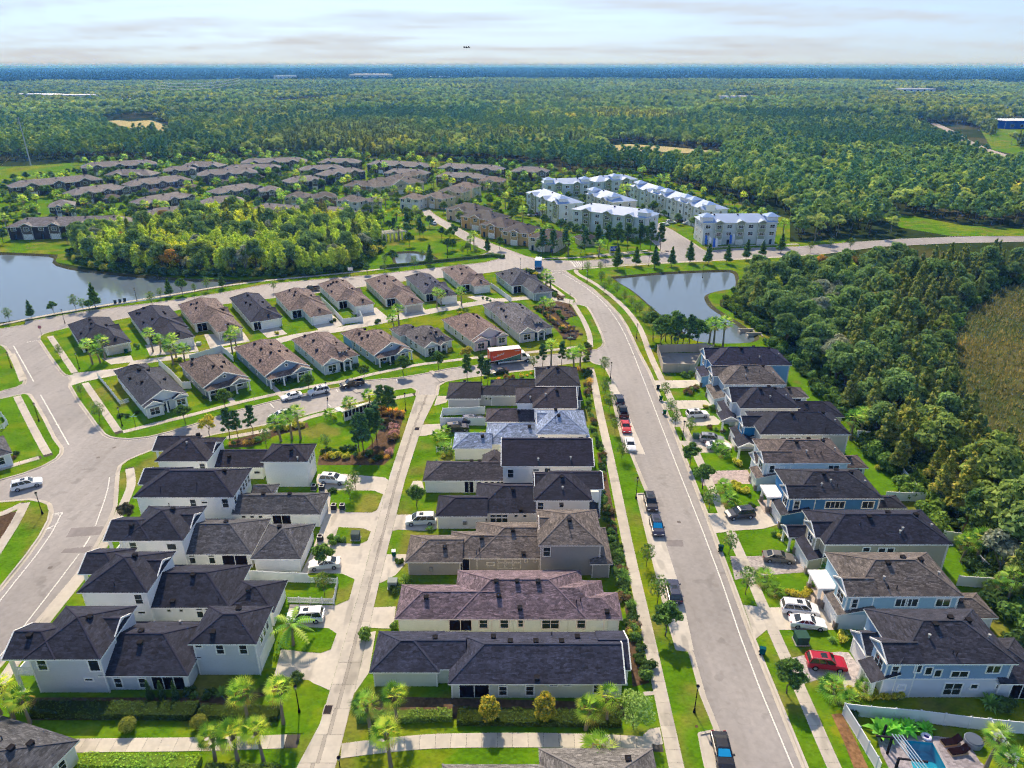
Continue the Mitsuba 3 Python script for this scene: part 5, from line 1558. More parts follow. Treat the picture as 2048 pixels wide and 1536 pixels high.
def car(kind, label, p, deg, color, group=None, extra=None, seat=None, z=0.0):
    key = thing('car' if kind != 'pickup' else 'pickup_truck', label, 'car' if kind != 'pickup' else 'pickup truck', p, group)
    M = frame(p[0], p[1], deg, z)
    L, W, prof, cb, rf, zr, zb = KINDS[kind]
    P = lambda n, m, b, c=None, par=None: put(n, m, b, c, par or key, M)
    bk = P('body', side_body(prof, W), 'gloss', color)
    g0, g1 = W / 2 - .10, W / 2 - .26
    gl = MB()
    base = [(cb[0], -g0), (cb[1], -g0), (cb[1], g0), (cb[0], g0)]
    top = [(rf[0], -g1), (rf[1], -g1), (rf[1], g1), (rf[0], g1)]
    gl.hexa([(x, y, zb - .06) for x, y in base] + [(x, y, zr - .05) for x, y in top])
    P('windows', gl, 'glass')
    rm = MB()
    rm.hexa([(rf[0] - .06, -g1 - .02, zr - .06), (rf[1] + .06, -g1 - .02, zr - .06), (rf[1] + .06, g1 + .02, zr - .06), (rf[0] - .06, g1 + .02, zr - .06),
             (rf[0] + .08, -g1 + .1, zr + .015), (rf[1] - .12, -g1 + .1, zr + .015), (rf[1] - .12, g1 - .1, zr + .015), (rf[0] + .08, g1 - .1, zr + .015)])
    for s in (-1, 1):
        for bx_, tx in ((cb[0], rf[0]), (cb[1], rf[1])):
            rm.beam((bx_, s * g0, zb - .05), (tx, s * (g1 + .01), zr - .04), .09, .09)
        for f in (.36, .66):
            xa, xb_ = cb[0] + (cb[1] - cb[0]) * (f + .03), rf[0] + (rf[1] - rf[0]) * f
            rm.beam((xa, s * (g0 + .005), zb - .05), (xb_, s * (g1 + .012), zr - .04), .08, .05)
    P('roof', rm, 'gloss', color)
    if kind in ('suv', 'minivan'):
        rr = MB()
        for s in (-1, 1):
            rr.beam((rf[0] + .2, s * (g1 - .05), zr + .06), (rf[1] - .2, s * (g1 - .05), zr + .06), .05, .04)
        P('roof_rail', rr, 'plain', '8a8c90')
        P('sunroof', MB().box(rf[1] - 1.15, rf[1] - .4, -.42, .42, zr, zr + .022), 'glass')
    if kind == 'pickup':
        bed = MB().box(-2.68, -.85, -.78, .78, 1.08, 1.15)
        P('cargo_bed', bed, 'plain', '141416')
        rim = MB()
        for y in (-.88, .88):
            rim.box(-2.8, -.8, y - .1, y + .1, 1.1, 1.34)
        rim.box(-2.84, -2.68, -.9, .9, 1.1, 1.34)
        P('bed_side', rim, 'gloss', color)
    rad = .34 if kind == 'sedan' else .38
    for x in (-L * .30, L * .305):
        for s in (-1, 1):
            m = MB().tube([(x, s * (W / 2 - .20), rad), (x, s * (W / 2 + .015), rad)], rad, 14)
            k = P('wheel', m, 'plain', '131314')
            P('rim', MB().tube([(x, s * (W / 2 + .0), rad), (x, s * (W / 2 + .03), rad)], rad * .62, 10), 'metal_sheet', '9a9ca0', k)
    hx, tx = max(a for a, b in prof), min(a for a, b in prof)
    hz = [b for a, b in prof if a > hx - .3][0]
    for s in (-1, 1):
        P('headlight', MB().box(hx - .24, hx - .02, s * (W / 2 - .36) - .2, s * (W / 2 - .36) + .2, hz - .16, hz - .01), 'gloss', 'd8dce0')
        P('taillight', MB().box(tx + .0, tx + .10, s * (W / 2 - .24) - .14, s * (W / 2 - .24) + .14, .78, 1.0), 'gloss', '8e1014')
        P('mirror', MB().box(cb[1] - .35, cb[1] - .15, s * (W / 2 + .09) - .1, s * (W / 2 + .09) + .1, zb, zb + .16), 'gloss', color)
    P('number_plate', MB().box(tx - .02, tx + .03, -.26, .26, .6, .74), 'plain', 'd0d0cc')
    if seat:
        a = math.atan2(zr - zb, cb[1] - rf[1])
        P('sunshade', MB().add([(cb[1] - .10, -g0 + .12, zb + .05), (cb[1] - .10, g0 - .12, zb + .05), (rf[1] + .10, g1 - .05, zr - .10), (rf[1] + .10, -g1 + .05, zr - .10)], [[0, 1, 2, 3]]).add(
            [(cb[1] - .02, -g0 + .12, zb + .03), (cb[1] - .02, g0 - .12, zb + .03), (rf[1] + .08, g1 - .05, zr - .07), (rf[1] + .08, -g1 + .05, zr - .07)], [[0, 1, 2, 3]]), 'plain', seat)
    return key


BAY, STREET = 'cars parked in the bays of the wide street', 'cars parked along the side street'
RZ = -.11
for a in (
    ('suv', 'dark navy SUV at the far end of the upper parking bay', (24.31,145.41), 88.91, '1b1d3a', BAY),
    ('pickup', 'black pickup truck between the navy SUV and the red car in the upper bay', (24.21,139.09), 89.34, '121214', BAY),
    ('sedan', 'red sedan in the upper parking bay', (23.88,132.31), -91.42, 'b81e26', BAY),
    ('sedan', 'white sedan at the near end of the upper parking bay', (23.66,124.61), -91.64, 'e8e9ec', BAY),
    ('suv', 'black SUV with roof rails at the far end of the middle parking bay', (24.07,103.91), -92.1, '1a1b1f', BAY),
    ('suv', 'navy SUV with a bright blue windscreen shade in the middle parking bay', (23.84,96.92), -92.07, '1d2340', BAY),
    ('suv', 'dark blue grey SUV parked alone in the middle parking bay', (23.31,81.18), 87.34, '2a3048', BAY),
    ('sedan', 'black car with a blue windscreen shade in the nearest parking bay', (23.36,55.04), -93.18, '0f1518', BAY),
):
    car(*a, z=RZ, seat='2aa4dd' if 'shade' in a[1] else None)
for a in (
    ('suv', 'large white SUV on the drive of the white house with the long rear wing', (40.19,137.64), 6.97, 'e9e9ea'),
    ('suv', 'silver SUV parked behind the white sedan at the cream house with the blue bay', (40.48,126.47), -10.89, '8f939c'),
    ('sedan', 'white sedan beside the silver SUV at the cream house with the blue bay', (41.09,123.8), -4.55, 'eceded'),
    ('suv', 'charcoal SUV on the drive of the deep blue house', (38.53,100.32), -171.94, '3a3d44'),
    ('sedan', 'grey sedan on the paver drive of the beige house', (41.11,88.78), -8.66, '6c6862'),
    ('minivan', 'white minivan on the drive of the pale blue house', (40.19,77.48), -8.52, 'ededee'),
    ('sedan', 'white sedan parked in front of the white minivan', (40.28,74.76), -9.56, 'f0f0f0'),
    ('suv', 'bright red SUV on the drive of the nearest blue house', (39.87,67.62), -7.96, 'b0102c'),
    ('minivan', 'pale silver minivan reversing out beside the charcoal roofed garage', (-15.21,98.6), -176.44, 'd4d8d6'),
    ('suv', 'dark plum SUV on the drive behind the white garden wall', (-11.51,131.42), 10.38, '2c2430'),
    ('suv', 'dark blue SUV with a pale roof half hidden beyond the plum SUV', (-8.33,134.82), 12.35, '343a58'),
    ('suv', 'white SUV at the tall white garage block by the park', (-32.72,111.19), -5.66, 'e9eaec'),
    ('sedan', 'white car behind a small tree on the drive of the third white house', (-28.52,87.22), -171.59, 'e6e4e0'),
    ('minivan', 'white minivan beside the white picket fence', (-28.43,75.91), -175.33, 'eeeeee'),
):
    car(*a, z=.06)
for a in (
    ('suv', 'white SUV driving out of the left side street into the junction', (-87.97,109.84), 32.17, 'eaecee', None),
    ('suv', 'white SUV under the three park palms', (-50.05,137.17), -150.57, 'e4e6e8', STREET),
    ('sedan', 'white sedan parked on the far kerb behind the park palms', (-50.51,147.26), -147.92, 'e8e8ea', STREET),
    ('suv', 'white SUV with a black roof on the far kerb of the side street', (-44.99,149.97), -149.16, 'e4e6ea', STREET),
    ('pickup', 'black pickup truck on the far kerb of the side street', (-38.1,153.91), -154.47, '17171a', STREET),
    ('sedan', 'black sedan on the near kerb opposite the truck', (-3.34,161.39), -158.5, '18181c', STREET),
    ('pickup', 'dark pickup truck on the pond road', (-67.84,231.96), -154.26, '2a2020', None),
):
    car(*a, z=-.12)
for a in (
    ('suv', 'dark car, farthest left of the four on the drives of the leftmost white block', (8.22,368.58), 20, '33363c'), ('sedan', 'white car on the drives of the leftmost white block', (10.07,360.71), 20, 'dcdde0'),
    ('sedan', 'red car on the drives of the leftmost white block', (13.94,363.3), 20, '8a2430'), ('suv', 'grey car nearest the red car at the leftmost white block', (16.4,355.63), 20, '4a4c52'),
    ('sedan', 'white car at the entrance of the townhouse court, left one', (72.06,337.71), 5, 'e0e2e6'), ('suv', 'white SUV at the entrance of the townhouse court, right one', (76.32,342.32), 5, 'dfe0e2'),
    ('sedan', 'dark car behind the white cars in the townhouse court', (81.4,345.86), 10, '2c2e34'), ('sedan', 'silver car by the rightmost white townhouse block', (83.72,340), 8, 'd0d4da'),
    ('sedan', 'blue grey car on the road by the tan houses', (-37.45,340), 120, '8ea0b4'), ('sedan', 'dark car on the road left of the white townhouses', (-5.77,418.23), 15, '24262c'), ('sedan', 'grey car on the road left of the white townhouses', (-2.33,421.64), 15, '5a5e66'),
    ('suv', 'black car by the corner of the leftmost white townhouse block', (5.24,421.64), 15, '1c1d20'), ('sedan', 'white car in the long court between the metal roofed blocks', (66.45,343.49), 100, 'd8dade'),
    ('sedan', 'dark parked car in the car park of the dark quarter', (-248.25,371.28), 60, '2c2e34'), ('sedan', 'grey parked car in the car park of the dark quarter', (-241.3,363.3), 60, '8a8c90'),
):
    car(*a, z=.02)


def removal_truck():
    p = (-0.51,168.83)
    key = thing('box_truck', 'long box truck with red and green side and white cab on the side street', 'truck', p)
    M = frame(p[0], p[1], 15.17, -.12)
    P = lambda n, m, b, c=None, par=None, l=None: put(n, m, b, c, par or key, M, l)
    b = MB().box(-5.6, 2.6, -1.27, 1.27, 1.15, 4.05)
    bk = P('cargo_box', b, 'gloss', 'e24a28')
    P('box_roof', MB().box(-5.62, 2.62, -1.29, 1.29, 4.05, 4.12), 'plain', 'eae6e0', bk)
    tr = MB()
    for x, y in ((-5.6, -1.27), (-5.6, 1.27), (2.6, -1.27), (2.6, 1.27)):
        tr.box(x - .05, x + .05, y - .05, y + .05, 1.1, 4.06)
    P('corner_trim', tr, 'metal_sheet', 'b9b4ae', bk)
    gp = MB()
    n = 16
    for s in (-1.278, 1.278):
        for i in range(n):
            xa, xb = -5.5 + 8.0 * i / n, -5.5 + 8.0 * (i + 1) / n
            za, zb = 1.25 + 1.35 * (i / n) ** 1.7, 1.25 + 1.35 * ((i + 1) / n) ** 1.7
            gp.add([(xa, s, 1.17), (xb, s, 1.17), (xb, s, zb), (xa, s, za)], [[0, 1, 2, 3]])
    P('green_sweep', gp, 'gloss', '176a5c', bk)
    wp = MB()
    for s in (-1.284, 1.284):
        for i in range(n):
            xa, xb = -5.5 + 8.0 * i / n, -5.5 + 8.0 * (i + 1) / n
            za, zb = 1.25 + 1.35 * (i / n) ** 1.7, 1.25 + 1.35 * ((i + 1) / n) ** 1.7
            wp.add([(xa, s, za - .02), (xb, s, zb - .02), (xb, s, zb + .13), (xa, s, za + .13)], [[0, 1, 2, 3]])
    P('white_stripe', wp, 'gloss', 'e8e0d6', bk)
    sc = MB()                                             # the white script of the side, too blurred to read: its strokes
    for i in range(15):
        x, z = -4.7 + i * .19, 2.15 + i * .062
        hh = (.62, .34, .34, .3, .34, .62, .32, .6, .3, .34, .62, .34, .3, .6, .34)[i]
        sc.add([(x, -1.29, z), (x + .09, -1.29, z + .02), (x + .17, -1.29, z + hh), (x + .08, -1.29, z + hh - .02)], [[0, 1, 2, 3]])
        sc.add([(x, -1.29, z + .0), (x + .16, -1.29, z + .05), (x + .16, -1.29, z + .14), (x, -1.29, z + .09)], [[0, 1, 2, 3]])
        if i % 2:
            sc.add([(x + .06, -1.29, z + .24), (x + .24, -1.29, z + .30), (x + .24, -1.29, z + .38), (x + .06, -1.29, z + .32)], [[0, 1, 2, 3]])
    for i in range(9):
        x, z = .9 + i * .16, 3.45 + .012 * i
        sc.add([(x, -1.29, z), (x + .1, -1.29, z), (x + .13, -1.29, z + .22), (x + .03, -1.29, z + .22)], [[0, 1, 2, 3]])
    P('lettering', sc, 'plain', 'ece4de', bk)
    P('chassis', MB().box(-5.5, 4.9, -.5, .5, .55, 1.15).box(-5.55, 2.5, -1.2, 1.2, .95, 1.15), 'plain', '2a2a2c')
    P('side_guard', MB().box(-3.4, 1.6, -1.26, -1.18, .55, .95), 'metal_sheet', 'c9ccca')
    c = MB().hexa([(2.75, -1.15, .8), (4.0, -1.15, .8), (4.0, 1.15, .8), (2.75, 1.15, .8), (2.8, -1.05, 2.75), (3.75, -1.05, 2.75), (3.75, 1.05, 2.75), (2.8, 1.05, 2.75)])
    c.hexa([(3.9, -1.1, .7), (5.3, -.95, .7), (5.3, .95, .7), (3.9, 1.1, .7), (3.9, -1.05, 1.75), (5.2, -.85, 1.5), (5.2, .85, 1.5), (3.9, 1.05, 1.75)])
    ck = P('cab', c, 'gloss', 'e6e6e4')
    P('windows', MB().hexa([(2.95, -1.13, 1.75), (4.02, -1.13, 1.75), (4.02, 1.13, 1.75), (2.95, 1.13, 1.75), (2.98, -1.08, 2.5), (3.83, -1.08, 2.5), (3.83, 1.08, 2.5), (2.98, 1.08, 2.5)]), 'glass', None, ck)
    for x in (-3.2, 4.4):
        for s in (-1, 1):
            k = P('wheel', MB().tube([(x, s * .8, .5), (x, s * 1.2, .5)], .5, 14), 'plain', '131314')
            P('rim', MB().tube([(x, s * 1.19, .5), (x, s * 1.23, .5)], .27, 10), 'metal_sheet', 'c8c8c6', k)
    for s in (-1, 1):
        P('headlight', MB().box(5.2, 5.33, s * .7 - .16, s * .7 + .16, 1.05, 1.25), 'gloss', 'dfe2e4')
        P('mirror', MB().box(3.9, 4.05, s * 1.32 - .1, s * 1.32 + .1, 1.7, 2.2), 'plain', '1c1c1e')


removal_truck()
p = (10,262.39)
key = thing('delivery_van', 'blue box van with a white roof seen from behind at the road junction', 'van', p)
M = frame(p[0], p[1], 84, -.12)
put('cargo_box', MB().box(-3.6, 1.8, -1.2, 1.2, .9, 3.5), 'gloss', '1273b8', key, M)
put('roof', MB().box(-3.62, 1.82, -1.22, 1.22, 3.5, 3.57), 'plain', 'e4e8ea', key, M)
put('rear_door', MB().box(-3.64, -3.6, -1.05, 1.05, 1.1, 3.3), 'gloss', '1a86cc', key, M)
put('cab', MB().hexa([(1.85, -1.1, .6), (3.6, -1.0, .6), (3.6, 1.0, .6), (1.85, 1.1, .6), (1.85, -1.0, 2.6), (2.5, -.95, 2.6), (2.5, .95, 2.6), (1.85, 1.0, 2.6)]), 'gloss', 'e0e4e6', key, M)
put('bumper', MB().box(-3.75, -3.55, -1.15, 1.15, .5, .9), 'plain', '1b2038', key, M)
for s in (-1, -.0, 1):
    put('tail_light', MB().box(-3.67, -3.62, s * .8 - .18, s * .8 + .18, .95, 1.12), 'gloss', 'dfe4ea', key, M)
for x in (-2.4, 2.6):
    for s in (-1, 1):
        put('wheel', MB().tube([(x, s * .8, .42), (x, s * 1.15, .42)], .42, 12), 'plain', '131314', key, M)


# ---------------------------------------------------------------- street furniture
def lamp(p, z=0, hgt=4.3):
    key = thing('street_lamp', '', 'street lamp', p, 'black post lamps of the neighbourhood streets')
    M = frame(*p, z=z)
    put('post', MB().lathe([(.17, 0), (.15, .35), (.09, .5), (.065, .9), (.055, hgt - .55), (.09, hgt - .5)], 8), 'plain', '191a1c', key, M)
    put('lantern', MB().lathe([(.10, hgt - .5), (.19, hgt - .1), (.17, hgt - .08)], 8), 'plain', 'b9b7ae', key, M)
    put('cap', MB().lathe([(.22, hgt - .08), (.20, hgt - .02), (.05, hgt + .12)], 8), 'plain', '191a1c', key, M)
    auto.append((key, 'lamp post '))


auto = []
for q in [(21.57,60.62),(-25.15,60.59),(-18.04,51.32),(21.89,105.94),(34.78,127.31),(-108.73,164.24),(-126.24,164.88),(-132.04,198.51),(-121.27,220.31),(-101.54,135.63),(-82.57,133.44),(-80.04,101.2),(-42.17,146.46),(-23.48,140.57),(26.3,241.59),(34.77,185.96),(18.21,214.1),(3.16,258.12),(24.02,158.33),(-8,169.5),(46.75,176.5),(26.22,258.12),(51.77,263.85),(68.79,272.87),(35.18,263.12),(-25.47,276),(-57.03,264.58),(4.97,244.74),(68.21,247.32),(113.33,291.79)]:
    lamp(q)


def wheelie(p, deg, color, label, lid=None):
    key = thing('wheeled_bin', label, 'wheeled bin', p)
    M = frame(*p, deg)
    put('bin_body', MB().hexa([(-.24, -.28, .1), (.24, -.28, .1), (.24, .28, .1), (-.24, .28, .1), (-.3, -.36, 1.0), (.3, -.36, 1.0), (.3, .36, 1.0), (-.3, .36, 1.0)]), 'plain', color, key, M)
    put('lid', MB().hexa([(-.33, -.4, 1.0), (.33, -.4, 1.0), (.33, .4, 1.0), (-.33, .4, 1.0), (-.3, -.36, 1.1), (.3, -.36, 1.06), (.3, .36, 1.06), (-.3, .36, 1.1)]), 'plain', lid or color, key, M)
    for s in (-.3, .3):
        put('wheel', MB().tube([(s - .04, .3, .12), (s + .04, .3, .12)], .12, 10), 'plain', '161616', key, M)
    put('handle', MB().tube([(-.25, .44, .98), (.25, .44, .98)], .03, 5), 'plain', '161616', key, M)


for p, c, l in (((32.52,69.72), '14525c', 'teal wheeled bin at the kerb by the nearest blue house'), ((32.85,91.12), '1f4038', 'dark green wheeled bin at the kerb by the beige house'),
                ((34.4,151.92), '23302c', 'dark wheeled bin at the kerb, farthest of the three by the far drives'), ((33.91,145.93), '1f5138', 'green wheeled bin, middle of the three by the far drives'), ((33.37,138.85), '1f5a3a', 'green wheeled bin, nearest of the three by the far drives'),
                ((-102.27,175.06), '1c5038', 'green wheeled bin before the cream garage door'), ((-126.88,217.68), '39464c', 'grey bin on the pond bank, left of three'), ((-125.87,218.73), '39464c', 'grey bin on the pond bank, middle of three'), ((-124.88,219.78), '39464c', 'grey bin on the pond bank, right of three')):
    wheelie(p, 75, c, l)
wheelie((-18.4,89.88), 10, '1d5a3c', 'green wheeled bin with a white lid beside the alley', 'e6e6e2')


def cabinet(p, w, d, hh, color, label, top=None, name='utility_cabinet', deg=0):
    key = thing(name, label, 'utility box', p)
    M = frame(*p, deg)
    put('plinth', MB().box(-w / 2 - .12, w / 2 + .12, -d / 2 - .12, d / 2 + .12, 0, .14), 'concrete', 'b9b4aa', key, M)
    put('cabinet_body', MB().box(-w / 2, w / 2, -d / 2, d / 2, .14, hh), 'plain', color, key, M)
    put('lid', MB().box(-w / 2 - .04, w / 2 + .04, -d / 2 - .04, d / 2 + .04, hh, hh + .07), 'plain', top or color, key, M)
    put('latch', MB().box(-.03, .03, -d / 2 - .03, -d / 2, hh * .5, hh * .62), 'plain', '2a2a2a', key, M)


for p, s, c, l in (((38.3,71.82), (1.6, 1.4, 1.3), '3c5a4e', 'green transformer box on the lawn by the red SUV'), ((37.04,82.9), (.5, .4, .9), '3f7a58', 'small green box on the lawn of the pale blue house'),
                   ((-25.2,94.22), (1.3, 1.1, 1.25), '5a6660', 'grey green transformer box on the grass beside the alley'), ((-17.46,82.68), (1.3, 1.1, 1.25), '98a098', 'pale transformer box beside the alley right of the drive'),
                   ((37.68,127.94), (1.2, 1.0, 1.0), '56705a', 'green transformer box on the lawn behind the silver SUV'), ((-61.58,178.32), (.6, .5, .9), 'b5c0b4', 'pale box between the houses of the front row'), ((-85.4,180.93), (1.1, .9, .8), 'c0c8b8', 'pale box by the drive of the third back house')):
    cabinet(p, *s, c, l)
for p, l in (((-35.7,108.84), 'left air conditioner by the tall white garage block'), ((-34.21,108.68), 'right air conditioner by the tall white garage block'), ((-30.69,102.69), 'left air conditioner on the grass strip by the broad roofed house'),
                ((-29.22,102.69), 'right air conditioner on the grass strip by the broad roofed house'), ((-30.83,93.83), 'air conditioner beside the garage of the third white house')):
    key = thing('air_conditioner', l, 'air conditioner', p)
    M = frame(*p)
    put('casing', MB().box(-.42, .42, -.42, .42, .08, .92), 'plain', '3f4144', key, M)
    put('grille', MB().box(-.44, .44, -.44, .44, .92, .98), 'plain', 'c4c2bb', key, M)
    put('fan', MB().lathe([(.33, .98), (.33, 1.0)], 12), 'plain', '1b1c1e', key, M)
    put('pad', MB().box(-.5, .5, -.5, .5, 0, .08), 'concrete', 'bdb8ae', key, M)


def fence(label, pts, hgt=1.8, color='e8eaec', step=2.4, picket=False, cat='fence', name='fence', bsdf='plain'):
    key = thing(name, label, cat, tuple(np.mean(pts, 0)))
    for a, b in zip(pts[:-1], pts[1:]):
        a, b = np.array([*a, 0.0]), np.array([*b, 0.0])
        L = np.linalg.norm(b - a)
        n = max(1, round(L / step))
        d = (b - a) / L
        for i in range(n):
            p, q = a + (b - a) * i / n, a + (b - a) * (i + 1) / n
            m = MB()
            up = np.array([0, 0, 1.0])
            if picket:
                for zz in (.25, hgt - .2):
                    m.beam(p + up * zz, q + up * zz, .05, .1)
                k = int(L / n / .15)
                for j in range(k):
                    r = p + (q - p) * (j + .5) / k
                    m.beam(r + up * .08, r + up * (hgt - .06), .085, .03)
            else:
                m.beam(p + d * .06 + up * (hgt / 2), q - d * .06 + up * (hgt / 2), .05, hgt - .16)
                for zz in (.1, hgt - .08):
                    m.beam(p + d * .06 + up * zz, q - d * .06 + up * zz, .09, .16)
            put('panel', m, bsdf, color, key)
            if i == 0 or True:
                pm = MB().box(p[0] - .07, p[0] + .07, p[1] - .07, p[1] + .07, 0, hgt + .06)
                pm.hexa([(p[0] + x * .1, p[1] + y * .1, hgt + .06) for x, y in ((-1, -1), (1, -1), (1, 1), (-1, 1))] + [(p[0] + x * .02, p[1] + y * .02, hgt + .16) for x, y in ((-1, -1), (1, -1), (1, 1), (-1, 1))])
                put('post', pm, 'plain', color, key)
    return key


fence('white privacy fence between the pool yard and the nearest blue house', [(38.99,60.29),(41.85,59.88),(47.37,59.3),(52.64,58.42),(54.44,58.18),(56.61,57.9),(58.66,57.66),(60.88,57.34)])
fence('white privacy fence along the bare earth strip left of the pool', [(38.99,60.29),(39.3,57.1),(39.57,53.27),(39.56,52.47)])
fence('white privacy fence running down the right side of the pool yard', [(54.69,58.15),(54.67,55.64),(54.9,53.27)])
fence('tall white fence behind the small picket fenced lawn', [(-39.22,84.23),(-34.36,83.79),(-29.94,83.56)])
fence('white picket fence around the small lawn by the alley', [(-29.94,83.56),(-25.67,83.34),(-25.27,78.99),(-31.89,79.3)], 1.15, picket=True, step=1.8)
fence('white wall fence around the narrow garden left of the dark brown roofed house', [(-5.92,139.09),(-15.05,138.37),(-15.19,133.9),(-5.52,133.67)], 1.8)
fence('white fence around the back lawn of the deep blue house', [(70.54,116.12),(72.36,115.58),(72.17,107.21),(72.24,104.99),(65.38,105.31)], 1.8)
fence('white fence piece behind the beige house', [(69.31,93.96),(71.83,93.3)], 1.8)
fence('white fence along the wood behind the beige house', [(71.3,90.87),(71.78,85.14)], 1.5)
fence('white fence across the back of the pale blue house', [(65.4,83.01),(67.93,82.68),(70.43,82.47)], 1.8)
fence('short white fence piece behind the cream house with the blue bay', [(70.17,127.31),(72.63,126.88)], 2.2)
fence('white picket fence beside the white corner house of the front row', [(-100.98,158.63),(-94.39,151.08),(-88.05,143.59),(-86.66,144.88)], 1.2, picket=True)
fence('white fence between the first two houses of the front row', [(-89.64,166.51),(-83.17,159.24),(-77.51,152.2),(-75.62,152.49)], 1.8)
fence('white fence around the side garden of the sixth back row house', [(-61.18,219.25),(-55.21,208.67),(-49.68,198.06),(-44.27,199.84),(-47.79,210.13)], 1.7)
fence('white fence behind the second house of the front row', [(-83,169.5),(-78.65,174.35),(-77.47,176.5),(-71.53,168.83)], 1.7)
fence('white fence left of the house at the right end of the back row', [(-7.2,235.49),(-3.48,226.83),(-0.16,218.73)], 1.7)
fence('white picket fence by the left edge of the picture', [(-112.77,136.69),(-110.69,137.64),(-107.22,134.13),(-106.74,132.09),(-109.09,131.2)], 1.2, picket=True)
fence('beige block wall around the paved service yard', [(38.47,175.06),(37.41,162.02),(45.24,162.02),(48.53,169.5),(53.32,175.06),(46.05,175.78),(38.47,175.06)], 2.3, 'c2b6a2', 4.0, name='yard_wall', cat='wall', bsdf='concrete')
fence('small white fence by the yellow crotons next to the alley', [(-14.91,122.2),(-12.07,122.6),(-12.21,125.63)], 1.2, picket=True)
struct('yard_paving', MB().shape(Polygon([(38.47,175.06),(37.41,162.02),(45.24,162.02),(48.53,169.5),(53.32,175.06)]), .03), 'concrete', 'a9a49c')
for p, w, hh, l in (((49.07,176.14), 1.8, 1.9, 'grey control cabinet on legs in the service yard'), ((50.53,176.14), 2.6, 2.1, 'beige equipment box in the service yard')):
    cabinet(p, w, 1.0, hh, 'b9b3a6', l)

# mailbox shelter, pool, pergola, signs
a, b = np.array((-35.88,135.75)), np.array((-31.14,139.83))
key = thing('mailbox_shelter', 'white mailbox shelter with dark box banks in the park', 'mailboxes', tuple((a + b) / 2))
L = np.linalg.norm(b - a)
M = frame(*a, math.degrees(math.atan2(*(b - a)[::-1])))
put('roof', MB().box(-.6, L + .6, -.3, .5, 2.3, 2.5).box(-1.0, .2, .5, 2.4, 2.3, 2.5), 'plain', 'efeae0', key, M)
for i in range(8):
    put('post', MB().box(i * L / 7 - .1, i * L / 7 + .1, -.1, .15, 0, 2.3), 'plain', 'e6e0d6', key, M)
for i in range(7):
    x = (i + .5) * L / 7
    k = put('box_bank', MB().box(x - L / 16, x + L / 16, -.06, .3, .85, 2.22), 'plain', '241a1e', key, M)
    put('pedestal', MB().box(x - .28, x + .28, -.12, .3, 0, .8), 'plain', 'e4dfd6', k, M)
struct('pool_deck', MB().shape(Polygon([(41.69,57.54),(48.53,57.32),(51.57,56.8),(51.47,54.09),(52.2,52.47),(41.02,52.47),(41.1,55.21)]).difference(pool_rect), .03), 'paver', 'a09aa0')
pb = MB().shape(pool_rect, -1.4)
c = np.asarray(pool_rect.exterior.coords)
for a, b in zip(c[:-1], c[1:]):
    pb.add([(*a, .05), (*b, .05), (*b, -1.4), (*a, -1.4)], [[0, 1, 2, 3]])
struct('pool_basin', pb, 'pool_tile')
put('coping', MB().shape(pool_rect.buffer(.28).difference(pool_rect), .0, .07), 'concrete', 'aaa6a8', 'pool_basin')
struct('pool_water', MB().shape(pool_rect.buffer(-.02), -.12), 'clear_water')
key = thing('pergola', 'dark pergola with pale slats over the edge of the pool', 'pergola', (42.85,55.55))
pa, pb_ = np.array((41.99,55.04)), np.array((41.89,53.38))
d1 = pa - np.array((41.85,56.51))
for q in ((41.71,55.04), (41.29,52.61), (41.89,56.71)):
    put('post', MB().box(q[0] - .1, q[0] + .1, q[1] - .1, q[1] + .1, 0, 2.5), 'plain', '2c2b2e', key)
o = np.array([*(41.71,55.04), 2.5])
put('beam', MB().beam(o + [-1.6, .3, 0], o + [1.6, -.1, 0], .14, .2), 'plain', '39373a', key)
put('beam', MB().beam(o + [-.4, -2.5, 0], o + [2.4, -2.9, 0], .14, .2), 'plain', '39373a', key)
for i in range(4):
    s = o + [.15 + i * .34, .4 - .04 * i, .16]
    put('slat', MB().beam(s, s + [.85, -5.2, 0], .09, .09), 'metal_sheet', '9fb4c6', key)
for i, (p) in enumerate(((49.47,56.38), (49.62,55.17))):
    key = thing('sun_lounger', ('dark sun lounger on the pool deck, farther of two', 'dark sun lounger on the pool deck, nearer of two')[i], 'sun lounger', p)
    M = frame(*p, 8)
    put('base', MB().box(-1.0, 1.0, -.42, .42, .05, .3), 'plain', 'b79c7c', key, M)
    put('cushion', MB().box(-1.0, .35, -.4, .4, .3, .42), 'plain', '201c1c', key, M)
    put('backrest', MB().hexa([(.35, -.4, .3), (.45, -.4, .22), (.45, .4, .22), (.35, .4, .3), (.98, -.4, 1.0), (1.1, -.4, .95), (1.1, .4, .95), (.98, .4, 1.0)]), 'plain', '201c1c', key, M)
p = (47.14,57.1)
key = thing('swim_ring', 'white and purple swim ring on the edge of the pool', 'swim ring', p)
t = trimesh.creation.torus(.42, .16, major_sections=20, minor_sections=8)
put('tube', (np.asarray(t.vertices) + [p[0], p[1], .22], np.asarray(t.faces)), 'gloss', 'd9d4ea', key)
put('centre', MB().lathe([(.3, .08), (.3, .1)], 12, (*p, 0)), 'plain', '5a4a90', key)
p = (51.97,56.32)
key = thing('hot_tub', 'grey covered spa and pump by the pool deck', 'spa', p)
put('tub', MB().lathe([(.9, 0), (1.0, .7), (.95, .75)], 14, (*p, 0)), 'plain', '8d97a6', key)
put('cover', MB().lathe([(.95, .75), (.85, .85)], 14, (*p, 0)), 'plain', '5d6878', key)

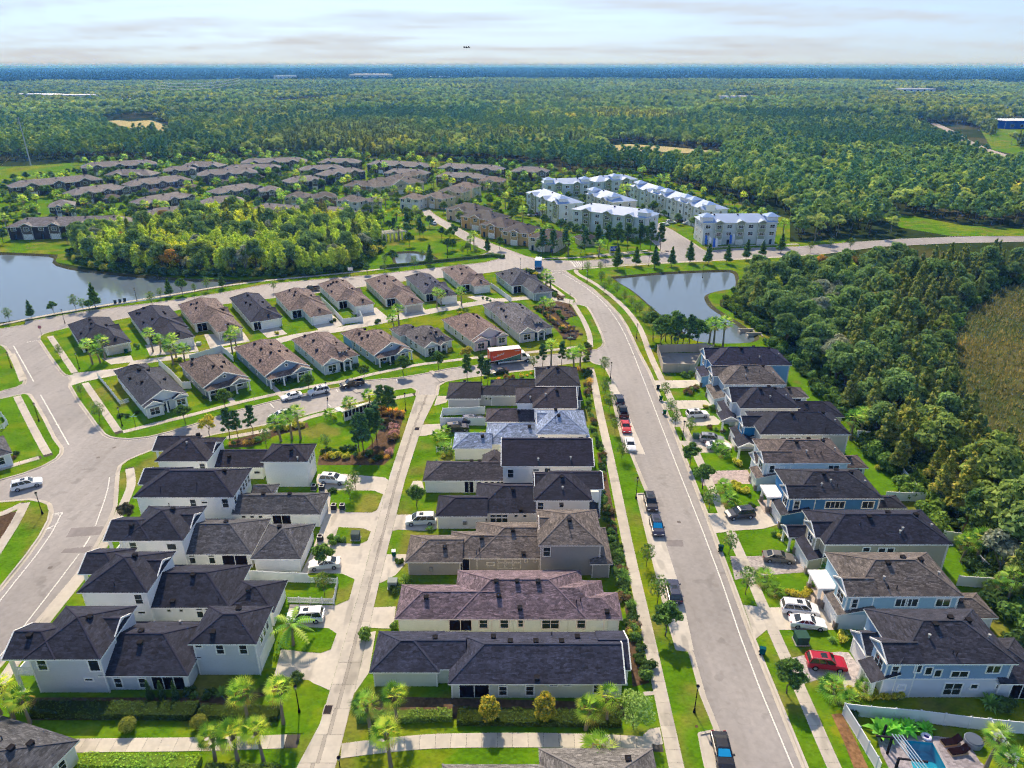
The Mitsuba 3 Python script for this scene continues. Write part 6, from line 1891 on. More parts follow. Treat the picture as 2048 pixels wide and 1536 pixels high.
p = (-132.71,188.35)
key = thing('stop_sign', 'red octagonal stop sign at the corner by the pond road', 'stop sign', p)
M = frame(*p, 20)
put('post', MB().tube([(0, 0, 0), (0, 0, 2.5)], .04, 6), 'plain', '555a5c', key, M)
o8 = [(.48 * math.cos(PI / 8 + k * PI / 4), .48 * math.sin(PI / 8 + k * PI / 4)) for k in range(8)]
pk = MB()
pk.poly([(x, -.05, 2.55 + y) for x, y in o8]).poly([(x, -.02, 2.55 + y) for x, y in o8[::-1]])
sk = put('plate', pk, 'plain', 'a81420', key, M)
tm = meshkit.text_mesh('STOP', .26, .01, True)
v = np.asarray(tm.vertices)
v = np.c_[v[:, 0] - v[:, 0].mean() * 1.0, -.06 - v[:, 2], 2.55 + v[:, 1] - .13]
put('lettering', (v, np.asarray(tm.faces)), 'plain', 'f2f2f0', sk, M)
a, b = np.array((39.36,282.04)), np.array((42.33,282.46))
key = thing('sale_sign', 'blue sign board with white lettering on two white posts beyond the junction', 'sign', tuple(a))
M = frame(*a, math.degrees(math.atan2(*(b - a)[::-1])))
L = float(np.linalg.norm(b - a))
for x in (0, L):
    put('post', MB().box(x - .14, x + .14, -.14, .14, 0, 3.1), 'plain', 'e2e6d8', key, M)
bk = put('board', MB().box(.1, L - .1, -.08, .08, 1.3, 3.2), 'plain', '1d46a6', key, M)
tm = meshkit.text_mesh('Now Selling', .62, .03, True)
v = np.asarray(tm.vertices)
w = np.ptp(v[:, 0])
v = np.c_[(v[:, 0] - v[:, 0].min()) * (L - .6) / w + .3, -.10 - v[:, 2], 1.85 + v[:, 1]]
put('lettering', (v, np.asarray(tm.faces)), 'plain', 'f4f6f8', bk, M)
put('logo', MB().box(L / 2 - .5, L / 2 + .5, -.11, -.085, 2.72, 3.0), 'plain', 'aebde0', bk, M)
for i, (p) in enumerate(((80.36,294.44), (81.15,290.92), (82.36,289.19), (83.61,290.05), (90.86,295.33), (92.63,297.12))):
    key = thing('flag_banner', '', 'flag', p, 'feather flags before the rightmost white townhouses')
    put('pole', MB().tube([(*p, 0), (*p, 5.2)], .05, 5), 'plain', 'd8dade', key)
    put('sail', MB().hexa([(p[0] + .05, p[1] - .02, 1.2), (p[0] + 1.1, p[1] - .02, 1.2), (p[0] + 1.1, p[1] + .02, 1.2), (p[0] + .05, p[1] + .02, 1.2), (p[0] + .05, p[1] - .02, 5.1), (p[0] + .9, p[1] - .02, 4.6), (p[0] + .9, p[1] + .02, 4.6), (p[0] + .05, p[1] + .02, 5.1)]), 'plain', ('3d6fd8', 'eef2fa', '3d6fd8', 'e8eef8', '3d6fd8', 'eef2fa')[i], key)
    auto.append((key, ('blue', 'white', 'blue', 'white', 'blue', 'white')[i] + ' flag '))
for i, (p, l) in enumerate((((-79.22,132.54), 'green street name sign on the corner by the white corner house'), ((15.71,179.43), 'street name sign at the corner of the wide street'))):
    key = thing('street_sign', l, 'street sign', p)
    put('post', MB().tube([(*p, 0), (*p, 2.9)], .045, 6), 'plain', '3a4a44', key)
    for dx, dy, zz in ((.75, .12, 2.6), (.12, .75, 2.85)):
        put('name_plate', MB().box(p[0] - dx, p[0] + dx, p[1] - dy * .2, p[1] + dy * .2, zz, zz + .22) if dx > dy else MB().box(p[0] - dx * .2, p[0] + dx * .2, p[1] - dy, p[1] + dy, zz, zz + .22), 'plain', '9cc6b4', key)
p = (-58.05,249.28)
key = thing('notice_board', 'small white notice board on the pond road before the wood', 'sign', p)
put('post', MB().tube([(*p, 0), (*p, 2.4)], .06, 6), 'plain', '44484a', key)
put('board', MB().box(p[0] - .9, p[0] + .9, p[1] - .06, p[1] + .06, 2.2, 3.3), 'plain', 'e6e4de', key)
key = thing('pergola', 'long white pergola at the edge of the fountain pond', 'pergola', (-51.2,309.3))
a, b = np.array((-55.72,303.57)), np.array((-46.39,309.3))
M = frame(*a, math.degrees(math.atan2(*(b - a)[::-1])))
L = float(np.linalg.norm(b - a))
for i in range(7):
    for y in (0, 4):
        put('post', MB().box(i * L / 6 - .2, i * L / 6 + .2, y - .2, y + .2, 0, 3.2), 'plain', 'e8e2da', key, M)
for y in (0, 4):
    put('beam', MB().box(-.5, L + .5, y - .15, y + .15, 3.2, 3.6), 'plain', 'e8e2da', key, M)
for i in range(16):
    put('slat', MB().box(i * L / 15 - .1, i * L / 15 + .1, -.8, 4.8, 3.6, 3.8), 'plain', 'e8e2da', key, M)
a, b = np.array((-49.45,260.24)), np.array((-7.76,278.39))
key = thing('hedge_wall', 'low clipped hedge along the road before the fountain pond', 'hedge', tuple((a + b) / 2))
M = frame(*a, math.degrees(math.atan2(*(b - a)[::-1])))
put('wall', MB().box(0, np.linalg.norm(b - a), -.5, .5, 0, 1.1), 'soil', '56683a', key, M)
for i, (p, lab) in enumerate((((67.17,192.47), 'upper pale concrete outfall at the corner of the right pond'), ((68.44,189.17), 'lower pale concrete outfall at the corner of the right pond'))):
    key = thing('outfall', lab, 'outfall', p)
    put('headwall', MB().box(p[0] - 2.2, p[0] + 2.2, p[1] - .2, p[1] + .2, -.9, .55), 'concrete', 'b9b2a6', key)
    put('wing', MB().box(p[0] - 2.2, p[0] - 1.9, p[1] - 1.8, p[1] - .2, -.9, .3), 'concrete', 'b9b2a6', key)
    put('wing', MB().box(p[0] + 1.9, p[0] + 2.2, p[1] - 1.8, p[1] - .2, -.9, .3), 'concrete', 'b9b2a6', key)

# power poles, wires, birds
for p, hh, l in (((-362.17,554.94), 34, 'tall pale power pole behind the green field on the left'), ((-748.37,1359.74), 40, 'distant power pole in the forest on the left'), ((-539.32,2627.39), 46, 'thin mast on the skyline left of the centre')):
    key = thing('power_pole', l, 'power pole', p)
    put('mast', MB().tube([(*p, 0), (*p, hh)], [.5, .28], 6), 'concrete', 'c2c4c6', key)
    for zz in (hh - 1, hh - 4):
        put('crossarm', MB().box(p[0] - 2.4, p[0] + 2.4, p[1] - .12, p[1] + .12, zz, zz + .25), 'plain', 'a9acb0', key)
WA = [(-636.1,1376.1),(-651.42,1410.02),(-667.51,1445.62)]
WB = [(-566.02,1607.51),(-577.89,1641.89),(-590.27,1677.75)]
for i in range(3):
    A, B = np.array([*WA[i], 30 + 4 * i]), np.array([*WB[i], 34 + 4 * i])
    pts = [A + (B - A) * t + np.array([0, 0, -14 * 4 * t * (1 - t) * .5]) for t in np.linspace(0, 1, 12)]
    key = put('power_line', MB().tube(pts, .32, 4), 'plain', 'e8e4dc')
    labels[key] = {'label': ('lowest', 'middle', 'highest')[i] + ' of the three sunlit power lines over the far forest', 'category': 'power line'}
for i, (du, dv) in enumerate(((-4, 0), (0, .5), (4, 0))):
    x = (944 + du - 1024) / 1420 * 90
    ang = math.atan((127 - 95 - dv) / 1420) * .83
    p = np.array([x, 88, EYE + 88 * math.tan(ang) * 1.0])
    key = thing('bird', ('left', 'middle', 'right')[i] + ' of the three birds flying above the horizon', 'bird', tuple(p[:2]))
    bm = MB()
    bm.lathe([(.005, -.16), (.045, -.05), (.05, .03), (.02, .14)], 6)
    mesh = bm.arr()
    put('body', (mesh[0][:, [2, 0, 1]], mesh[1]), 'plain', '3a3a3e', key, frame(*p[:2], 20, p[2]))
    for s in (-1, 1):
        put('wing', MB().add([(.06, 0, .01), (-.06, 0, .01), (-.07, s * .14, .08 + .04 * s), (.05, s * .16, .09 + .04 * s), (-.06, s * .30, .02 + .14 * s)], [[0, 1, 2], [0, 2, 3], [3, 2, 4]]), 'plain', '2e2e32', key, frame(*p[:2], 20, p[2]))


# ---------------------------------------------------------------- vegetation
def leaf_tris(g, centers, outward, size, jitter=.55, aspect=1.0):
    """one leaf-spray triangle at each centre, facing roughly outwards"""
    n = len(centers)
    nr = outward + g.normal(0, jitter, (n, 3))
    nr /= np.linalg.norm(nr, axis=1, keepdims=True) + 1e-9
    t = np.cross(nr, g.normal(0, 1, (n, 3)))
    t /= np.linalg.norm(t, axis=1, keepdims=True) + 1e-9
    b = np.cross(nr, t)
    s = (size * g.uniform(.6, 1.35, n))[:, None]
    v = np.empty((n, 3, 3))
    for k, a in enumerate((0, 2.1, 4.2)):
        aa = a + g.uniform(-.4, .4, n)
        v[:, k] = centers + s * (np.cos(aa)[:, None] * t + np.sin(aa)[:, None] * b * aspect)
    return v.reshape(-1, 3)


def crown_mesh(g, lobes, n, size, palette, core=True, jitter=.55, up=.25, sub=1):
    """leaf sprays over the surface of lobes (x, y, z, rx, rz), thinner below, with inner masses coloured dark to stand for inner shade"""
    lobes = np.asarray(lobes, float)
    area = lobes[:, 3] ** 2
    which = g.choice(len(lobes), n, p=area / area.sum())
    d = g.normal(0, 1, (n, 3))
    d /= np.linalg.norm(d, axis=1, keepdims=True)
    flip = (d[:, 2] < -.15) & (g.random(n) < .6)
    d[flip, 2] *= -1
    r = g.uniform(.72, 1.06, n)[:, None]
    L = lobes[which]
    c = L[:, :3] + d * r * np.c_[L[:, 3], L[:, 3], L[:, 4]]
    out = d + [0, 0, up]
    v = leaf_tris(g, c, out, size, jitter)
    pal = np.array([enc(p) for p in palette])
    col = np.repeat(pal[g.integers(0, len(pal), n)], 3, 0)
    f = np.arange(3 * n).reshape(-1, 3)
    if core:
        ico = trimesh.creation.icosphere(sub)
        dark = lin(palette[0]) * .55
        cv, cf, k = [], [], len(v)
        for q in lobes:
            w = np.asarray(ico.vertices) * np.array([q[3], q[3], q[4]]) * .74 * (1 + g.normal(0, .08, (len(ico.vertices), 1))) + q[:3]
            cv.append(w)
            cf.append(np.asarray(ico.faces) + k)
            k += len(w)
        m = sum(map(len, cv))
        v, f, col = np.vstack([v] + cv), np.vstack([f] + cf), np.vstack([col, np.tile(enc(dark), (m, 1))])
    return v, f, col


def shape_ply(v, f, col, bsdf='leaf'):
    return mikit.ply((v, f), bsdf, uv=col)


groups = {}


def group(name, parts):
    groups[name] = True
    scene['group_' + name] = {'type': 'shapegroup', **parts}


def limbs(g, H, R, base, r0=.18, n=5, lean=.3):
    m = MB()
    k = g.normal(0, .05, (4, 2)) * H
    m.tube([(0, 0, -.1), (k[0, 0] * .3, k[0, 1] * .3, base * .6), (k[1, 0] * .5, k[1, 1] * .5, base), (k[1, 0] * .7, k[1, 1] * .7, H * .75)], [r0, r0 * .8, r0 * .65, r0 * .2], 6)
    for i in range(n):
        a = i * 2 * PI / n + g.uniform(-.4, .4)
        z = base * g.uniform(.8, 1.1)
        m.tube([(k[1, 0] * .5, k[1, 1] * .5, z), (math.cos(a) * R * .35, math.sin(a) * R * .35, z + (H - base) * .3), (math.cos(a) * R * .7, math.sin(a) * R * .7, z + (H - base) * .55)], [r0 * .5, r0 * .32, r0 * .1], 5)
    return m


def tree_group(name, seed, H, R, base, nl, n, size, palette, form='round', bark='5e5348', trunk_r=.18, core=True, sparse=1.0, sub=1):
    g = np.random.default_rng(seed)
    lobes = []
    for i in range(nl):
        u = (i + .5) / nl
        if form == 'round':
            a, rr = i * 2.4 + g.uniform(-.4, .4), R * math.sqrt(u) * .72
            z = base + (H - base) * (.80 - .55 * (rr / R) ** 1.3 + g.uniform(-.14, .10))
            s = R * g.uniform(.30, .46) * sparse
            lobes.append((math.cos(a) * rr, math.sin(a) * rr, z, s, s * g.uniform(.62, .85)))
        elif form == 'cone':
            z = base + (H - base) * (u * .92 + .04)
            w = R * (1 - u) ** .8 + .12 * R
            a = i * 2.4
            lobes.append((math.cos(a) * w * .42, math.sin(a) * w * .42, z, w * .62 * sparse, (H - base) / nl * 1.5))
        elif form == 'oval':
            z = base + (H - base) * (u * .86 + .08)
            w = R * math.sqrt(max(.05, 1 - (2 * u - .85) ** 2))
            a = i * 2.4
            lobes.append((math.cos(a) * w * .45, math.sin(a) * w * .45, z, w * .58 * sparse, w * .5))
        elif form == 'pine':
            a, rr = i * 2.4 + g.uniform(-.3, .3), R * g.uniform(.15, .85) * (1.15 - u * .8)
            z = base + (H - base) * u * .97
            s = R * g.uniform(.24, .36)
            lobes.append((math.cos(a) * rr, math.sin(a) * rr, z, s, s * .72))
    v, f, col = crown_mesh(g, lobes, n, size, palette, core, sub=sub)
    group(name, {'trunk': ply(limbs(g, H, R, base, trunk_r, 5 if sub else 0), 'plain', bark), 'crown': shape_ply(v, f, col)})


def palm_group(name, seed, H, feather=False):
    g = np.random.default_rng(seed)
    m = MB()
    b = g.normal(0, .25, 2)
    m.tube([(0, 0, -.1), (b[0] * .3, b[1] * .3, H * .4), (b[0], b[1], H * .8), (b[0], b[1], H)], [.26, .19, .18, .22], 8)
    boots = MB()
    for i in range(26):                                   # the old leaf bases under the crown
        a, z = i * 2.4, H * (.72 + .26 * i / 26)
        d = np.array([math.cos(a), math.sin(a), 0])
        boots.beam(np.array([b[0], b[1], z]) + d * .16, np.array([b[0], b[1], z + .35]) + d * .34, .10, .05)
    v, cols = [], []
    pal = ['6a9226', '3f6a1c', '86a436', '98a83e', '345c1a']
    nf = 28 if not feather else 16
    for i in range(nf):
        el = math.radians(80 - 125 * (i / nf) ** .85) + g.uniform(-.1, .1)
        az = i * 2.39996 + g.uniform(-.2, .2)
        d = np.array([math.cos(az) * math.cos(el), math.sin(az) * math.cos(el), math.sin(el)])
        o = np.array([b[0], b[1], H + .1])
        stem = .95 if not feather else .5
        c = o + d * stem + [0, 0, -.1]
        s = np.cross(d, [0, 0, 1.0])
        s /= np.linalg.norm(s) + 1e-6
        u = np.cross(s, d)
        color = enc(pal[min(4, int(g.integers(0, 5)))] if el > -.62 else '8a7a44')
        v += [o - s * .03, o + s * .03, c]
        cols += [color] * 3
        if feather:
            p = c
            for k in range(9):
                q = p + d * .32 + np.array([0, 0, -.035 * k])
                for sd in (-1, 1):
                    tip = p + s * sd * (.75 * math.sin(.4 + k * .3)) + d * .25 + [0, 0, -.28]
                    v += [p, q, tip]
                    cols += [color] * 3
                p = q
        else:
            R = g.uniform(1.0, 1.45)
            for k in range(9):                           # a fan of separate blades
                a = (k - 4) * .30
                e = d * math.cos(a) + s * math.sin(a)
                w = np.cross(e, u)
                tip = c + e * R * (1 - .04 * abs(k - 4)) + [0, 0, -.26 * R * (.3 + abs(k - 4) * .09)]
                v += [c, c + e * R * .5 + w * .10 + u * .03, tip]
                cols += [color] * 3
    v = np.array(v)
    group(name, {'trunk': ply(m, 'plain', '8a7f70'), 'leaf_bases': ply(boots, 'plain', '7c6a52'), 'crown': shape_ply(v, np.arange(len(v)).reshape(-1, 3), np.array(cols))})


OAK = ['3f5a1e', '4c6a24', '587a2c', '35501c']
LIT = ['5d7a22', '6c8a28', '55701f', '7a942e']
WOOD = ['4c642c', '5e7836', '445c30', '6c8444', '587238']
PINE = ['35552c', '416334', '2c4a28', '4a6e38']
CYP = ['64742e', '747c34', '566828', '82803a']
GOLD = ['6f7a22', '828426', '5f6e24', '96881f']
GLOW = ['9cae22', 'b0bc2a', '8a9c20', 'bcbc34', '788c22']
GREY = ['69725a', '788068', '5c664e', '868c78']
RUST = ['8a6a2a', '7a6a2c', '96722c', '6a6428']
for i in range(3):
    tree_group(f'oak_{i}', 20 + i, 5.2, 1.9, 1.7, 13, 900, .17, OAK, 'round', trunk_r=.09)
    tree_group(f'sapling_{i}', 30 + i, 4.6, 1.35, 1.3, 10, 420, .15, OAK[1:] + ['6a6a34'], 'oval', trunk_r=.06, core=False, sparse=1.1)
    tree_group(f'conifer_{i}', 40 + i, 7.0, 1.7, 1.0, 14, 900, .2, OAK[:3] + ['46602a'], 'cone', trunk_r=.12)
    tree_group(f'pine_{i}', 50 + i, 10.0, 2.4, 3.6, 20, 1200, .23, PINE, 'pine', trunk_r=.14, bark='6a5646')
    tree_group(f'wood_{i}', 60 + i, 12.0, 4.2, 3.0, 16, 1500, .42, WOOD, 'round', trunk_r=.26)
    tree_group(f'woodglow_{i}', 70 + i, 10.5, 2.0, 1.2, 15, 950, .27, GLOW, 'oval', trunk_r=.2)
    tree_group(f'cypress_{i}', 80 + i, 12.5, 2.4, 2.4, 15, 1100, .33, CYP, 'cone', trunk_r=.2, bark='8a8478')
    tree_group(f'far_{i}', 90 + i, 13.5, 4.3, 2.5, 9, 330, .85, ['5a7432', '67803a', '4e6a30', '74883e'], 'round', trunk_r=.3, sub=0)
tree_group('golden', 100, 4.3, 1.35, .5, 13, 1100, .15, GOLD, 'oval', trunk_r=.08)
tree_group('yellowtree', 101, 5.0, 1.9, 1.6, 12, 800, .17, ['8a8a24', '96942a', '7a8422', 'a0902a'], 'round', trunk_r=.08)
tree_group('loose', 102, 5.2, 2.5, .8, 15, 1500, .15, ['5a7a34', '6c8a44', '4c6a2c', '7d9658'], 'round', trunk_r=.07, core=False)
tree_group('greywood', 103, 11.0, 3.6, 2.4, 15, 1200, .36, GREY, 'round', trunk_r=.22, bark='8a867c')
tree_group('rustwood', 104, 9.5, 3.4, 2.0, 14, 1200, .36, RUST, 'round', trunk_r=.2)
tree_group('farpine', 105, 16.0, 3.4, 5.5, 9, 260, .75, ['476a42', '54784a', '3e5e3a'], 'pine', trunk_r=.22, sub=0)
tree_group('farcypress', 106, 14.5, 2.9, 2.0, 8, 260, .7, ['66783a', '748038', '5a6e34'], 'cone', trunk_r=.22, sub=0)
tree_group('farpale', 107, 13.0, 4.4, 2.2, 9, 330, .8, ['76883a', '869440', '8a9042'], 'round', trunk_r=.3, bark='9a948a', sub=0)
tree_group('magnolia', 108, 4.0, 1.6, .6, 10, 700, .17, ['3a3c28', '4a4630', '545036'], 'round', trunk_r=.08)
for i in range(3):
    palm_group(f'palm_{i}', 110 + i, (4.6, 5.6, 3.9)[i])
palm_group('feather_palm', 114, 3.6, True)
palm_group('short_palm', 115, 1.3)


def bush_group(name, seed, palette, n=260, size=.12, lobes=6, flat=.75):
    g = np.random.default_rng(seed)
    lb = [(g.uniform(-.55, .55), g.uniform(-.55, .55), g.uniform(.3, .62), g.uniform(.34, .5), g.uniform(.3, .45) * flat / .75) for _ in range(lobes)]
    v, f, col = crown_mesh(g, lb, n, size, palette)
    group(name, {'foliage': shape_ply(v, f, col)})


bush_group('shrub_0', 120, ['3a5220', '47622a', '2f461c'])
bush_group('shrub_1', 121, ['4c6a26', '5c7c2e', '42601f'])
bush_group('croton', 122, ['98981c', 'a8a422', '848a1c', '9c9420'])
bush_group('rusty', 123, ['6a5a30', '766238', '57562c', '66503a'])
bush_group('plumed', 124, ['9a7a82', '8f7076', '74645a', '80705e'], 220, .14)
g = np.random.default_rng(125)                            # a fountain of grass blades, a fan of broad leaves
for nm, pal, nb, w, L in (('tussock', ['a8923e', 'b89a3c', '8f8a38', '9a7a3a'], 90, .035, 1.0), ('flax', ['4f6e2c', '5d8030', '3f5a26', '6f8a34'], 46, .08, 1.1), ('broadleaf', ['5f9a26', '6fae2a', '4c8420', '86b834'], 24, .26, 1.7)):
    v, cols = [], []
    for i in range(nb):
        az, el = g.uniform(0, 2 * PI), g.uniform(.35, 1.35)
        d = np.array([math.cos(az) * math.cos(el), math.sin(az) * math.cos(el), math.sin(el)])
        s = np.array([-math.sin(az), math.cos(az), 0]) * w
        o = np.array([g.uniform(-.15, .15), g.uniform(-.15, .15), 0])
        m = o + d * L * .6
        t = o + d * L + np.array([0, 0, -.35 * L * math.cos(el)])
        c = enc(pal[int(g.integers(0, len(pal)))])
        v += [o - s * .4, o + s * .4, m + s, o - s * .4, m + s, m - s, m - s, m + s, t]
        cols += [c] * 9
    v = np.array(v)
    group(nm, {'foliage': shape_ply(v, np.arange(len(v)).reshape(-1, 3), np.array(cols))})


def inst(key, gname, x, y, s=1.0, rot=None, z=0.0, sz=None):
    t = T().translate([x, y, z]).rotate([0, 0, 1], rng.uniform(0, 360) if rot is None else rot).scale([s, s, sz or s])
    scene[key] = {'type': 'instance', 'to_world': t, 'shapegroup': {'type': 'ref', 'id': 'group_' + gname}}
    return key


def plant(name, gname, p, s, desc, cat, grp, sz=None, label=None):
    key = numbered(name)
    inst(key, gname, p[0], p[1], s, sz=sz)
    labels[key] = {'label': label or '', 'category': cat}
    if grp:
        labels[key]['group'] = grp
    where[key] = p
    if not label:
        auto.append((key, desc))
    return key


PALMS = 'cabbage palms of the neighbourhood'
for i, q in enumerate([(-56.03,59.05),(-58.35,59.67),(-60.33,60.37),(-30.82,59.46),(-26.59,59.05),(-32.69,54.24),(-29.99,53.81),(-27.23,53.93),(-16.29,58.1),(-13.43,59.19),(-13.21,53.44),(8.48,58.23),(10.98,59.05),(51.62,53.32),(-47,126.88),(-45,127.73),(-43.26,127.94),(-35,136.69),(-31.09,139.58),(9.92,166.51),(15.54,163.6),(17.09,164.24),(-106.96,167.16),(-105.52,168.16),(-105.47,170.52),(-95.49,175.78),(-93.48,175.78),(-86.37,167.16),(-87.49,171.55),(-84.19,168.83),(-74.15,175.06),(-73.59,176.86),(-33.8,192.47),(-33.12,196.75),(-23.56,213.09),(-22.44,215.62),(-16.03,215.62),(11.33,231.96),(13.14,230.8),(9.6,205.81),(11.33,201.65),(54.04,182.07),(55.07,181.31),(56.73,178.32),(69.18,88.42),(70.97,87.94),(69.4,78.18),(69.25,79.4),(68.95,127.31),(71.75,129.01),(3.39,298.03),(5.99,301.7),(10.67,294.44),(0.22,307.37),(-17.09,289.19),(-15.78,291.79),(52.47,51.9)]):
    plant('palm', f'palm_{i % 3}', q, (1.0 if q[1] > 75 else .92) * rng.uniform(.92, 1.1) * (1.35 if 41 <= i <= 43 else 1), 'tall palm ', 'palm', PALMS)
plant('palm', 'feather_palm', (-28.83,71.2), 0.95, '', 'palm', None, label='slender feathery palm in a mulch bed by the drive of the nearest light grey house')
plant('palm', 'short_palm', (9.93,54.79), 1.25, '', 'palm', None, label='short yellowing palm at the edge of the curved footpath')
for i, q in enumerate([(38.91,62.54),(40.05,61.81),(42.98,62.99),(47.66,84.23),(49.04,83.12),(36.97,82.9),(37.4,104.22),(37.51,107.86),(41.07,122.2),(41.68,120.83),(-38.78,136.69),(-14.69,127.31),(-13.95,124.81),(-12.73,122.2),(37.64,80.96),(-13.33,129.44)]):
    plant('palm', 'short_palm', q, rng.uniform(.7, 1.0), 'low fan palm ', 'palm', 'low fan palms in the planting beds')

ST, VERGE = 'young street trees of the neighbourhood', 'young street trees of the neighbourhood'
for i, q in enumerate([(20.5,87.34),(20.58,78.99),(20.53,72.94),(22.68,160.46),(21.45,148.06),(21.44,140.57),(21.31,129.88),(21.32,119.39),(33.79,116.67),(34.43,109.17),(33.72,102.09),(33.9,90.25),(33.77,81.07),(33.5,63.37),(36.76,129.44),(34.91,146.46),(34.39,132.76),(34.42,138.12),(-69.56,134.36),(-63.73,141.69),(-47.57,150.94),(-35.74,157.13),(-26.75,160.46),(-18.34,163.6),(-117.42,171.21),(-99.5,148.33),(-88.32,135.4),(-48.94,124),(-36.81,122.99),(-16.35,102.84),(-28.18,108.68),(-28.5,105.46),(-28.41,86.75),(-27.09,80.96),(-79.99,230.23),(5.25,163.28)]):
    gn = (f'oak_{i % 3}' if i in (2, 8, 9, 13, 18, 19, 20, 21, 22, 23, 29, 32) else f'sapling_{i % 3}')
    plant('street_tree', gn, q, rng.uniform(.85, 1.15) * (.8 if i in (24, 25, 28) else 1), ('round street tree ' if gn[0] == 'o' else 'slender street tree '), 'tree', ST)
for i, q in enumerate([(-149.22,199.84),(-144.57,203.02),(-140.33,207.23),(-135.57,210.62),(-132.7,209.64),(-130.67,213.09),(-130.16,208.67),(-113.39,214.1),(-114.71,222.99),(-112.97,225.72),(-109.31,226.83),(-105.85,228.52),(-102.8,231.38),(-98.82,234.3),(-52.6,251.94),(-46.67,254.66),(-36.25,259.53),(-31.25,265.31),(-24.5,289.19),(-19.85,280.82),(-14.36,279.19),(-9.96,284.95),(-4.94,289.19),(-48.17,263.85),(-34.98,272.87)]):
    plant('street_tree', ('sapling_1', 'conifer_0', 'oak_1', 'sapling_0')[i % 4], q, rng.uniform(.8, 1.25), 'pond verge tree ', 'tree', 'trees along the pond road')
for i, q in enumerate([(39.24,259.53),(47.03,263.85),(53.52,260.96),(60.34,263.12),(68.33,268.29),(74.8,266.05),(82.44,267.09),(91.46,272.87),(99.23,277.59),(108.93,284.45),(27.3,251.94),(32.42,255.34),(30.86,238.5),(32.97,233.71),(34.44,225.72),(36.08,218.2),(37.23,212.1),(37.71,206.28),(38.63,204.41),(38.99,197.62),(30.85,229.66),(41.32,201.65),(121.09,284.95),(131.66,290.92),(139.19,289.19)]):
    plant('verge_tree', f'conifer_{i % 3}' if i < 10 else f'sapling_{i % 3}', q, rng.uniform(.95, 1.35) if i < 10 else rng.uniform(.9, 1.2), 'pointed tree ' if i < 10 else 'bronze green tree ', 'tree', 'trees along the main road and the right pond')
for i, q in enumerate([(-28.47,138.37),(-26.84,138.37),(-26.07,138.37),(-30.07,122),(-27.93,123.8),(-27.39,126.47),(-10.71,155.95),(-7.25,155.36),(-5.83,153.63),(7.69,164.88),(12.61,165.85),(-57.65,127.52),(-55.94,127.73),(-53.62,129.66),(-28.65,120.25),(29.66,284.95),(34.93,286.63),(39.33,289.19),(43.21,287.48),(47.56,289.19),(53,290.92),(56.83,289.19),(60.46,286.63),(21.42,283.28),(16.16,279.19),(12.3,282.46),(43.81,176.5),(47.28,176.5),(-51.64,312.24),(-47.07,319.29),(-40.72,313.23)]):
    plant('pine_tree', f'pine_{i % 3}', q, rng.uniform(.85, 1.05) * (.72 if i in (0, 1, 2, 6, 7, 8, 9, 10, 11, 12, 13) else 1) * (1.15 if 15 <= i <= 25 else 1), 'pine ', 'pine tree', 'pines around the streets and the park')
plant('tree', 'golden', (-2.62,59.19), 1, '', 'tree', None, label='golden cypress shrub tree before the nearest pale sage house, left of two')
plant('tree', 'golden', (3.79,59.32), 1.08, '', 'tree', None, label='golden cypress shrub tree before the nearest pale sage house, right of two')
plant('tree', 'yellowtree', (-62.29,128.8), 1.0, '', 'tree', None, label='yellow leaved street tree before the second house of the front row')
plant('tree', 'yellowtree', (-11.54,168.16), .95, '', 'tree', None, label='yellow leaved street tree left of the removal truck')
plant('tree', 'loose', (14.05,58.5), 1.0, '', 'tree', None, label='loose airy green tree at the corner of the nearest pale sage house')
plant('tree', 'magnolia', (-64.3,99.17), 1.0, '', 'tree', None, label='dark bronze leaved small tree beside the left pavement')
for i, q in enumerate([(39.02,184),(42.41,183.61),(44.79,182.45),(49.85,179.43),(39.67,177.22),(42.58,178.32),(46.68,181.69)]):
    plant('tree', f'oak_{i % 3}', q, rng.uniform(1.5, 1.9), 'dark rounded tree ', 'tree', 'rounded trees behind the service yard')

# rows of shrubs along the houses
SH = 'shrubs in the beds around the houses'


def shrubs(pts, kinds, step, s, desc, jit=.35, cat='shrub', grp=SH):
    line = LineString(pts) if len(pts) > 1 else Point(pts[0])
    n = max(1, int(line.length / step)) if len(pts) > 1 else 1
    for i in range(n):
        p = line.interpolate((i + .5) / n, normalized=True) if len(pts) > 1 else line
        x, y = p.x + rng.uniform(-jit, jit), p.y + rng.uniform(-jit, jit)
        k = rng.choice(kinds)
        plant('shrub', k, (x, y), s * rng.uniform(.75, 1.3), DESC.get(k, 'green shrub ') if not desc else desc, cat, grp)


DESC = {'shrub_0': 'dark green shrub ', 'shrub_1': 'leafy green shrub ', 'croton': 'yellow croton shrub ', 'rusty': 'rust coloured shrub ', 'plumed': 'pink plumed shrub ', 'tussock': 'straw coloured grass tussock ', 'flax': 'spiky flax plant ', 'broadleaf': 'broad leaved tropical plant '}
MIX = ['shrub_0', 'shrub_1', 'shrub_0', 'flax', 'rusty']
shrubs([(17.83,126.26),(16.96,112.04)], MIX, 1.4, .85, None)
shrubs([(16.47,107.86),(16.28,93.96),(16.35,83.12)], MIX + ['shrub_1'], 1.1, 1.05, None, .6)
shrubs([(16.29,95.29),(16.32,79.92),(16.38,71.29)], ['shrub_0', 'shrub_1', 'flax', 'rusty'], 1.1, 1.1, None, .5)
shrubs([(16.41,74.95),(16.41,68.28),(16.44,65.44)], ['shrub_1', 'croton', 'shrub_0'], 1.2, 1.2, None, .5)
shrubs([(17.96,157.43),(17.04,138.61),(17.13,127.31)], MIX, 1.5, .9, None, .4)
shrubs([(21.01,180.93),(18.85,169.5)], ['rusty', 'shrub_0'], 1.6, 1.0, None, .6)
